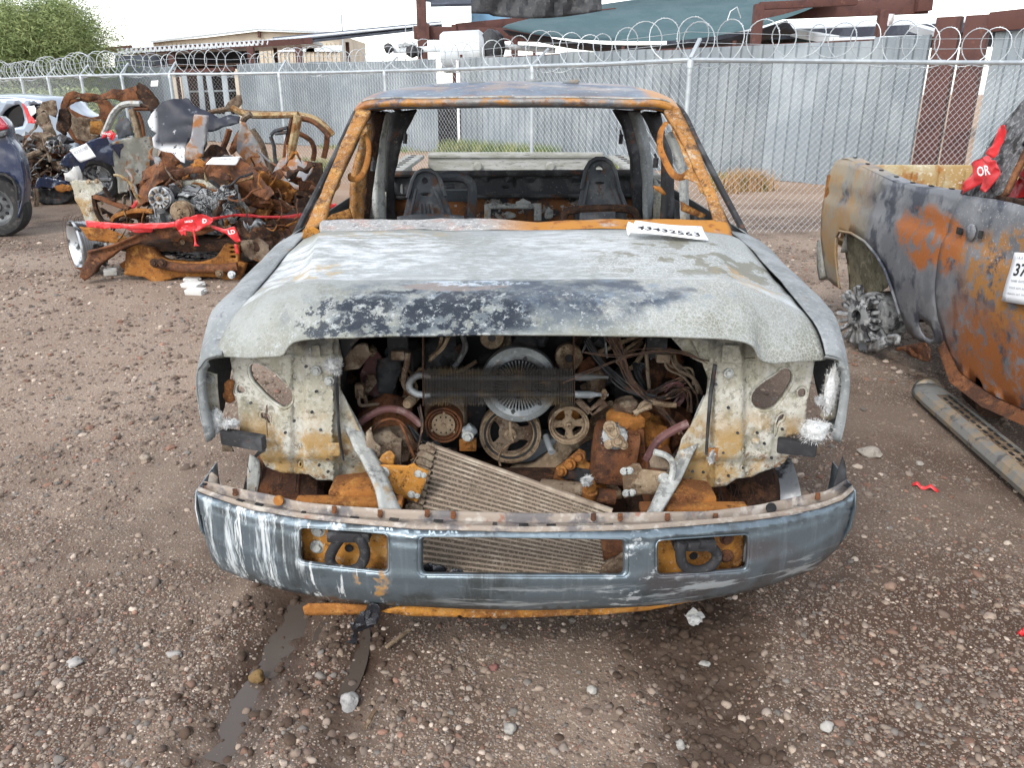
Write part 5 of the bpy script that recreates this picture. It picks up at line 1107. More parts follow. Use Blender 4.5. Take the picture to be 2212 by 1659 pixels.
for q, par, k in ([(R4(a), LP, 1) for a in ((836, 226), (851, 357), (940, 427), (981, 897))]+[(R5(a), RP, 1) for a in ((1412, 203), (1400, 308))]):
    MB().bolt(W(*q, 2.245+(0 if k else 0)), (0, -1, .1), .010).build('bolt', 'ashbar', par)
for q, par in [(R4(a), LP) for a in ((405, 578), (820, 640), (880, 760), (870, 1000), (925, 960), (1010, 1090), (1075, 1088), (930, 1045), (700, 700), (640, 780), (850, 500), (780, 330))]+[(R5(a), RP) for a in ((1140, 880), (1200, 855), (1260, 860), (1370, 750), (1450, 640), (1400, 500), (1330, 370), (1560, 640), (1600, 700), (1640, 780), (1700, 620), (1400, 880))]:
    MB().lathe([(0, .001), (.0045, .001), (.005, -.004)], W(*q, 2.236), (0, -1, .1), 10).build('hole_disc', 'char', par)  # dark discs stand in for the shade inside small holes
for o, par in ((R4((930,850),(1015,850),(1015,940),(930,940)), LP), (R4((815,190),(870,185),(880,260),(815,265)), LP), (R5((1370,150),(1460,155),(1480,250),(1360,250)), RP), (R5((1530,670),(1575,672),(1570,705),(1530,702)), RP)):
    MB().sheet(o, lambda x, y: W(x, y, 2.232), res=8).build('welded_plate', 'panel', par, solid=.006)
# dark ribbed strips on the panels, ash-white struts to the bumper
for pth, par, m in ((R4((985,330),(990,500),(1000,700),(1015,850),(1035,965)), LP, 'char'), (R5((1325,260),(1300,420),(1285,600),(1275,760)), RP, 'char')):
    MB().tube([W(x, y, 2.235) for x, y in pth], [.010, .010, .008, .007, .006][:len(pth)], 6, flat=.6).build('seal_strip', m, par)
MB().box(W(*R5((1312, 760)), 2.235), (.03, .004, .045)).build('label_plate', 'orange', RP)
strip([(*R4((940, 560)), 2.31), (*R4((1020, 700)), 2.30), (*R4((1100, 850)), 2.24), (*R4((1230, 1080)), 2.10), (*R4((1290, 1300)), 2.02)], [(*R4((1045, 540)), 2.34), (*R4((1115, 670)), 2.32), (*R4((1215, 850)), 2.26), (*R4((1345, 1100)), 2.12), (*R4((1430, 1300)), 2.04)], 'support_strut', 'ashbar', .012)
strip([(*R5((1262, 430)), 2.34), (*R5((1185, 600)), 2.32), (*R5((1105, 770)), 2.27), (*R5((1030, 900)), 2.15), (*R5((935, 1090)), 2.02)], [(*R5((1330, 480)), 2.31), (*R5((1260, 640)), 2.30), (*R5((1180, 800)), 2.24), (*R5((1110, 930)), 2.12), (*R5((1010, 1090)), 2.0)], 'support_strut', 'ashbar', .012)
# bracket plates
lb = MB().sheet(B5((340,1225),(380,1215),(600,1225),(660,1200),(700,1235),(785,1265),(760,1370),(695,1532),(590,1500),(480,1450),(395,1400),(350,1330)), lambda x, y: W(x, y, 2.17), [B5((560,1400),(568,1396),(576,1404),(568,1414))], res=8, amp=.004).build('mount_plate', 'gold', T, solid=.006)
rb = MB().sheet(R5((805,830),(850,822),(870,805),(905,808),(920,840),(1070,855),(1062,930),(1000,985),(930,985),(820,1008)), lambda x, y: W(x, y, 2.16), [R5((904,942),(910,938),(916,944),(910,952))], res=8, amp=.004).build('mount_plate', 'tan', T, solid=.006)
for q, r in ((B5((392, 1278)), .013), (B5((700, 1286)), .008), (B5((745, 1298)), .006), (B5((640, 1466)), .008), (B5((688, 1478)), .006)): MB().bolt(W(*q, 2.168), (0, -1, 0), r).build('bolt', 'ashbar', lb)
for q, r in ((R5((818, 853)), .008), (R5((848, 850)), .008), (R5((830, 975)), .008), (R5((862, 972)), .008), (R5((1040, 893)), .012)): MB().bolt(W(*q, 2.158), (0, -1, 0), r).build('bolt', 'ashbar', rb)
MB().sheet(B5((330,1195),(455,1085),(505,1130),(480,1210),(380,1215)), lambda x, y: W(x, y, 2.2), res=6, amp=.008, freq=20).build('bent_flap', 'gold', T, solid=.004)
MB().sheet(B5((250,930),(275,890),(330,1010),(360,1050),(355,1120),(310,1180),(260,1060)), lambda x, y: W(x, y, 2.24), res=6, amp=.008, freq=20).build('bent_flap', 'mud', T, solid=.004)
MB().sheet(R5((960,790),(985,745),(1060,790),(1085,840),(1010,835),(965,825)), lambda x, y: W(x, y, 2.18), res=6, amp=.008).build('bent_flap', 'mud', T, solid=.004)
MB().tube(crom([W(*q, 2.15) for q in R5((985,745),(1050,765),(1085,800),(1090,850),(1075,905))], 4), .010, 8).build('bent_pipe', 'ashbar', T)
# fender inner brackets and insulation
for o, m in ((R4((85,350),(180,380),(195,640),(210,660),(130,660),(95,560)), 'panel'), (R5((1940,320),(2010,330),(2000,560),(1970,575),(1920,560)), 'panel'), (R4((228,440),(255,415),(295,430),(285,510),(300,560),(270,580),(235,570)), 'orange')):
    MB().sheet(o, lambda x, y: W(x, y, 2.27), res=8, amp=.004).build('fender_bracket', m, T, solid=.006)
MB().bolt(W(*R4((126, 412)), 2.26), (0, -1, 0), .011).build('bolt', 'ashbar', T)
MB().bolt(W(*R5((1980, 373)), 2.26), (0, -1, 0), .010).build('bolt', 'ashbar', T)
for p0_, p1_, m in ((R4((215, 800)), R4((500, 850)), 'char'), (R5((1670, 705)), R5((1890, 730)), 'char')):
    MB().bar(W(*p0_, 2.24), W(*p1_, 2.2), .03, .05, .008).build('lamp_bracket', 'char', T)
MB().sheet(R4((205,800),(260,850),(290,905),(210,905)), lambda x, y: W(x, y, 2.26), res=8, amp=.004).build('bracket_end', 'mud', T, solid=.006)
MB().sheet(R5((1840,700),(1915,685),(1912,765),(1845,750)), lambda x, y: W(x, y, 2.22), res=8, amp=.004).build('bracket_end', 'mud', T, solid=.006)
def fluff(cells, name='insulation_tuft'):
    for k, (px, Y, r) in enumerate(cells):
        b = MB(); c = W(*px, Y); b.blob(c, (r[0]*.7, r[0]*.4, r[1]*.8), k*3+px[0], .45, 3, 2.4); rq = random.Random(int(px[0]))
        for i in range(1100):
            d = Vector((rq.gauss(0, 1), rq.gauss(-.4, .8), rq.gauss(0, 1))).normalized(); p = c+Vector((d.x*r[0], d.y*r[0]*.6, d.z*r[1]))*rq.uniform(.55, 1.05); e = p+(d*.5+mnoise.noise_vector(p*90)).normalized()*rq.uniform(.004, .013); w = d.cross(Vector((rq.random(), rq.random(), rq.random()))).normalized()*.0009
            b.add([p-w, p+w, e], [(0, 1, 2)])
        b.build(name, 'fluff', T, smooth=60)
fluff([(R5((1970, 400)), 2.24, (.028, .085)), (R5((1880, 630)), 2.2, (.055, .04)), (R4((165, 700)), 2.24, (.03, .045)), (R4((265, 715)), 2.23, (.03, .014)), (R4((965, 318)), 2.22, (.026, .022)), (R5((1910, 455)), 2.24, (.012, .012)), (R4((990, 340)), 2.22, (.012, .02)), (B6((955, 1345)), 2.28, (.018, .016)), (R5((1305, 770)), 2.225, (.008, .02))])
# ---- leaning radiator / intercooler core
TL, TR, BR, BL = W(942, 972, 2.34), W(1322, 1108, 2.14), W(1306, 1300, 1.965), W(878, 1268, 1.985)
def RC(a, t, off=0.0):
    p = TL.lerp(TR, a).lerp(BL.lerp(BR, a), t); n = (TR-TL).cross(BL-TL).normalized(); n = -n if n.y > 0 else n
    return p+n*off
rad = MB(); nr_ = 26
MB().grid([[RC(a/30, t/20, -.012) for a in range(31)] for t in range(21)]).build('radiator_fins', 'finfill', T, solid=.02)
RT = None
for k in range(nr_):
    t0 = (k+.22)/nr_; t1 = (k+.62)/nr_; a1 = 1.0 if k < 14 else 1-.02*math.sin(k*2.1)
    rows = [[RC(a1*a/16, t0, .002), RC(a1*a/16, t0, .009), RC(a1*a/16, t1, .009), RC(a1*a/16, t1, .002)] for a in range(17)]
    MB().grid(rows).build('radiator_tube', 'radiator', T, smooth=0)
# fin zigzag between the tubes
fz = MB()
for k in range(nr_):
    t0 = (k-.35)/nr_; t1 = (k+.2)/nr_
    if k == 0: continue
    for a in range(150):
        x = a/150
        if k > 16 and x > .97: continue
        fz.add([RC(x, t0, -.002), RC(x+.0016, t0, .004), RC(x+.0062, t1, .004), RC(x+.0046, t1, -.002)], [(0, 1, 2, 3)])
fz.build('radiator_fin_zigzag', 'radiator', T, smooth=0, kind='stuff')
for k in range(16):
    t = (k+.5)/18; MB().tube([RC(-.085, t, .006), RC(-.05, t, .018), RC(.0, t, .010)], [.010, .014, .011], 8).build('tank_rib', 'mud', T)
MB().tube([RC(-.05, 0, -.01), RC(-.05, 1, -.01)], .026, 10).build('radiator_tank', 'mud', T)
MB().tube([RC(-.06, -.015, 0), RC(.5, -.015, 0), RC(1, -.015, 0)], .010, 6).build('radiator_edge', 'radiator', T)
# ---- engine bay
bay = MB(); bay.box((TC, 3.2, .75), (1.7, .06, .9)); bay.build('bay_rear_wall', 'soot', T)
for sg in (-1, 1):
    MB().grid([[Vector((TC+sg*(.62+.12*(z-.6)), Y, z)) for z in (.55, .75, .95, 1.1)] for Y in (2.32, 2.6, 2.9, 3.2)]).build('inner_fender', 'char', T, solid=.004)
MB().box((TC-.02, 2.95, .78), (.62, .4, .5), None, .05).build('engine_block', 'soot', T)
MB().box((TC-.02, 2.88, 1.02), (.5, .36, .1), None, .03).build('intake_manifold', 'soot', T)
MB().box((TC-.02, 3.0, .5), (.42, .3, .2), None, .05).build('oil_pan', 'dark', T)
def disc(px, Y, rpx, name, m, prof, tilt=(0, -1, .06), n=40, **k):
    c = W(*px, Y); r = rpx/FPX*(c.y*CP+(CAM_H-c.z)*SP); return c, r, MB().lathe([(a*r, b) for a, b in prof], c, tilt, n)
def axis3(tilt):
    ax = Vector(tilt).normalized(); x = Vector((0, 0, 1)).cross(ax).normalized(); return ax, x, ax.cross(x)
# fan clutch
tl_ = (0, -1, .10); c, r, b = disc(B6((365, 505)), 2.475, 84, 'fan', 'alu', [(0, .03), (.14, .03), (.16, .022), (.3, .018), (.32, .006), (.64, .006), (.68, .016), (.8, .02), (.98, .012), (1, 0), (1, -.03), (.6, -.05)], tl_, 64)
FC = b.build('fan_clutch', 'alu', T); ax, xx, yy = axis3(tl_)
b = MB()
for k in range(44):
    a = 2*math.pi*k/44; d = xx*math.cos(a)+yy*math.sin(a); b.bar(c+d*r*.34+ax*.016, c+d*r*.66+ax*.016, .004, .018, 0, ax)
b.build('cooling_fin', 'alu', FC, smooth=0, kind='stuff')
MB().lathe([(.33*r, .007), (.66*r, .007)], c, tl_, 48).build('fin_recess', 'soot', FC)
MB().lathe([(.82*r, .0205), (.9*r, .020), (.985*r, .013)], c+ax*.001, tl_, 64).build('outer_ring', 'fender', FC)
for k in range(6):
    a = k*1.05+.3; d = xx*math.cos(a)+yy*math.sin(a); MB().bolt(c+d*r*.74+ax*.016, ax, .006).build('bolt', 'char', FC)
def windows_pulley(px, Y, rpx, name, m, nwin, w0, w1, hub, ring, m2='soot', depth=.03):
    c, r, b = disc(px, Y, rpx, name, m, [(ring*.98, .0), (ring, .012), (.9, .014), (.93, .02), (.985, .02), (1, .014), (1, -depth), (.9, -depth)], n=48)
    o = b.build(name, m, T); ax, xx, yy = axis3((0, -1, .06))
    loop = lambda rad, n=40, a0=0, a1=2*math.pi: [(rad*math.cos(a0+(a1-a0)*i/n), rad*math.sin(a0+(a1-a0)*i/n)) for i in range(n)]
    holes = []
    for k in range(nwin):
        a0 = 2*math.pi*k/nwin+.35; a1 = a0+2*math.pi/nwin*.62
        holes.append([(w1*math.cos(a0+(a1-a0)*i/8), w1*math.sin(a0+(a1-a0)*i/8)) for i in range(9)]+[(w0*math.cos(a1-(a1-a0)*(.15+.7*i/5)), w0*math.sin(a1-(a1-a0)*(.15+.7*i/5))) for i in range(6)])
    sp_ = MB().sheet(loop(ring+.02), lambda x, y: c+(xx*x+yy*y)*r-ax*(.004+.01*math.exp(-((x*x+y*y)/.12))*-1), holes, res=.1); sp_.build('spoke_plate', m if m2 == 'soot' else 'mud', o, solid=.008)
    h = MB().lathe([(0, .014), (hub*.45*r, .014), (hub*.5*r, .022), (hub*r, .02), (hub*1.1*r, 0), (hub*1.2*r, -.004)], c, (0, -1, .06), 24); h.build('hub', m, o)
    return o, c, r
CPu, c, r = windows_pulley(B6((290, 930)), 2.55, 67, 'crank_pulley', 'tan', 3, .38, .66, .2, .74, 'dark')
MB().lathe([(.775*r, .013), (.80*r, .0165), (.845*r, .0165), (.86*r, .013)], c, (0, -1, .06), 48).build('rubber_ring', 'rubber', CPu)
MB().lathe([(0, 0), (.8*r, 0)], c+Vector((0, .05, 0)), (0, -1, .06), 24).build('pulley_back', 'soot', CPu)
PP, c, r = windows_pulley(B6((797, 850)), 2.5, 44, 'steering_pump_pulley', 'tan', 4, .36, .72, .13, .8)
MB().lathe([(0, 0), (.6*r, 0)], c+Vector((0, .06, 0)), (0, -1, .06), 24).build('pulley_back', 'orange', PP)
c, r, b = disc(B5((920, 850)), 2.5, 41, 'ac', 'brown', [(0, .012), (.62, .012), (.66, .004), (.72, .004), (.74, .016), (.8, .016), (.82, .006), (.86, .006), (.88, .018), (.97, .018), (1, .01), (1, -.05), (.8, -.06)])
AC = b.build('compressor_pulley', 'brown', T)
MB().lathe([(0, .016), (.1*r, .018), (.12*r, .0135), (.6*r, .0135), (.62*r, .012)], c, (0, -1, .06), 32).build('clutch_plate', 'tan', AC)
ax, xx, yy = axis3((0, -1, .06))
for k in range(10):
    a = k*.628; d = xx*math.cos(a)+yy*math.sin(a); MB().lathe([(0, .0148), (r*.045, .0148), (r*.05, .013)], c+d*r*.45, ax, 10).build('plate_hole', 'soot', AC)
for k in range(3):
    a = k*2.09+1.5; d = xx*math.cos(a)+yy*math.sin(a); MB().lathe([(0, .019), (r*.07, .018), (r*.08, .013)], c+d*r*.66, ax, 10).build('rivet', 'tan', AC)
MB().box(c+Vector((0, .14, 0)), (.15, .2, .16), None, .03).build('compressor_body', 'mud', T)
for px, Y, rp, nm in ((B6((800, 275)), 2.56, 30, 'idler_pulley'), (B6((130, 100)), 2.6, 26, 'idler_pulley')):
    c, r, b = disc(px, Y, rp, nm, 'tan', [(0, .01), (.14, .012), (.16, .004), (.3, .004), (.34, .01), (.42, .01), (.44, .004), (.92, .004), (1, 0), (1, -.03)]); o = b.build(nm, 'tan', T); MB().bolt(c+Vector((0, -.006, 0)), (0, -1, .06), .009).build('bolt', 'char', o)
# oil cooler: hanging fin pack with tubes
cx0, cx1, cy0, cy1 = 914.5, 1239, 794, 872
OC = MB(); NF = 100
for k in range(NF):
    x = lerp(cx0+2, cx1-2, (k+.5)/NF); a = W(x, cy0+2*math.sin(k*1.7), 2.40); bq = W(x+.6*math.sin(k*.9), cy1+2*math.sin(k*2.3), 2.40); MBb = OC.bar(a, bq, .0009, .03, 0, Vector((0, 1, 0)))
OC = OC.build('oil_cooler', 'coolfin', T, smooth=0, kind='stuff')
for x, m in ((cx0, 'ashbar'), (cx1, 'ashbar')):
    MB().bar(W(x, 716, 2.42), W(x+1, cy1+2, 2.40), .004, .04, 0, Vector((0, 1, 0))).build('cooler_end_plate', 'dark', T)
for y in (816, 851): MB().tube([W(cx0, y, 2.4), W(cx1, y, 2.4)], .0105, 10).build('cooler_tube', 'char', T)
MB().tube(crom([W(*q, 2.40) for q in ((930, 813), (905, 811), (888, 822), (884, 832), (888, 843), (905, 852), (930, 852))], 4), .0115, 10).build('cooler_bend', 'alu', T)
for y0, e in ((814, 0), (852, 1)):
    MB().tube([W(1240, y0, 2.4), W(1277, y0+.5, 2.4), W(1288, y0+.5, 2.4), W(1314, y0+1, 2.4)], [.0125, .0125, .007, .006], 10).build('cooler_fitting', 'alu', T)
MB().blob(W(1305, 852, 2.4), (.012, .012, .02), 3, .3, 2).build('fitting_clamp', 'tan', T)
# wishbone bracket right of the cooler
for a, bq in ((B6((865, 635)), B6((985, 750))), (B6((985, 760)), B6((1125, 665))), (B6((985, 750)), B6((1095, 640)))):
    MB().bar(W(*a, 2.44), W(*bq, 2.44), .014, .022, .004).build('bracket_arm', 'mud', T)
# crossmember beam sweeping up to the right
cmb = B6((280,1190),(430,1215),(540,1180),(650,1060),(740,960),(930,880),(1010,790),(1100,660),(1200,640),(1260,760),(1150,870),(1080,960),(1000,1040),(860,1070),(760,1180),(680,1280),(640,1360),(430,1340),(280,1300))
MB().sheet(cmb, lambda x, y: W(x, y, 2.62-.0006*(y-900)), res=8, amp=.008, freq=9, round_=1).build('crossmember', 'tan', T, solid=.05)
MB().sheet(B6((820,1090),(960,1010),(1080,960),(1060,1130),(960,1200)), lambda x, y: W(x, y, 2.58), res=8, amp=.006).build('crossmember_pocket', 'char', T, solid=.02)
eb = B6((660,1340),(690,1230),(740,1200),(850,1110),(890,1080),(940,1100),(950,1180),(1010,1220),(1080,1230),(1130,1400),(1150,1420),(980,1400),(860,1380))
EBo = MB().sheet(eb, lambda x, y: W(x, y, 2.42), res=8, amp=.004).build('engine_mount_bracket', 'orange', T, solid=.012)
MB().sheet(B6((710,1310),(740,1270),(830,1230),(960,1250),(1040,1270),(1090,1370),(990,1380),(800,1340)), lambda x, y: W(x, y, 2.408), res=8, amp=.004).build('mount_recess', 'char', EBo, solid=.004)
for q in B6((735, 1260), (812, 1200), (893, 1135)): MB().bolt(W(*q, 2.41), (-.3, -1, .2), .013, .02).build('bolt', 'orange', EBo)
MB().tube([W(*B6((560, 1400)), 2.4), W(*B6((900, 1430)), 2.36), W(*B6((1010, 1440)), 2.34)], .028, 10).build('steering_link', 'mud', T)
MB().tube([W(*B6((1000, 1470)), 2.34), W(*B6((1200, 1490)), 2.34)], .026, 12).build('steering_rod', 'brown', T)
MB().lathe([(0, .03), (.015, .03), (.02, .02), (.02, 0), (.027, -.005), (.024, -.05)], W(*B6((985, 1420)), 2.32), (0, -.3, 1), 16).build('ball_joint', 'orange', T)
# steering gear box
gx = B6((1195, 1100)); g = W(*gx, 2.42)
SG_ = MB().box(g, (.15, .13, .2), Matrix.Rotation(.1, 3, 'Y'), .03); SG_ = SG_.build('steering_gear', 'brown', T)
tp = MB().sheet(B6((1085,950),(1120,870),(1290,900),(1310,960),(1290,1060),(1200,1080),(1110,1060)), lambda x, y: W(x, y, 2.34), res=6, amp=.002).build('gear_cover', 'silver', SG_, solid=.02)
for q in B6((1155, 880), (1185, 925), (1145, 1030), (1275, 1035), (1225, 1000)): MB().bolt(W(*q, 2.335), (0, -1, .3), .010 if q[1] > 960 else .014).build('bolt', 'tan', SG_)
MB().blob(W(*B6((1140, 1230)), 2.44), (.075, .07, .035), 3, .12, 3).build('gear_base', 'brown', SG_)
MB().blob(W(*B6((1310, 800)), 2.44), (.07, .06, .05), 5, .25, 3).build('gear_valve', 'orange', SG_)
MB().blob(W(*B6((1300, 690)), 2.43), (.045, .04, .028), 8, .3, 3).build('gear_cap', 'mud', SG_)
MB().box(W(*B6((1380, 1100)), 2.45), (.06, .1, .22), Matrix.Rotation(-.12, 3, 'Y'), .015).build('gear_side', 'brown', SG_)
MB().blob(W(*B6((1490, 1080)), 2.52), (.075, .08, .13), 9, .25, 3).build('axle_housing', 'orange', T)
MB().blob(W(*B6((1560, 860)), 2.62), (.13, .1, .11), 4, .35, 3).build('spring_tower', 'brown', T)
MB().sheet(B6((1060,1230),(1090,1270),(1250,1430),(1260,1500),(1200,1510),(1050,1250)), lambda x, y: W(x, y, 2.4), res=8, amp=.003).build('frame_gusset', 'tan', T, solid=.01)
MB().tube(crom([W(*q, 2.4) for q in B6((1380, 770), (1440, 680), (1500, 660), (1600, 680), (1730, 690))], 4), .009, 8).build('pressure_pipe', 'tan', T)
MB().tube(crom([W(*q, 2.38) for q in B6((1365, 760), (1440, 720), (1520, 700))], 4), .009, 8).build('pressure_pipe', 'tan', T)
# left cluster
MB().blob(W(*B5((430, 900)), 2.5), (.11, .1, .12), 13, .22, 3).build('accessory_housing', 'brown', T)
MB().blob(W(*B5((450, 1050)), 2.42), (.085, .08, .075), 15, .35, 3).build('mud_caked_casting', 'mud', T)
MB().box(W(*B5((520, 1160)), 2.36), (.03, .05, .14), Matrix.Rotation(.05, 3, 'Y'), .006).build('casting_arm', 'mud', T)
MB().sheet(B5((280,260),(300,230),(330,200),(400,290),(390,400),(370,470),(430,640),(330,640),(230,560),(200,420)), lambda x, y: W(x, y, 2.62), res=8, amp=.01).build('battery_tray_wall', 'hose', T, solid=.01)
MB().sheet(B5((340,300),(500,230),(540,330),(520,500),(470,640),(400,680),(340,560)), lambda x, y: W(x, y, 2.6), res=8, amp=.014, freq=14).build('scorched_shield', 'char', T, solid=.01)
MB().sheet(B5((215,530),(270,440),(330,440),(340,500),(260,590),(215,600)), lambda x, y: W(x, y, 2.56), res=6, amp=.008, freq=16).build('rust_flake_panel', 'mud', T, solid=.006)
MB().sheet(B5((40,260),(170,160),(250,155),(260,220),(290,230),(170,370),(30,400),(60,340)), lambda x, y: W(x, y, 2.4), res=8, amp=.008).build('tray_bracket', 'mud', T, solid=.008)
MB().box(W(*B5((525, 250)), 2.45), (.045, .03, .03), None, .006).build('latch_block', 'mud', T)
MB().box(W(*B6((1615, 275)), 2.45), (.045, .03, .03), None, .006).build('latch_block', 'mud', T)
for q in (B5((525, 180)), B6((1560, 150))): MB().box(W(*q, 2.52), (.07, .03, .1), None, .006).build('hood_stop', 'char', T)
MB().tube(crom([W(*q, 2.44) for q in B5((610, 230), (600, 330), (575, 430), (580, 520), (650, 590), (700, 640))], 4), [.010]*21, 8).build('coolant_pipe', 'mud', T)
MB().tube(crom([W(*q, 2.46) for q in B5((190, 560), (180, 650), (200, 690), (260, 690), (350, 680), (370, 720))], 4), .006, 8).build('brake_line', 'mud', T)
MB().tube(crom([W(*q, 2.5) for q in B5((225, 600), (250, 680), (290, 780))], 4), .008, 8).build('brake_line', 'mud', T)
MB().box(W(*B5((190, 560)), 2.48), (.03, .03, .05), None, .006).build('line_fitting', 'tan', T)
MB().tube(crom([W(*q, 2.38) for q in B5((180, 850), (280, 780), (380, 730), (470, 720), (560, 740), (640, 790), (720, 860))], 4), .012, 8).build('vacuum_hose', 'hose', T)
MB().tube(crom([W(*q, 2.3) for q in R5((1175, 585), (1100, 620), (1020, 670), (975, 730), (945, 790))], 4), .014, 8).build('vacuum_hose', 'hose', T)
MB().lathe([(0, .03), (.014, .03), (.018, .02), (.018, -.02)], W(*B5((630, 655)), 2.42), (-.3, -1, 0), 16).build('pipe_end', 'tan', T)
MB().blob(W(*B5((1140, 920)), 2.5), (.03, .03, .03), 4, .5, 2).build('melted_lump', 'alu', T)
MB().bolt(W(*B5((1130, 955)), 2.46), (0, -1, 0), .013, .02).build('bolt', 'ashbar', T)
b = MB().box(W(*B5((1130, 1030)), 2.5), (.06, .02, .045), None, .004); b.build('engine_tab', 'orange', T); MB().bolt(W(*B5((1132, 1040)), 2.488), (0, -1, 0), .009).build('bolt', 'orange', T)
MB().tube([W(*B6((600, 960)), 2.54), W(*B6((650, 1100)), 2.46)], .012, 10).build('water_neck', 'alu', T)
MB().box(W(*B6((530, 1060)), 2.66), (.2, .1, .12), None, .02).build('timing_cover', 'alu', T)
MB().box(W(*B5((1050, 700)), 2.7), (.22, .12, .3), None, .03).build('front_cover', 'char', T)
MB().sheet(B6((900,320),(990,260),(1040,330),(1050,460),(960,470),(880,400)), lambda x, y: W(x, y, 2.62), res=7, amp=.008).build('accessory_bracket', 'brown', T, solid=.02)
MB().blob(W(*B6((1040, 480)), 2.58), (.035, .03, .05), 2, .15, 3).build('solenoid', 'mud', T)
# white/blue ash strip behind the cooler fins
MB().box(W(1122, 834, 2.47), (.125, .012, .026), None, .004).build('fan_hub_plate', 'alu', T)
# wires and hoses
rw = random.Random(21)
def wirebundle(path, n, sp, r, Y, m='wire', name='burnt_wire'):
    for k in range(n):
        ox, oy = rw.gauss(0, sp), rw.gauss(0, sp*.6); sc_ = rw.uniform(.6, 1.5)
        pts = [W(x+ox*(.6+.5*math.sin(i*1.3+k))*sc_, y+oy*(.6+.5*math.cos(i*1.7+k)), Y+rw.uniform(-.03, .03)) for i, (x, y) in enumerate(path)]
        MB().tube(crom(pts, 5), r*rw.uniform(.7, 1.3), 5).build(name, m, T)
wirebundle(R5((740,100),(800,230),(850,350),(930,440),(990,470)), 16, 8, .003, 2.42)
wirebundle(R5((620,120),(680,220),(760,320),(860,400),(1000,450)), 8, 9, .0035, 2.45, 'char')
wirebundle(R5((930,430),(1010,400),(1100,370),(1160,330)), 9, 8, .003, 2.5)
wirebundle(R5((960,450),(1050,440),(1130,400),(1180,420),(1190,520)), 7, 9, .003, 2.46)
wirebundle(R5((970,460),(1040,530),(1100,590),(1130,650)), 6, 7, .0035, 2.44)
wirebundle(R5((600,190),(760,215),(900,195),(1100,185),(1300,240),(1540,220)), 4, 4, .0014, 2.28)
wirebundle(R5((480,350),(640,290),(800,230),(960,190),(1160,190),(1280,250)), 2, 4, .0014, 2.3)
wirebundle(B6((285,830),(290,930),(310,1000),(240,1050),(190,1130),(200,1215)), 2, 2, .003, 2.44, 'tan')
wirebundle(B5((720,700),(740,850),(720,960),(710,1080),(720,1180)), 5, 5, .0025, 2.36)
wirebundle(B5((280,900),(400,820),(520,830),(590,940),(640,1080),(700,1210)), 4, 5, .003, 2.36, 'brown')
wirebundle(B5((600,860),(680,960),(760,1020),(880,1020)), 6, 8, .003, 2.4, 'char')
wirebundle(B5((700,1180),(760,1120),(800,1080),(830,1060)), 10, 10, .0014, 2.33, 'tan')
wirebundle(B5((960,100),(900,200),(800,300)), 4, 5, .006, 2.5, 'tan', 'engine_hose')
wirebundle(B5((1080,90),(1100,180),(1060,280),(1010,360)), 3, 3, .006, 2.5, 'alu', 'engine_hose')
wirebundle(R5((880,250),(900,330),(960,420),(1000,440)), 5, 12, .006, 2.55, 'char', 'engine_hose')
wirebundle(R5((940,190),(950,300),(960,410)), 2, 3, .006, 2.5, 'mud', 'engine_hose')
wirebundle(R5((1080,200),(1120,280),(1200,330),(1230,420)), 6, 12, .004, 2.48, 'mud', 'engine_hose')
wirebundle(R5((1040,400),(1080,360),(1130,370),(1150,430),(1120,480)), 4, 6, .005, 2.5, 'hose', 'engine_hose')
wirebundle(R4((520,590),(515,680),(520,800)), 3, 2, .0012, 2.25)
wirebundle(R5((1290,905),(1310,960),(1300,1050)), 6, 10, .0016, 2.3)
rb2 = random.Random(77)
for k in range(46):
    q = (rb2.uniform(740, 1480), rb2.uniform(735, 870)); Y0 = rb2.uniform(2.6, 2.8); c0 = W(*q, Y0); m = rb2.choice(('mud', 'char', 'char', 'dark', 'silver', 'brown', 'tan'))
    if k % 3: MB().box(c0, (rb2.uniform(.015, .06), rb2.uniform(.015, .05), rb2.uniform(.012, .05)), Matrix.Rotation(rb2.uniform(-.8, .8), 3, 'Y') @ Matrix.Rotation(rb2.uniform(-.5, .5), 3, 'Z'), .004).bolt(c0+Vector((0, -.02, 0)), (0, -1, 0), .006).build('engine_bracket', m, T)
    else: MB().tube(crom([c0, c0+Vector((rb2.uniform(-.06, .06), -.02, rb2.uniform(-.05, .05))), c0+Vector((rb2.uniform(-.12, .12), 0, rb2.uniform(-.1, .1))), c0+Vector((rb2.uniform(-.16, .16), .02, rb2.uniform(-.12, .12)))], 4), rb2.uniform(.004, .011), 7).build('engine_hose', m, T)
for q, m, rr_ in ((R5((1000, 300)), 'dark', .07), (R5((1060, 260)), 'brown', .06), (R5((900, 300)), 'silver', .035), (R5((860, 370)), 'soot', .08), (R5((1180, 430)), 'dark', .05), (R5((640, 230)), 'dark', .05), (B5((620, 250)), 'soot', .06), (B5((900, 230)), 'char', .08), (B6((430, 130)), 'char', .05), (B6((250, 140)), 'mud', .03), (B6((370, 130)), 'tan', .02), (B6((540, 110)), 'char', .03), (R5((690, 330)), 'char', .04)):
    MB().blob(W(*q, 2.7), rr_, int(q[0]), .35, 3).build('scorched_component', m, T)
# hood hinge / spring plates seen dark in the corners
MB().sheet(R5((1080,110),(1250,110),(1330,180),(1260,260),(1160,200)), lambda x, y: W(x, y, 2.34), res=8, amp=.004).build('corner_gusset', 'panel', T, solid=.005)
MB().sheet(R4((1010,110),(1180,110),(1100,190),(1030,290),(1000,180)), lambda x, y: W(x, y, 2.34), res=8, amp=.004).build('corner_gusset', 'char', T, solid=.005)
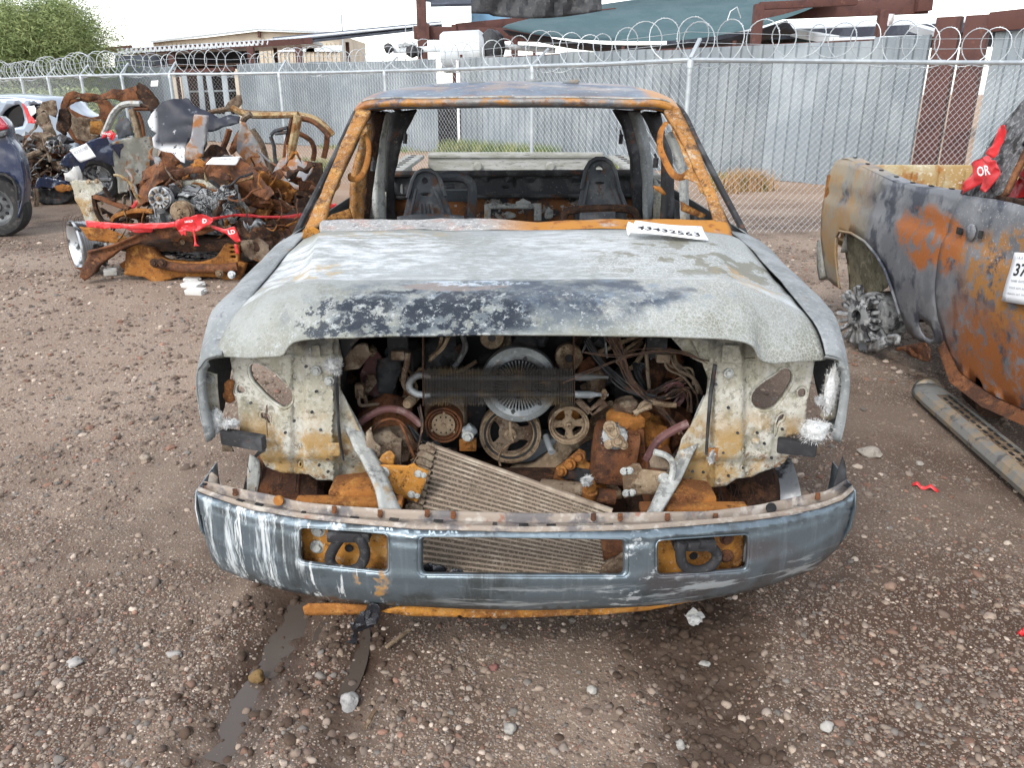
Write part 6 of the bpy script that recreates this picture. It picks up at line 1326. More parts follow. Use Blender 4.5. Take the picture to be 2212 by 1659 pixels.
# ---- frame, wheels, underside
for sg in (-1, 1):
    MB().bar((TC+sg*.46, 2.12, .52), (TC+sg*.46, 7.4, .52), .09, .18, .01).build('frame_rail', 'brown', T)
    xw = TC+sg*.885
    wl = MB().lathe([(.12, -.10), (.2, -.1), (.215, -.11), (.225, -.11), (.225, -.09), (.2, -.075), (.195, .05), (.22, .095), (.228, .11), (.215, .115)], (xw, 2.66, .25), (sg, 0, 0), 40).build('wheel_rim', 'chrome', T)
    MB().lathe([(0, .03), (.1, .03), (.2, .02), (.2, .0)], (xw, 2.72, .235), (sg, 0, 0), 32).build('wheel_disc', 'rim', wl)
    MB().lathe([(.06, 0), (.17, 0), (.17, -.03), (.06, -.03)], (xw-sg*.12, 2.72, .26), (sg, 0, 0), 32).build('brake_rotor', 'brown', T)
    wl = MB().lathe([(0, .03), (.1, .03), (.2, .02), (.2, -.1), (.215, -.11), (.225, -.11), (.225, -.09), (.2, -.075), (.195, .05), (.22, .095), (.228, .11), (.215, .115)], (xw, 6.5, .235), (sg, 0, 0), 32).build('wheel_rim', 'chrome', T)
    q = (R4((1130, 1180)) if sg < 0 else R5((1170, 1000)))
    hb = MB().box(W(*q, 2.16), (.15, .12, .08), Matrix.Rotation(sg*.12, 3, 'Y'), .015).build('frame_horn', 'orange', T)
    p = W(*(R6((1040, 215)) if sg < 0 else R7((1150, 300))), 2.08); MB().bar(p-Vector((.16, 0, .0)), p+Vector((.16, 0, .0)), .05, .022, .006).build('frame_plate', 'orange', T)
MB().tube([(TC-.8, 2.72, .25), (TC, 2.72, .25), (TC+.8, 2.72, .25)], .055, 12).build('front_axle', 'dark', T)
MB().tube([(TC-.8, 6.5, .25), (TC+.8, 6.5, .25)], .06, 12).build('rear_axle', 'dark', T)
MB().bar((TC-.5, 2.5, .42), (TC+.5, 2.5, .42), .12, .12, .01).build('front_crossmember', 'dark', T)
MB().box((TC, 2.6, .42), (.5, .5, .04)).build('skid_plate', 'dark', T)
for sg, q, m in ((-1, R4((640, 1140)), 'brown'), (-1, R4((760, 1160)), 'dark'), (1, R5((1400, 990)), 'brown'), (1, R5((1480, 970)), 'dark')):
    MB().lathe([(0, -.1), (.1, -.1), (.12, -.08), (.12, .08), (.1, .1), (0, .1)], W(*q, 2.5), (1, 0, 0), 24).build('brake_drum', m, T)
strip([(*R4((395, 930)), 2.42), (*R4((385, 1060)), 2.40), (*R4((375, 1190)), 2.38)], [(*R4((460, 960)), 2.42), (*R4((470, 1060)), 2.4), (*R4((450, 1190)), 2.38)], 'wheel_liner_strip', 'ashbar', .01)
# burst tyre cords: loose steel wires around both front wheels
for sg, (x0, x1, y0, y1) in ((1, (1520, 1625, 1050, 1105)), (-1, (535, 690, 1010, 1075))):
    b = MB()
    for k in range(46 if sg > 0 else 18):
        x = rw.uniform(x0, x1); pts = [W(x+rw.uniform(-9, 9), lerp(y0-10, y1+8, t)+rw.uniform(-3, 3), 2.42+rw.uniform(-.05, .05)) for t in (0, .35, .7, 1)]
        b.tube(crom(pts, 3), .0011, 4)
    b.build('tyre_cord_wires', 'wire', T, kind='stuff')
# ---- paper tag on the hood
hc = [W(1370, 488, 3.04), W(1512, 501, 3.03), W(1527, 529, 2.9), W(1357, 513, 2.94)]
hc = [p+Vector((0, -.02, .022)) for p in hc]
tag = paper(hc, 'curled white lot tag with black number lying on the ashen hood', [('43432563', .5, .5, .36, 'ink'), ('|||||||| 1 7', .2, .78, .84, 'greyink')], curl=.003)
MB().sheet([(1356,513),(1352,500),(1357,485),(1366,488),(1376,494),(1372,506)], lambda x, y: W(x, y, 3.0)+Vector((0, 0, .01)), res=6, amp=.006, freq=30).build('curled_corner', 'paper', tag, solid=.0008)
# ================================================================== burned pickup on the right
XR = 2.42
Q = root('scorched_pickup_truck', (XR+.8, 4.0, 0), 'burned pickup truck seen from its rusty side with bare melted rear wheel', 'pickup truck')
def yz(pts, X=XR): return [(S(x, y, X).y, S(x, y, X).z) for x, y in R3(*pts)]
def rmap(Y, z): return Vector((XR+.04*((z-.88)/.42)**2+.02*math.exp(-((z-1.02)/.03)**2), Y, z))
bed = yz([(385,535),(402,528),(425,530),(465,550),(515,574),(600,612),(700,630),(815,645),(790,700),(762,780),(745,850),(728,960),(724,1060),(738,1135),(715,1148),(645,1142),(603,1112),(592,1050),(578,960),(562,900),(536,850),(500,806),(455,778),(415,771),(402,790),(394,850),(388,965),(366,950),(346,930),(346,800),(360,650),(372,570)])
hole = yz([(648,1075),(665,1062),(695,1085),(705,1120),(690,1138),(658,1120)])
BS = MB().sheet(bed, rmap, [hole], res=.06, amp=.006, freq=3).build('bed_side', 'rtruck', Q, smooth=60, solid=.008)
arch = yz([(388,960),(394,850),(402,790),(415,771),(455,778),(500,806),(536,850),(562,900),(578,960),(592,1050)])
MB().tube([rmap(*p)+Vector((-.006, 0, 0)) for p in arch], .009, 8).build('arch_lip', 'rtruck', Q)
door = yz([(822,650),(920,664),(1030,690)])+[(3.2, 1.27), (3.15, .9), (3.25, .55)]+yz([(1030,1385),(880,1320),(775,1240),(742,1140),(732,1060),(736,960),(752,850),(770,780),(798,700)])
DR = MB().sheet(door, lambda Y, z: rmap(Y, z)+Vector((-.012, 0, 0)), res=.06, amp=.005, freq=3, seed=2).build('door', 'rtruck', Q, smooth=60, solid=.008, label='scorched blue grey rear door with rust bloom')
for x, y, w, h in ((815, 771, .05, .035), (885, 783, .03, .04)):
    p = S(*R3((x, y)), XR-.012); MB().box(p+Vector((0, 0, 0)), (.01, w, h), None, .002).build('handle_slot', 'soot', DR)
p = S(*R3((852, 775)), XR-.012); MB().lathe([(0, .012), (.03, .01), (.045, 0)], p, (-1, 0, 0), 20).build('handle_cup', 'rtruck', DR)
fr_ = [(3.18, 1.27), (3.12, .9), (3.22, .55), (2.9, .5), (2.2, .5), (1.95, .75), (1.65, .88), (1.3, .8), (1.1, .5), (.85, .55), (.8, .95), (1.1, 1.15), (2.0, 1.22), (2.3, 1.27)]
MB().sheet(fr_, lambda Y, z: rmap(Y, z)+Vector((-.012, 0, 0)), res=.09, amp=.005, freq=3, seed=3).build('front_door_and_fender', 'rtruck', Q, smooth=60, solid=.008)
sill = yz([(735,1135),(775,1245),(880,1325),(1030,1390)])+[(2.2, .50)]; sl2 = [(a[0], a[1]-.05) for a in sill]
MB().grid([[rmap(*a)+Vector((.02, 0, 0)) for a in sill], [rmap(*a)+Vector((.0, 0, -.01)) for a in sill], [Vector((XR+.03, a[0], a[1])) for a in sl2], [Vector((XR+.2, a[0], a[1])) for a in sl2]]).build('rocker_panel', 'brown', Q, solid=.01)
# pillar and window
def pilX(y): return XR+.02+.16*max(0, (414-y)/200)
pp = R3((818,645),(840,600),(895,510),(960,415),(1060,290),(1110,290),(1000,540),(950,640),(920,664))
MB().sheet(pp, lambda x, y: S(x, y, pilX(y)), res=9, amp=.008, freq=8).build('cab_pillar', 'rpillar', Q, solid=.05)
MB().sheet(R3((1000,540),(1045,440),(1060,470),(1010,560),(965,655),(925,664)), lambda x, y: S(x, y, pilX(y)+.012), res=9, amp=.003).build('window_trim', 'brown', Q, solid=.02)
MB().sheet(R3((925,664),(960,655),(1075,675),(1075,690),(1000,680)), lambda x, y: S(x, y, XR+.03), res=9).build('window_sill', 'dark', Q, solid=.02)
rows = [[Vector((XR+.2+.02*math.sin(i), Y, 1.73)), Vector((XR+.4, Y, 1.79)), Vector((XR+.9, Y, 1.81)), Vector((XR+1.4, Y, 1.78)), Vector((XR+1.6, Y, 1.7))] for i, Y in enumerate((4.15, 3.6, 2.9, 2.3))]
MB().grid(loft(rows, 3, 3)).build('roof', 'rtruck', Q, solid=.02)
for X, Y0 in ((XR+.06, 1.65), (XR+1.7, 1.65)): MB().bar((X, Y0, 1.22), (X+(.13 if X < 3 else -.13), 2.35, 1.72), .07, .07, .01).build('windshield_pillar', 'rpillar', Q)
MB().bar((XR+.03, 3.15, 1.25), (XR+.17, 3.1, 1.72), .09, .04, .01).build('door_pillar', 'rpillar', Q)
MB().grid(loft([[Vector((XR+.03, Y, z-.06)), Vector((XR+.3, Y, z)), Vector((XR+.9, Y, z+.03)), Vector((XR+1.5, Y, z)), Vector((XR+1.77, Y, z-.06))] for Y, z in ((1.7, 1.24), (1.2, 1.2), (.75, 1.08))], 3, 3)).build('hood', 'rtruck', Q, solid=.01)
# cab back, bed inside
MB().box((XR+.9, 4.4, .92), (1.7, .04, .62)).build('cab_rear_panel', 'dark', Q)
MB().box((XR+.9, 4.48, .92), (1.62, .04, .62)).build('bed_front_wall', 'bedgold', Q)
MB().box((XR+1.72, 5.3, .95), (.12, 1.75, .62), None, .02).build('bed_far_side', 'bedgold', Q)
MB().box((XR+.9, 5.3, .66), (1.6, 1.75, .04)).build('bed_floor', 'bedgold', Q)
MB().box((XR+.9, 6.16, .94), (1.5, .06, .58), None, .015).build('tailgate', 'bedgold', Q)
for k in range(6): MB().box((XR+.42+.2*k, 6.12, .94), (.04, .03, .5), None, .008).build('tailgate_rib', 'bedgold', Q)
tr_ = yz([(402,528),(425,530),(465,550),(515,574),(600,612),(700,630),(815,645)])
MB().grid([[rmap(*p)+Vector((.0, 0, .001)) for p in tr_], [rmap(*p)+Vector((.04, 0, .006)) for p in tr_], [rmap(*p)+Vector((.10, 0, .004)) for p in tr_], [rmap(*p)+Vector((.11, 0, -.05)) for p in tr_]]).build('bed_rail', 'rtruck', Q, solid=.004)
for k in range(7):
    p = Vector(rmap(*tr_[1]).lerp(rmap(*tr_[-1]), k/7)); p.z = min(max(q[1] for q in tr_), 9) and np.interp(-p.y, [-a[0] for a in tr_], [a[1] for a in tr_])
    MB().box((p.x+.05, p.y, p.z+.010), (.02, .03, .006)).build('rail_slot', 'soot', Q)
MB().box((XR+.02, 6.22, 1.0), (.03, .05, .3), None, .008).build('tail_lamp_socket', 'orange', Q)
MB().sheet(yz([(332,820),(345,800),(352,930),(340,945),(332,900)]), lambda Y, z: Vector((XR+.05, Y+.1, z)), res=.05).build('bumper_corner', 'bedash', Q, solid=.05)
# wheel well and melted wheel
MB().grid(loft([[Vector((XR+.04+d, 5.35+.52*math.cos(a), .62+.48*math.sin(a))) for a in (0, .6, 1.2, 1.8, 2.4, 3.14)] for d in (0, .12, .32)], 3, 2)).build('wheel_well', 'bedash', Q, solid=.006)
MB().sheet(yz([(382,965),(390,850),(405,780),(440,780),(500,810),(545,865),(530,930),(515,958),(450,992),(410,982)]), lambda Y, z: Vector((XR+.09+.05*math.sin(z*5), Y, z)), res=.05, amp=.01).build('wheel_well_wall', 'olive', Q, solid=.006)
wc = S(*R3((548, 1052)), XR+.16); wc.z = max(wc.z, .24)
b = MB().lathe([(0, .10), (.05, .1), (.06, .09), (.16, .08), (.165, .06), (.165, -.12), (.14, -.13)], wc, (-1, -.25, 0), 36); BD = b.build('brake_drum', 'silver', Q)
b = MB(); rw = random.Random(4); ax = Vector((-1, -.25, 0)).normalized(); xx = Vector((0, 0, 1)).cross(ax).normalized(); yy = ax.cross(xx)
b.lathe([(.05, .19), (.1, .185), (.12, .17), (.12, .1), (.05, .1)], wc, ax, 28)
MW = b.build('melted_wheel', 'silver', Q, smooth=40)
for k in range(20):
    a = 2*math.pi*k/20+.1; d = xx*math.cos(a)+yy*math.sin(a); l = rw.uniform(.17, .225)
    if wc.z+d.z*l < .03 and d.z < 0: l = (wc.z-.03)/-d.z
    MB().bar(wc+d*.085+ax*rw.uniform(.13, .16), wc+d*l+ax*rw.uniform(.14, .2), .026, .05, .008, ax).build('melted_fin', 'silver', MW)
MB().sheet(R3((430,1120),(470,1090),(520,1110),(590,1120),(600,1150),(560,1165),(480,1170),(445,1160)), lambda x, y: S(x, y, XR+.08), res=8, amp=.05, freq=9).build('melted_alloy_puddle', 'silver', Q, solid=.02)
MB().tube([wc, wc+Vector((1.4, 0, 0))], .05, 10).build('axle', 'dark', Q)
MB().sheet(R3((600,1160),(640,1148),(700,1150),(728,1170),(720,1205),(660,1195),(620,1180)), lambda x, y: S(x, y, XR+.05), res=8, amp=.03, freq=10).build('bent_bracket', 'brown', Q, solid=.01)
p = S(*R3((905, 1365)), XR+.25); MB().lathe([(0, .1), (.12, .1), (.14, .05), (.14, -.1), (0, -.1)], (p.x, p.y, .2), (0, 1, .1), 20).build('exhaust_can', 'dark', Q)
for X in (XR+.45, XR+1.25): MB().bar((X, 6.1, .5), (X, 1.0, .5), .1, .16, .01).build('frame_rail', 'dark', Q)
MB().tube([(XR+.95, 5.6, .45), (XR+.95, 1.5, .45)], .06, 8).build('drive_shaft', 'dark', Q)
for X in (XR+.12, XR+1.62):
    MB().lathe([(0, .05), (.14, .05), (.2, .08), (.22, .1), (.22, .08), (.2, .05), (.2, -.1), (.22, -.12)], (X, 1.5, .23), (-1, 0, 0), 30).build('wheel_rim', 'rim', Q)
# running board lying beneath
e0 = G(*R3((705, 1305)), .07); e1 = G(*R3((1040, 1590)), .07); dd = (e1-e0).normalized(); e2 = e0+dd*2.0; sd_ = Vector((dd.y, -dd.x, 0))
RBd = root('running_board', (e0.x, e0.y, 0), 'detached metal running board lying on gravel beneath the right pickup', 'running board')
prof = [(-.085, -.03), (-.095, .0), (-.08, .035), (-.04, .05), (.04, .05), (.08, .035), (.095, 0), (.085, -.03), (0, -.04)]
rows = []
for k in range(25):
    s = 2.0*k/24; q = e0+dd*s+Vector((0, 0, .0-.0*s)); sc = 1 if k > 1 else .94
    rows.append([q+sd_*(a*sc)+Vector((0, 0, c*sc)) for a, c in prof]+[q+sd_*(prof[0][0]*sc)+Vector((0, 0, prof[0][1]*sc))])
b = MB().grid(rows); b.build('tube_body', 'board', RBd, solid=.004)
b = MB(); b.grid([[e0+dd*s+sd_*a+Vector((0, 0, .053)) for a in (-.035, .035)] for s in (.2, .8, 1.4, 2)]); b.build('step_pad', 'tan', RBd, solid=.004)
for k in range(26):
    for a in (-.02, .02): MB().box(e0+dd*(.25+k*.065+(0 if a < 0 else .03))+sd_*a+Vector((0, 0, .0565)), (.014, .036, .004), Matrix.Rotation(math.atan2(dd.y, dd.x)-math.pi/2, 3, 'Z')).build('step_slot', 'soot', RBd)
MB().lathe([(.088, .0), (.07, .02), (.05, .0)], e0+dd*.0, -dd, 20).build('end_cap', 'board', RBd)
# paper and red tape on it
pc = [S(*q, XR-.035) for q in R3((1000,842),(1120,850),(1095,1028),(955,1005))]
paper(pc, 'white lot number sheet stuck on the door of the right pickup', [('37082', .34, .53, .65, 'ink'), ('I A A', .08, .2, .9, 'greyink'), ('NAME  DATE', .06, .3, .44, 'greyink'), ('STOCK  KEYS  ROW', .05, .35, .3, 'greyink'), ('BRANCH  LOT  TYPE', .05, .35, .18, 'greyink')], curl=.003)
tp_ = R3((855,545),(900,520),(940,535),(948,575),(935,610),(905,640),(870,625),(835,640),(822,655),(828,610),(845,590))
TPo = MB().sheet(tp_, lambda x, y: S(x, y, XR-.02), res=5, amp=.02, freq=14, ridge=1.2).build('red_tape', 'tape', None, label='bunched red warning tape tied around the pillar of the right pickup', cat='tape', solid=.001)
MB().sheet(R3((905,520),(950,420),(975,415),(965,450),(930,530)), lambda x, y: S(x, y, XR+.0), res=7, amp=.015, freq=12).build('tape_tail', 'tape', TPo, solid=.001)
def tape_text(body, c, parent): 
    f = quadmap(c, .012); asp = (Vector(c[1])-Vector(c[0])).length/(Vector(c[3])-Vector(c[0])).length
    text_mesh(body, .9, lambda x, y: f(.5+x/asp, .5+y), 'tape_lettering', 'whiteink', parent, True)
tape_text('OR', [S(*q, XR-.045) for q in R3((865,552),(932,540),(940,590),(872,602))], TPo)
MB().sheet(R3((985,590),(1060,560),(1075,640),(985,660),(965,640)), lambda x, y: S(x, y, XR+.25), res=8, amp=.05, freq=9).build('red_tape', 'tape', None, label='red tape bundle inside the right pickup window', cat='tape', solid=.001)
# ================================================================== crushed rusty wreck
K = root('crushed_car_wreck', (-3.2, 8.6, 0), 'crushed rusty car wreck with exposed engine and red tape across its front', 'car wreck')
def bp(name, pts, Y, m, th=.006, amp=.02, freq=5, seed=0, res=7, holes=(), par=None, rnd_=0):
    yf = Y if callable(Y) else (lambda x, y: Y)
    return MB().sheet(B1(*pts), lambda x, y: W(x, y, yf(x, y)), [B1(*h) for h in holes], res=res*.8, amp=amp*.75, freq=freq, seed=seed, round_=rnd_, ridge=1.0 if amp > .025 else 0).build(name, m, par or K, smooth=24, solid=th)
bp('subframe', [(490,1200),(560,1170),(690,1195),(740,1260),(800,1290),(1060,1300),(1150,1270),(1190,1220),(1225,1165),(1330,1180),(1325,1290),(1372,1312),(1330,1440),(1240,1445),(1180,1410),(860,1408),(760,1440),(700,1452),(620,1405),(480,1390)], 7.62, 'orange', .1, .012, 4, 1, holes=[[(1260,1180),(1300,1180),(1300,1200),(1260,1200)], [(1260,1215),(1305,1215),(1305,1235),(1260,1235)], [(1265,1250),(1310,1250),(1305,1270),(1265,1270)]])
MB().tube([W(*B1((700, 1300)), 7.56), W(*B1((900, 1340)), 7.54), W(*B1((1190, 1345)), 7.54), W(*B1((1320, 1330)), 7.56)], .045, 10).build('crossmember_tube', 'brown', K)
for x, y, m in ((1187, 1380, 'tan'), (1278, 1390, 'chrome'), (700, 1300, 'dark'), (760, 1300, 'dark')): MB().bolt(W(*B1((x, y)), 7.5), (0, -1, .1), .026).build('bolt', m, K)
bp('bent_frame_rail', [(148,1400),(185,1435),(255,1385),(285,1320),(440,1205),(600,1150),(760,1125),(1060,1095),(1145,1062),(1130,1030),(1000,1020),(760,1030),(640,1062),(400,1165),(205,1212),(205,1260),(160,1345)], 7.5, 'brown', .09, .008, 5, 2, holes=[[(660,1060),(675,1055),(675,1070),(662,1075)], [(400,1200),(412,1194),(414,1206),(402,1210)], [(240,1280),(252,1276),(250,1290),(240,1292)], [(860,1050),(875,1048),(872,1062),(860,1064)]])
MB().tube([W(*B1((210, 1222)), 7.48), W(*B1((400, 1172)), 7.48), W(*B1((640, 1068)), 7.48), W(*B1((760, 1038)), 7.48), W(*B1((1130, 1034)), 7.48)], .014, 6).build('rail_flange', 'brown', K)
bp('ashen_fender_apron', [(75,700),(120,685),(230,690),(300,700),(325,750),(310,775),(255,800),(265,850),(285,880),(330,1005),(285,1045),(195,1000),(150,900),(110,830),(95,770)], 7.75, 'panel', .008, .02, 6, 3, holes=[[(145,765),(155,763),(156,776),(146,777)], [(290,810),(310,800),(320,860),(305,870)]])
for x, y in ((215, 700), (275, 695), (225, 905)): MB().bolt(W(*B1((x, y)), 7.72), (0, -1, .3), .016).build('bolt', 'tan', K)
bp('torn_fender_lip', [(145,1030),(200,1035),(330,1045),(460,1085),(495,1120),(440,1160),(330,1150),(210,1120),(170,1060)], 7.6, 'orange', .01, .03, 5, 4, holes=[[(430,1100),(450,1098),(460,1120),(440,1128)]])
for pth, w, m in (([(255,800),(270,900),(320,990),(400,1000),(430,960)], .035, 'dark'), ([(260,810),(330,830),(430,870),(520,900)], .04, 'brown'), ([(395,990),(430,950),(560,915),(700,920)], .045, 'orange'), ([(670,790),(700,880),(715,960)], .015, 'galv'), ([(330,740),(380,830),(420,830)], .03, 'dark')):
    MB().tube(crom([W(*q, 7.7) for q in B1(*pth)], 4), w, 7, flat=.6).build('bent_strut', m, K)
# crumpled hood and cowl sheets
bp('crumpled_hood', [(590,700),(600,610),(660,590),(720,560),(830,585),(930,600),(1010,560),(1100,530),(1345,525),(1420,600),(1500,680),(1580,755),(1600,800),(1540,832),(1420,790),(1340,740),(1260,692),(1150,650),(1040,642),(950,640),(900,650),(700,735),(690,830),(580,900),(590,800)], lambda x, y: 8.2+.004*(y-340)*-1+.15*math.sin(x*.05), 'brown', .006, .07, 4.0, 5)
bp('crumpled_hood_edge', [(590,700),(700,650),(830,625),(925,620),(910,660),(800,720),(720,790),(690,880),(610,900),(580,870)], 8.0, 'brown', .03, .05, 5, 6)
bp('crumpled_cowl', [(1340,520),(1440,600),(1560,700),(1700,720),(1760,760),(1700,860),(1560,850),(1420,780),(1300,700),(1280,640)], 8.4, 'orange', .008, .12, 4, 7)
bp('crumpled_cowl', [(1240,640),(1420,700),(1640,820),(1750,900),(1690,930),(1500,900),(1390,870),(1330,830)], 8.2, 'brown', .008, .12, 4.5, 8)
bp('torn_sheet', [(700,560),(760,480),(830,500),(900,560),(860,600),(760,590)], 8.6, 'brown', .006, .08, 6, 9)
bp('torn_sheet', [(1040,500),(1130,430),(1230,440),(1260,500),(1190,520),(1100,530)], 8.7, 'dark', .006, .08, 6, 10)
# engine
EN = MB().box(W(*B1((1000, 900)), 8.15), (.75, .5, .42), Matrix.Rotation(.1, 3, 'Y'), .06).build('engine', 'silver', K)
rq = random.Random(8)
for k in range(46):
    x, y = rq.uniform(720, 1300), rq.uniform(770, 1000); MB().blob(W(*B1((x, y)), rq.uniform(7.82, 7.95)), (rq.uniform(.03, .09), .06, rq.uniform(.025, .07)), k, .5, 2).build('casting', 'silver' if k % 3 else 'char', EN, smooth=30)
def pul(px, Y, r, m, par, name):
    c = W(*B1(px), Y); o = MB().lathe([(0, .05), (.12*r, .05), (.14*r, .02), (.3*r, .02), (.32*r, .03), (.85*r, .035), (.88*r, .02), (1*r, .015), (r, -.06), (.8*r, -.08)], c, (0, -1, .05), 32).build(name, m, par); MB().bolt(c+Vector((0, -.05, 0)), (0, -1, .05), r*.14).build('bolt', 'tan', o); return c
ca = pul((748, 820), 7.7, .11, 'silver', EN, 'alternator')
for k in range(14):
    a = k*.449; MB().bar(ca+Vector((math.cos(a)*.055, -.04, math.sin(a)*.055)), ca+Vector((math.cos(a)*.09, -.035, math.sin(a)*.09)), .014, .012).build('alternator_vane', 'char' if k % 2 else 'tan', EN)
pul((905, 922), 7.62, .105, 'tan', EN, 'engine_pulley'); pul((925, 1140), 7.75, .12, 'brown', EN, 'engine_pulley')
for k in range(26):
    x = rq.uniform(700, 1230); pts = [W(*B1((x+rq.uniform(-50, 50)+(i-1)*60, 1200+60*math.sin((x-700)/530*3.1)*.9+rq.uniform(-25, 25))), 7.72) for i in range(4)]; MB().tube(crom(pts, 4), .009, 5).build('burnt_wire', 'char', K)
for k in range(60):
    x, y = rq.uniform(1030, 1300), rq.uniform(760, 960); pts = [W(*B1((x+rq.uniform(-40, 40), y+rq.uniform(-40, 40))), 7.75) for i in range(4)]; MB().tube(crom(pts, 3), .005, 4).build('burnt_wire', 'char' if k % 2 else 'silver', K)
bp('fender_liner', [(860,700),(980,690),(1080,690),(1230,730),(1380,850),(1420,940),(1360,960),(1280,840),(1150,760),(980,730),(870,740)], 8.1, 'panel', .01, .04, 6, 12)
# black and white fender thrown up, upright rail
bp('crumpled_white_fender', [(650,250),(680,195),(780,115),(850,85),(960,75),(1000,130),(1090,170),(1190,235),(1260,200),(1335,215),(1330,270),(1230,300),(1130,335),(1080,345),(985,390),(930,440),(925,555),(870,540),(830,480),(700,440),(690,370),(720,330),(670,300)], lambda x, y: 8.7-.002*(y-280), 'blackwhite', .008, .06, 2.6, 13)
bp('upright_rail', [(1000,190),(1040,200),(1092,200),(1080,380),(1060,510),(1000,540),(945,540),(935,500),(975,340)], 8.45, 'bluerust', .05, .02, 6, 14)
bp('torn_sheet', [(1215,150),(1250,110),(1320,60),(1350,60),(1355,110),(1330,140),(1250,155)], 9.6, 'mud', .006, .04, 6, 15)
# cabin frame
for pth, Y, w, m in (([(1280,150),(1400,200),(1560,205),(1770,200)], 9.4, .055, 'creamgold'), ([(1110,185),(1200,165),(1290,160),(1420,185),(1760,195)], 10.3, .045, 'mud'), ([(1770,200),(1880,225),(1960,275),(2030,350)], 9.6, .05, 'creamgold'), ([(1790,230),(1870,250),(1940,300),(2000,370)], 9.5, .04, 'brown'), ([(1770,210),(1745,350),(1710,520)], 9.3, .075, 'creamgold'), ([(1730,230),(1690,400),(1675,520)], 9.35, .05, 'brown'), ([(1985,350),(1980,430),(1960,520)], 9.7, .05, 'brown'), ([(1360,250),(1380,220),(1420,195)], 9.2, .05, 'mud'), ([(1260,310),(1240,380),(1210,450)], 9.6, .05, 'brown'), ([(1430,310),(1500,420),(1540,560),(1560,620)], 9.6, .05, 'mud'), ([(1780,340),(1860,390),(1890,460),(1880,540)], 9.7, .045, 'brown'), ([(1640,640),(1760,560),(1870,560)], 9.2, .03, 'brown')):
    MB().tube(crom([W(*q, Y) for q in B1(*pth)], 5), w*1.1, 8, flat=.6).build('cabin_frame', m, K)
bp('door_sheet', [(1345,250),(1380,260),(1420,340),(1480,450),(1560,650),(1540,705),(1440,640),(1360,520),(1310,470),(1330,340)], 9.0, 'bluerust', .01, .04, 4, 16)
bp('seat_panel', [(1640,525),(1700,510),(1885,570),(1870,625),(1770,755),(1690,745),(1545,700)], lambda x, y: 9.0-.003*(y-340), 'bluerust', .02, .02, 5, 17)
bp('torn_sheet', [(1310,330),(1350,300),(1330,460),(1270,500),(1250,470)], 9.3, 'brown', .01, .05, 6, 18)
for pth in ([(1565,360),(1590,430),(1600,540),(1640,600)], [(1570,350),(1600,320),(1690,295)], [(1600,340),(1690,330)]): MB().tube([W(*q, 9.3) for q in B1(*pth)], .04, 7, flat=.5).build('seat_frame', 'chargrey', K)
bp('torn_sheet', [(1600,830),(1630,820),(1745,905),(1660,910),(1610,870)], 8.3, 'panel', .006, .03, 6, 19)
bp('torn_sheet', [(1480,850),(1600,860),(1560,930),(1500,960),(1440,930)], 8.2, 'orange', .006, .06, 6, 20)
bp('crumpled_side', [(1400,930),(1560,900),(1700,960),(1780,960),(1700,1040),(1640,1090),(1560,1060),(1450,1010)], 8.3, 'brown', .01, .1, 5, 21)
bp('crumpled_side', [(1300,1010),(1420,1000),(1540,1040),(1620,1070),(1690,1140),(1640,1180),(1520,1170),(1400,1120),(1320,1090)], 7.8, 'dark', .01, .08, 6, 22)
bp('crumpled_side', [(1340,1130),(1480,1120),(1560,1170),(1560,1250),(1480,1280),(1380,1250),(1330,1200)], 7.7, 'mud', .01, .06, 6, 23)
bp('crumpled_side', [(1340,1290),(1480,1280),(1600,1240),(1560,1330),(1440,1400),(1380,1420)], 7.9, 'dark', .01, .05, 6, 24)
for k in range(70):
    x, y = rq.choice(((rq.uniform(560, 1700), rq.uniform(560, 800)), (rq.uniform(1250, 1750), rq.uniform(800, 1350)), (rq.uniform(480, 720), rq.uniform(830, 1300)), (rq.uniform(1480, 1900), rq.uniform(620, 950)))); n = rq.randint(5, 8); s = rq.uniform(20, 75)
    pts = [(x+s*math.cos(6.28*i/n)*rq.uniform(.4, 1.3), y+s*.7*math.sin(6.28*i/n)*rq.uniform(.4, 1.3)) for i in range(n)]; Y0 = rq.uniform(7.95, 8.9); tx, ty = rq.uniform(-.02, .02), rq.uniform(-.02, .02); cx_, cy_ = B1((x, y))
    MB().sheet(B1(*pts), lambda u, v: W(u, v, Y0+tx*(u-cx_)+ty*(v-cy_)), res=5, amp=.035, freq=7, seed=k, ridge=1.0).build('torn_scrap', rq.choice(('brown', 'brown', 'dark', 'orange', 'mud')), K, smooth=22, solid=.005)
rz = random.Random(19)
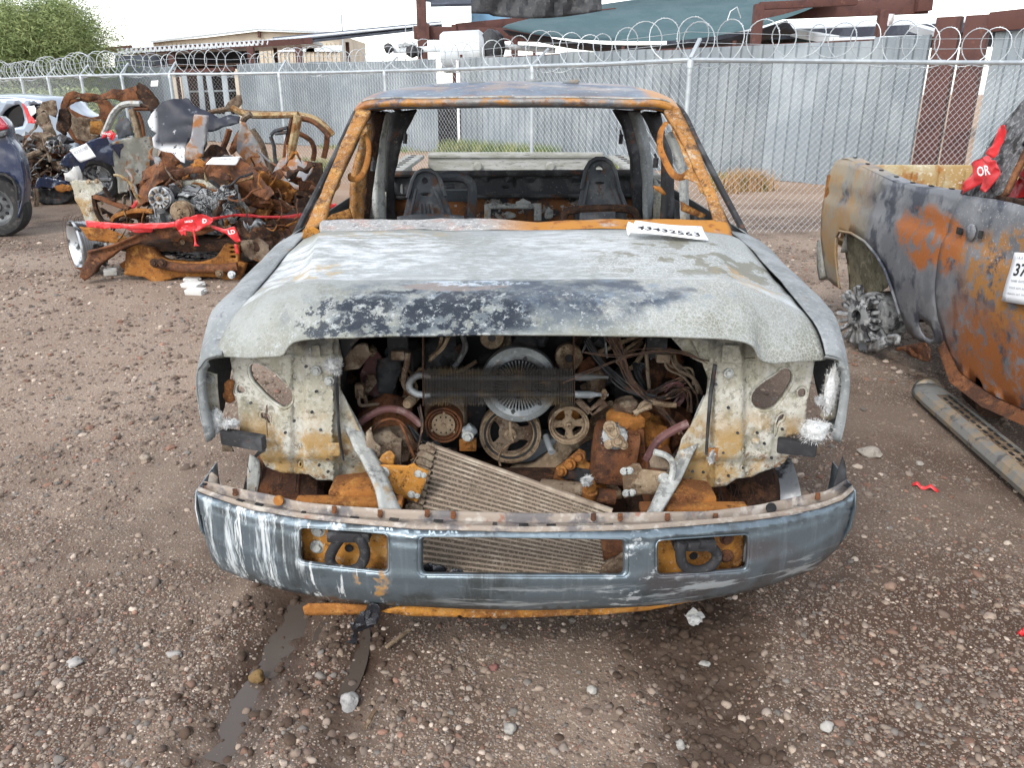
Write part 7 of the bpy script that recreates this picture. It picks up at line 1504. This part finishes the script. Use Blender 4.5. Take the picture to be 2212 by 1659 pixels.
for k in range(75):         # bent ribbons of torn sheet, rods and wires through the heap
    x, y = rz.choice(((rz.uniform(560, 1680), rz.uniform(560, 860)), (rz.uniform(1250, 1750), rz.uniform(800, 1330)), (rz.uniform(480, 740), rz.uniform(820, 1250)), (rz.uniform(1050, 1900), rz.uniform(420, 760)), (rz.uniform(150, 520), rz.uniform(850, 1150))))
    Y0 = rz.uniform(7.6, 8.1) if y > 620 else rz.uniform(8.3, 9.0); p = W(*B1((x, y)), Y0); p.z = max(p.z, .12); d = Vector((rz.gauss(0, 1), rz.gauss(0, .5), rz.gauss(0, .8))).normalized(); pts = [p]
    for _ in range(4):
        d = (d+Vector((rz.gauss(0, .5), rz.gauss(0, .3), rz.gauss(0, .5)))).normalized(); q = pts[-1]+d*rz.uniform(.04, .11); q.z = max(q.z, .1); pts.append(q)
    pts = crom(pts, 3); m = rz.choice(('brown', 'brown', 'orange', 'dark', 'mud', 'creamgold', 'bluerust', 'char', 'silver'))
    if k % 5 < 2: MB().tube(pts, rz.uniform(.004, .014), 6).build('bent_rod', m, K)
    else:
        w = Vector((rz.gauss(0, 1), rz.gauss(0, .6), rz.gauss(0, 1))).normalized()*rz.uniform(.015, .06)
        MB().grid([[q-w*(.6+.4*math.sin(i*1.7+k)), q+w*.1+Vector((0, -.012, 0)), q+w*(.6+.4*math.cos(i*1.3+k))] for i, q in enumerate(pts)]).build('torn_ribbon', m, K, smooth=25, solid=.004)
wc = W(*B1((190, 1170)), 7.95); wc.z = .30
WA = MB().lathe([(0, .02), (.1, .03), (.2, .0), (.22, .08), (.245, .1), (.25, .08), (.235, .06), (.225, -.12), (.245, -.14)], wc, (-.75, -.65, 0), 40).build('wheel_rim', 'chrome', K)
b = MB()
for k in range(10): b.lathe([(.29+.004*k*math.sin(k), .1-.02*k), (.294+.004*k*math.sin(k), .1-.02*k+.003)], wc+Vector((-.02+.004*k, 0, .0)), (-.75, -.65, .02*math.sin(k*2)), 40)
b.build('tyre_cord_wires', 'wire', K, kind='stuff')
MB().box((-3.1, 9.0, .32), (1.5, 2.6, .1), None, .03).build('floor_pan', 'dark', K)
MB().box((-3.1, 10.2, .62), (1.45, .08, .6), None, .03).build('rear_bulkhead', 'dark', K)
for sg in (-.72, .72): MB().bar((-3.1+sg, 7.9, .34), (-3.1+sg, 10.3, .36), .1, .14, .02).build('sill', 'brown', K)
for x in (-3.85, -2.35): MB().lathe([(0, .02), (.2, .02), (.24, .08), (.24, -.1), (0, -.1)], (x, 9.9, .26), (1, 0, 0), 24).build('wheel_rim', 'rim', K)
# red tape over the wreck
TW = bp('red_tape', [(195,985),(230,990),(480,1010),(840,995),(850,1035),(640,1070),(540,1075),(420,1055),(200,1035)], 7.42, 'tape', .001, .015, 6, 31, par=None) if False else None
def tapepiece(pts, Y, lab=None, par=None, amp=.015, seed=0, name='tape_strip'):
    b = MB().sheet(B1(*pts), lambda x, y: W(x, y, Y(x) if callable(Y) else Y), res=4, amp=amp*.6, freq=9, seed=seed, ridge=1.0)
    return b.build(name, 'tape', par, solid=.0012, smooth=35) if par else b.build('red_tape', 'tape', None, solid=.0012, smooth=35, label=lab, cat='tape')
TW = tapepiece([(845,1000),(880,985),(970,955),(1060,945),(1120,960),(1145,985),(1110,1030),(1040,1060),(990,1075),(900,1075),(870,1040)], 7.36, 'knotted red warning tape strung across the crushed rusty wreck', None, .05, 2)
tapepiece([(195,985),(230,990),(480,1012),(860,1000),(860,1035),(640,1055),(480,1045),(330,1048),(200,1035)], 7.4, None, TW, .012, 3)
tapepiece([(480,1040),(700,1030),(690,1075),(560,1078)], 7.44, None, TW, .02, 4)
tapepiece([(1130,962),(1300,938),(1400,935),(1480,950),(1660,950),(1800,932),(1800,965),(1640,972),(1480,968),(1300,955),(1140,985)], lambda x: 7.4+.004*(x-450), None, TW, .012, 5)
tapepiece([(985,1050),(1000,1050),(1015,1160),(1040,1175),(995,1178),(1000,1140)], 7.34, None, TW, .006, 6)
tapepiece([(880,1060),(935,1060),(940,1105),(915,1085),(905,1100)], 7.33, None, TW, .01, 7)
tapepiece([(1120,1020),(1230,1050),(1300,1030),(1345,1140),(1310,1150),(1240,1090),(1130,1040)], 7.42, None, TW, .02, 8)
tapepiece([(1295,1160),(1320,1165),(1330,1235),(1305,1230)], 7.5, None, TW, .01, 9)
tapepiece([(520,890),(570,830),(590,840),(560,890),(530,905)], 7.9, None, TW, .01, 10)
tape_text('D', [W(*q, 7.30) for q in B1((1050,962),(1110,965),(1105,1015),(1050,1015))], TW)
tape_text('LD', [W(*q, 7.36) for q in B1((1235,1050),(1310,1045),(1320,1090),(1250,1100))], TW)
tape_text('HOLD', [W(*q, 7.32) for q in B1((925,985),(1000,975),(1000,1000),(925,1010))], TW)
tape_text('HOLD', [W(*q, 8.2) for q in B1((1660,952),(1760,940),(1760,962),(1660,970))], TW)
tapepiece([(1950,890),(2050,855),(2060,880),(1960,920)], 9.0, 'short length of red tape behind the windshield pillar of the burned pickup', None, .01, 12)
paper([W(*q, 7.8) for q in B1((1135,518),(1345,510),(1308,575),(1082,570))], 'white paper sheet lying on the crushed rusty hood', [('43398130', .3, .5, .7, 'greyink')], curl=.006)
# ================================================================== crumpled navy and cream wreck
Z = root('crumpled_navy_wreck', (-6.9, 13.9, 0), 'wrecked car with crumpled navy fender and rusty cream door', 'car wreck')
def zp(name, pts, Y, m, th=.008, amp=.03, freq=4, seed=0, res=5, holes=(), rnd_=0, par=None):
    yf = Y if callable(Y) else (lambda x, y: Y)
    return MB().sheet(B2(*pts), lambda x, y: W(x, y, yf(x, y)), [B2(*h) for h in holes], res=res*.8, amp=amp*.75, freq=freq, seed=seed, round_=rnd_, ridge=.8 if amp > .045 else 0).build(name, m, par or Z, smooth=26, solid=th)
zp('front_fender', [(590,860),(650,760),(700,720),(830,650),(900,600),(1010,580),(1050,540),(1085,620),(1130,700),(1130,860),(1060,830),(990,800),(900,810),(850,850),(830,905),(780,900),(700,880)], lambda x, y: 13.3+.004*(x-190), 'navy', .01, .05, 3, 1)
zp('door', [(1090,640),(1230,590),(1480,565),(1555,570),(1580,680),(1560,830),(1420,1000),(1400,1060),(1180,1130),(1170,1000),(1130,860),(1130,720)], lambda x, y: 13.5+.006*(x-240), 'creamdoor', .03, .02, 3, 2)
zp('door_scorch', [(1100,650),(1225,630),(1230,665),(1200,700),(1190,790),(1150,720)], lambda x, y: 13.46+.006*(x-240), 'navy', .006, .01, 4, 3)
for pth, w, m in (([(1030,560),(1080,450),(1130,340),(1200,265),(1280,240),(1400,240)], .085, 'ashbar'), ([(1310,290),(1350,420),(1390,575)], .09, 'tan'), ([(1400,250),(1500,290),(1540,400),(1550,520)], .05, 'dark'), ([(1340,290),(1480,290)], .05, 'brown'), ([(1370,320),(1410,420),(1430,560)], .04, 'brown')):
    MB().tube(crom([W(*q, 13.7) for q in B2(*pth)], 5), w, 8, flat=.6).build('window_frame', m, Z)
zp('roof_sheet', [(600,230),(660,150),(740,120),(900,130),(1100,110),(1250,80),(1380,35),(1500,120),(1570,220),(1550,260),(1400,230),(1300,215),(1000,185),(800,190),(700,220),(640,300),(600,300)], 14.6, 'brown', .03, .10, 3, 4)
zp('roof_crease', [(1360,60),(1385,35),(1520,120),(1575,230),(1540,290),(1420,250),(1370,180)], 14.4, 'dark', .02, .08, 4, 5)
zp('rear_shell', [(640,280),(700,200),(900,190),(1060,200),(1150,300),(1060,480),(1010,600),(840,640),(740,620),(680,520),(640,420)], 15.2, 'brown', .02, .08, 3, 6, holes=[[(700,260),(760,215),(960,210),(1005,300),(1000,375),(850,365),(720,320)]])
zp('rear_shell_inner', [(690,340),(760,370),(850,380),(1000,390),(1050,430),(1000,560),(900,620),(780,600),(700,480)], 15.1, 'mud', .01, .06, 4, 7)
zp('interior_panel', [(900,420),(1000,400),(1040,470),(1010,540),(890,530)], 14.9, 'gold', .01, .05, 4, 8)
zp('side_pillar', [(560,430),(600,300),(640,260),(690,330),(690,480),(640,560),(560,500)], 14.5, 'dark', .05, .08, 4, 9)
zp('torn_headlamp_shell', [(350,300),(430,230),(500,195),(560,210),(570,290),(550,380),(480,340),(440,300),(370,360)], 14.4, 'mud', .01, .06, 5, 10)
zp('hanging_cloth', [(240,600),(330,470),(420,320),(470,330),(530,470),(575,580),(500,630),(450,640),(430,500),(380,440),(300,560),(260,620)], 14.1, 'mud', .01, .07, 5, 11)
zp('inner_seat', [(1140,480),(1180,380),(1260,370),(1310,440),(1330,560),(1180,600)], 14.3, 'chargrey', .04, .05, 3, 12)
zp('bumper_beam', [(350,1060),(380,990),(480,975),(600,1000),(700,1040),(700,1080),(600,1090),(480,1070),(360,1090)], 13.1, 'navy', .08, .05, 4, 13)
zp('lower_shell', [(240,1130),(360,1100),(620,1100),(720,1120),(690,1190),(560,1240),(400,1230),(300,1160)], 13.2, 'char', .08, .08, 4, 14)
zp('rust_lip', [(540,1060),(620,1030),(720,1050),(740,1090),(640,1130),(580,1120)], 13.0, 'orange', .02, .05, 4, 15)
for k in range(95):
    x, y = rq.uniform(120, 760), rq.uniform(600, 1120)
    if x > 640 and y < 820: x -= 250
    MB().blob(W(*B2((x, y)), 13.6+rq.uniform(-.3, .5)), (rq.uniform(.06, .2), .12, rq.uniform(.04, .13)), k, .7, 2, 2.2).build('wreckage_lump', rq.choice(('mud', 'dark', 'char', 'silver', 'brown')), Z, smooth=25)
for k in range(34):
    x, y = rq.uniform(180, 700), rq.uniform(620, 1060); pts = [W(*B2((x+rq.uniform(-70, 70), y+rq.uniform(-60, 60))), 13.2+rq.uniform(-.1, .1)) for i in range(4)]; MB().tube(crom(pts, 3), rq.uniform(.008, .02), 5).build('torn_pipe', rq.choice(('char', 'mud', 'silver')), Z)
MB().tube([W(*B2((220, 790)), 13.1), W(*B2((410, 710)), 13.2)], .05, 8).build('torn_pipe', 'mud', Z)
for x in (260, 340, 365): MB().tube(crom([W(*B2((x, 1080)), 13), W(*B2((x+12, 1180)), 13), W(*B2((x+5, 1330)), 13.0)], 4), .02, 5).build('dangling_wire', 'mud', Z)
wc = W(*B2((955, 990)), 13.6); 
TZ = MB().lathe([(.36*.62, .11), (.36*.72, .125), (.36*.95, .1), (.36, .06), (.36, -.06), (.36*.95, -.1), (.36*.7, -.12)], (wc.x, wc.y, wc.z), (.55, -.85, .02), 40).build('tyre', 'rubber', Z)
WZ = MB().lathe([(0, .03), (.05, .05), (.07, .02), (.2, .06), (.22, .11), (.235, .12)], (wc.x, wc.y, wc.z), (.55, -.85, .02), 30).build('wheel_rim', 'silver', Z)
ax = Vector((.55, -.85, .02)).normalized(); xx = Vector((0, 0, 1)).cross(ax).normalized(); yy = ax.cross(xx)
for k in range(5):
    a = k*1.257; d = xx*math.cos(a)+yy*math.sin(a); MB().bar(wc+d*.03+ax*.07, wc+d*.22+ax*.12, .05, .03, .006, ax).build('spoke', 'silver', WZ)
MB().blob(W(*B2((715, 965)), 12.9), (.12, .06, .09), 4, .5, 2).build('white_shard', 'whiteplastic', Z); MB().blob(W(*B2((765, 950)), 12.9), (.08, .06, .13), 7, .5, 2).build('white_shard', 'whiteplastic', Z)
MB().box((-6.6, 15.0, .4), (3.2, 1.6, .3), None, .05).build('floor_pan', 'dark', Z)
for x, y in ((-8.2, 14.2), (-5.2, 15.0)): MB().lathe([(0, .1), (.25, .1), (.3, 0), (.25, -.1), (0, -.1)], (x, y, .28), (.4, -.9, 0), 20).build('wheel', 'dark', Z)
MB().bar((-8.6, 13.6, .5), (-5.0, 14.6, .5), .5, .35, .05).build('chassis_rail', 'char', Z)
paper([W(*q, 12.95) for q in B2((690,700),(860,630),(955,765),(800,825))], 'white paper sheet on the crumpled navy fender', [('4330187', .3, .5, .7, 'greyink')], curl=.01)
TZP = MB().sheet(B2((985,575),(1000,530),(1040,495),(1100,490),(1140,530),(1170,605),(1120,615),(1085,590),(1040,545)), lambda x, y: W(x, y, 13.1), res=5, amp=.08, freq=5).build('red_tape', 'tape', None, label='ball of red tape on the navy wreck beside its window frame', cat='tape', solid=.0012)
tape_text('HOLD', [W(*q, 12.95) for q in B2((1010,515),(1110,525),(1110,560),(1010,550))], TZP)
MB().sheet(B2((310,1300),(340,1290),(380,1320),(370,1360),(330,1360)), lambda x, y: W(x, y, 12.6), res=4, amp=.04, freq=6).build('red_tape', 'tape', None, label='scrap of red tape on the ground under the navy wreck', cat='tape', solid=.0012)
# ================================================================== parked cars at the left
# silver saloon beyond
C = root('silver_car', (-10.5, 17.5, 0), 'silver blue car parked behind the wrecks', 'car')
rows = []
for (x, yt) in ((-160, 240), (-90, 214), (0, 207), (60, 211), (96, 217), (120, 240), (160, 262)):
    a = W(x, yt, 16.6); rows.append([a+Vector((0, 0, -.02)), a+Vector((0, .25, .03)), a+Vector((0, .8, .05)), a+Vector((0, 1.4, .0))])
MB().grid([list(r) for r in zip(*loft(rows, 3, 3))]).build('roof', 'silverpaint', C, solid=.03)
sidep = [(-160,262),(-60,225),(0,212),(60,213),(95,218),(118,238),(140,262),(170,275),(170,330),(-160,330)]
win = [(1,252),(12,236),(30,226),(46,224),(56,270),(30,276),(2,280)]
MB().sheet(sidep, lambda x, y: W(x, y, 16.5), [win, [(60,225),(84,222),(96,232),(104,250),(66,262)]], res=8).build('side_panel', 'silverpaint', C, solid=.04)
MB().sheet([(-2,282),(-2,248),(12,232),(30,222),(50,222),(60,272),(30,280)], lambda x, y: W(x, y, 16.62), res=8).build('side_window', 'glass', C, solid=.01)
MB().sheet([(60,270),(58,222),(90,218),(100,230),(106,256)], lambda x, y: W(x, y, 16.62), res=8).build('side_window', 'glass', C, solid=.01)
b = MB(); b.box((W(0, 300, 17.2).x, 17.4, .62), (4.4, 1.6, .5), None, .12); b.build('lower_body', 'silverpaint', C)
for x in (-90, 90): MB().lathe([(0, .1), (.2, .1), (.3, .06), (.31, 0), (.3, -.1), (0, -.1)], (W(x, 300, 16.6).x, 16.65, .31), (0, -1, 0), 28).build('wheel', 'rubber', C)
MB().sheet(B2((215,235),(250,228),(300,330),(345,410),(330,430),(280,420),(245,340)), lambda x, y: W(x, y, 16.3), res=5, amp=.04, freq=5).build('red_tape', 'tape', None, label='red tape strip hanging on the silver car window post', cat='tape', solid=.0012)
paper([W(*q, 16.3) for q in B2((270,265),(345,255),(365,320),(315,370))], 'white paper sheet on the silver car windshield', [], curl=.008)
# dark SUV at the left edge
D = root('dark_blue_suv', (-6.9, 10.3, 0), 'dark blue car with red tail lamp parked beside the wrecks', 'car')
def dY(x, y): return 9.9+.016*max(0, 40-x)*0+.010*(50-x)
sd = [(-120,310),(-40,262),(-5,252),(12,270),(18,300),(34,325),(46,345),(52,380),(52,425),(42,436),(40,470),(38,430),(34,400),(26,384),(12,374),(-8,372),(-40,400),(-52,440),(-52,480),(-150,480),(-150,330)]
MB().sheet(sd, lambda x, y: W(x, y, 10.1), res=7, amp=.01).build('body_side', 'navy', D, smooth=60, solid=.04)
rws = [[W(-5, 252, 10.1), W(12, 270, 10.1), W(20, 302, 10.1), W(38, 330, 10.1), W(50, 375, 10.1), W(51, 425, 10.1), W(40, 470, 10.1)], [p+Vector((-.08, .3, 0)) for p in P3([(-5,252,10.1),(12,270,10.1),(20,302,10.1),(38,330,10.1),(50,375,10.1),(51,425,10.1),(40,470,10.1)])], [p+Vector((-.7, .95, 0)) for p in P3([(-5,252,10.1),(12,270,10.1),(20,302,10.1),(38,330,10.1),(50,375,10.1),(51,425,10.1),(40,470,10.1)])]]
MB().grid(loft(rws, 4, 3)).build('rear_body', 'navy', D, solid=.02)
MB().sheet([(-30,262),(-4,250),(12,268),(14,278),(2,280),(-12,285)], lambda x, y: W(x, y, 10.04), res=6, amp=.004).build('tail_lamp', 'taillight', D, solid=.05)
MB().sheet([(-20,285),(4,280),(14,278),(15,290),(2,296),(-20,300)], lambda x, y: W(x, y, 10.05), res=6).build('tail_lamp_lower', 'rim', D, solid=.03)
MB().tube([W(*q, 10.07) for q in ((38,432),(36,405),(28,388),(12,377),(-8,375),(-30,390))], .018, 7).build('arch_trim', 'rubber', D)
wc = W(-8, 440, 10.18); wr = .385; wc.z = wr
TD = MB().lathe([(wr*.62, .10), (wr*.7, .115), (wr*.92, .1), (wr*.99, .07), (wr, .0), (wr*.98, -.1), (wr*.6, -.1)], wc, (.12, -1, 0), 48).build('tyre', 'rubber', D)
WD = MB().lathe([(0, .05), (.07, .05), (.08, .03), (.15, .02), (.19, .05), (.215, .05), (.235, .1), (.25, .1)], wc, (.12, -1, 0), 40).build('wheel_rim', 'rim', D)
ax = Vector((.12, -1, 0)).normalized(); xx = Vector((0, 0, 1)).cross(ax).normalized(); yy = ax.cross(xx)
for k in range(10):
    d = xx*math.cos(k*.628)+yy*math.sin(k*.628); MB().lathe([(0, .045), (.018, .045), (.02, .03)], wc+d*.15, ax, 10).build('rim_hole', 'soot', WD)
b = MB(); b.box((-8.9, 11.1, .75), (2.6, 1.6, .7), None, .1); b.build('body_core', 'navy', D)
MB().lathe([(0, .1), (.38, .1), (.38, -.1), (0, -.1)], (-7.9, 11.7, .38), (0, 1, 0), 24).build('tyre', 'rubber', D)
MB().lathe([(0, .1), (.38, .1), (.38, -.1), (0, -.1)], (-9.4, 10.3, .38), (0, 1, 0), 24).build('tyre', 'rubber', D)

cab = []
for Y, zt, w in ((10.25, 1.5, .0), (10.45, 1.62, .05), (11.0, 1.66, .1), (11.55, 1.62, .05), (11.75, 1.5, .0)):
    cab.append([Vector((-10.6-w, Y, zt-.12)), Vector((-10.0, Y, zt)), Vector((-9.0, Y, zt+.02)), Vector((-7.9, Y, zt)), Vector((-7.45+w, Y, zt-.14))])
MB().grid(loft(cab, 3, 3)).build('roof', 'navy', D, solid=.03)
for X0, X1 in ((-10.5, -9.2), (-9.1, -7.9)):
    MB().grid([[Vector((X0, 10.2, 1.08)), Vector((X1, 10.2, 1.08))], [Vector((X0+.05, 10.26, 1.48)), Vector((X1-.05, 10.26, 1.48))]]).build('side_window', 'glass', D, solid=.01)
for X0, X1 in ((-10.65, -10.6), (-9.15, -9.15), (-7.75, -7.55)):
    MB().bar((X1, 10.2, 1.05), (X0+.1, 10.27, 1.5), .09, .05, .01).build('window_pillar', 'navy', D)
MB().grid([[Vector((-7.3, 10.35, 1.1)), Vector((-7.3, 11.65, 1.1))], [Vector((-7.5, 10.4, 1.46)), Vector((-7.5, 11.6, 1.46))]]).build('rear_window', 'glass', D, solid=.01)
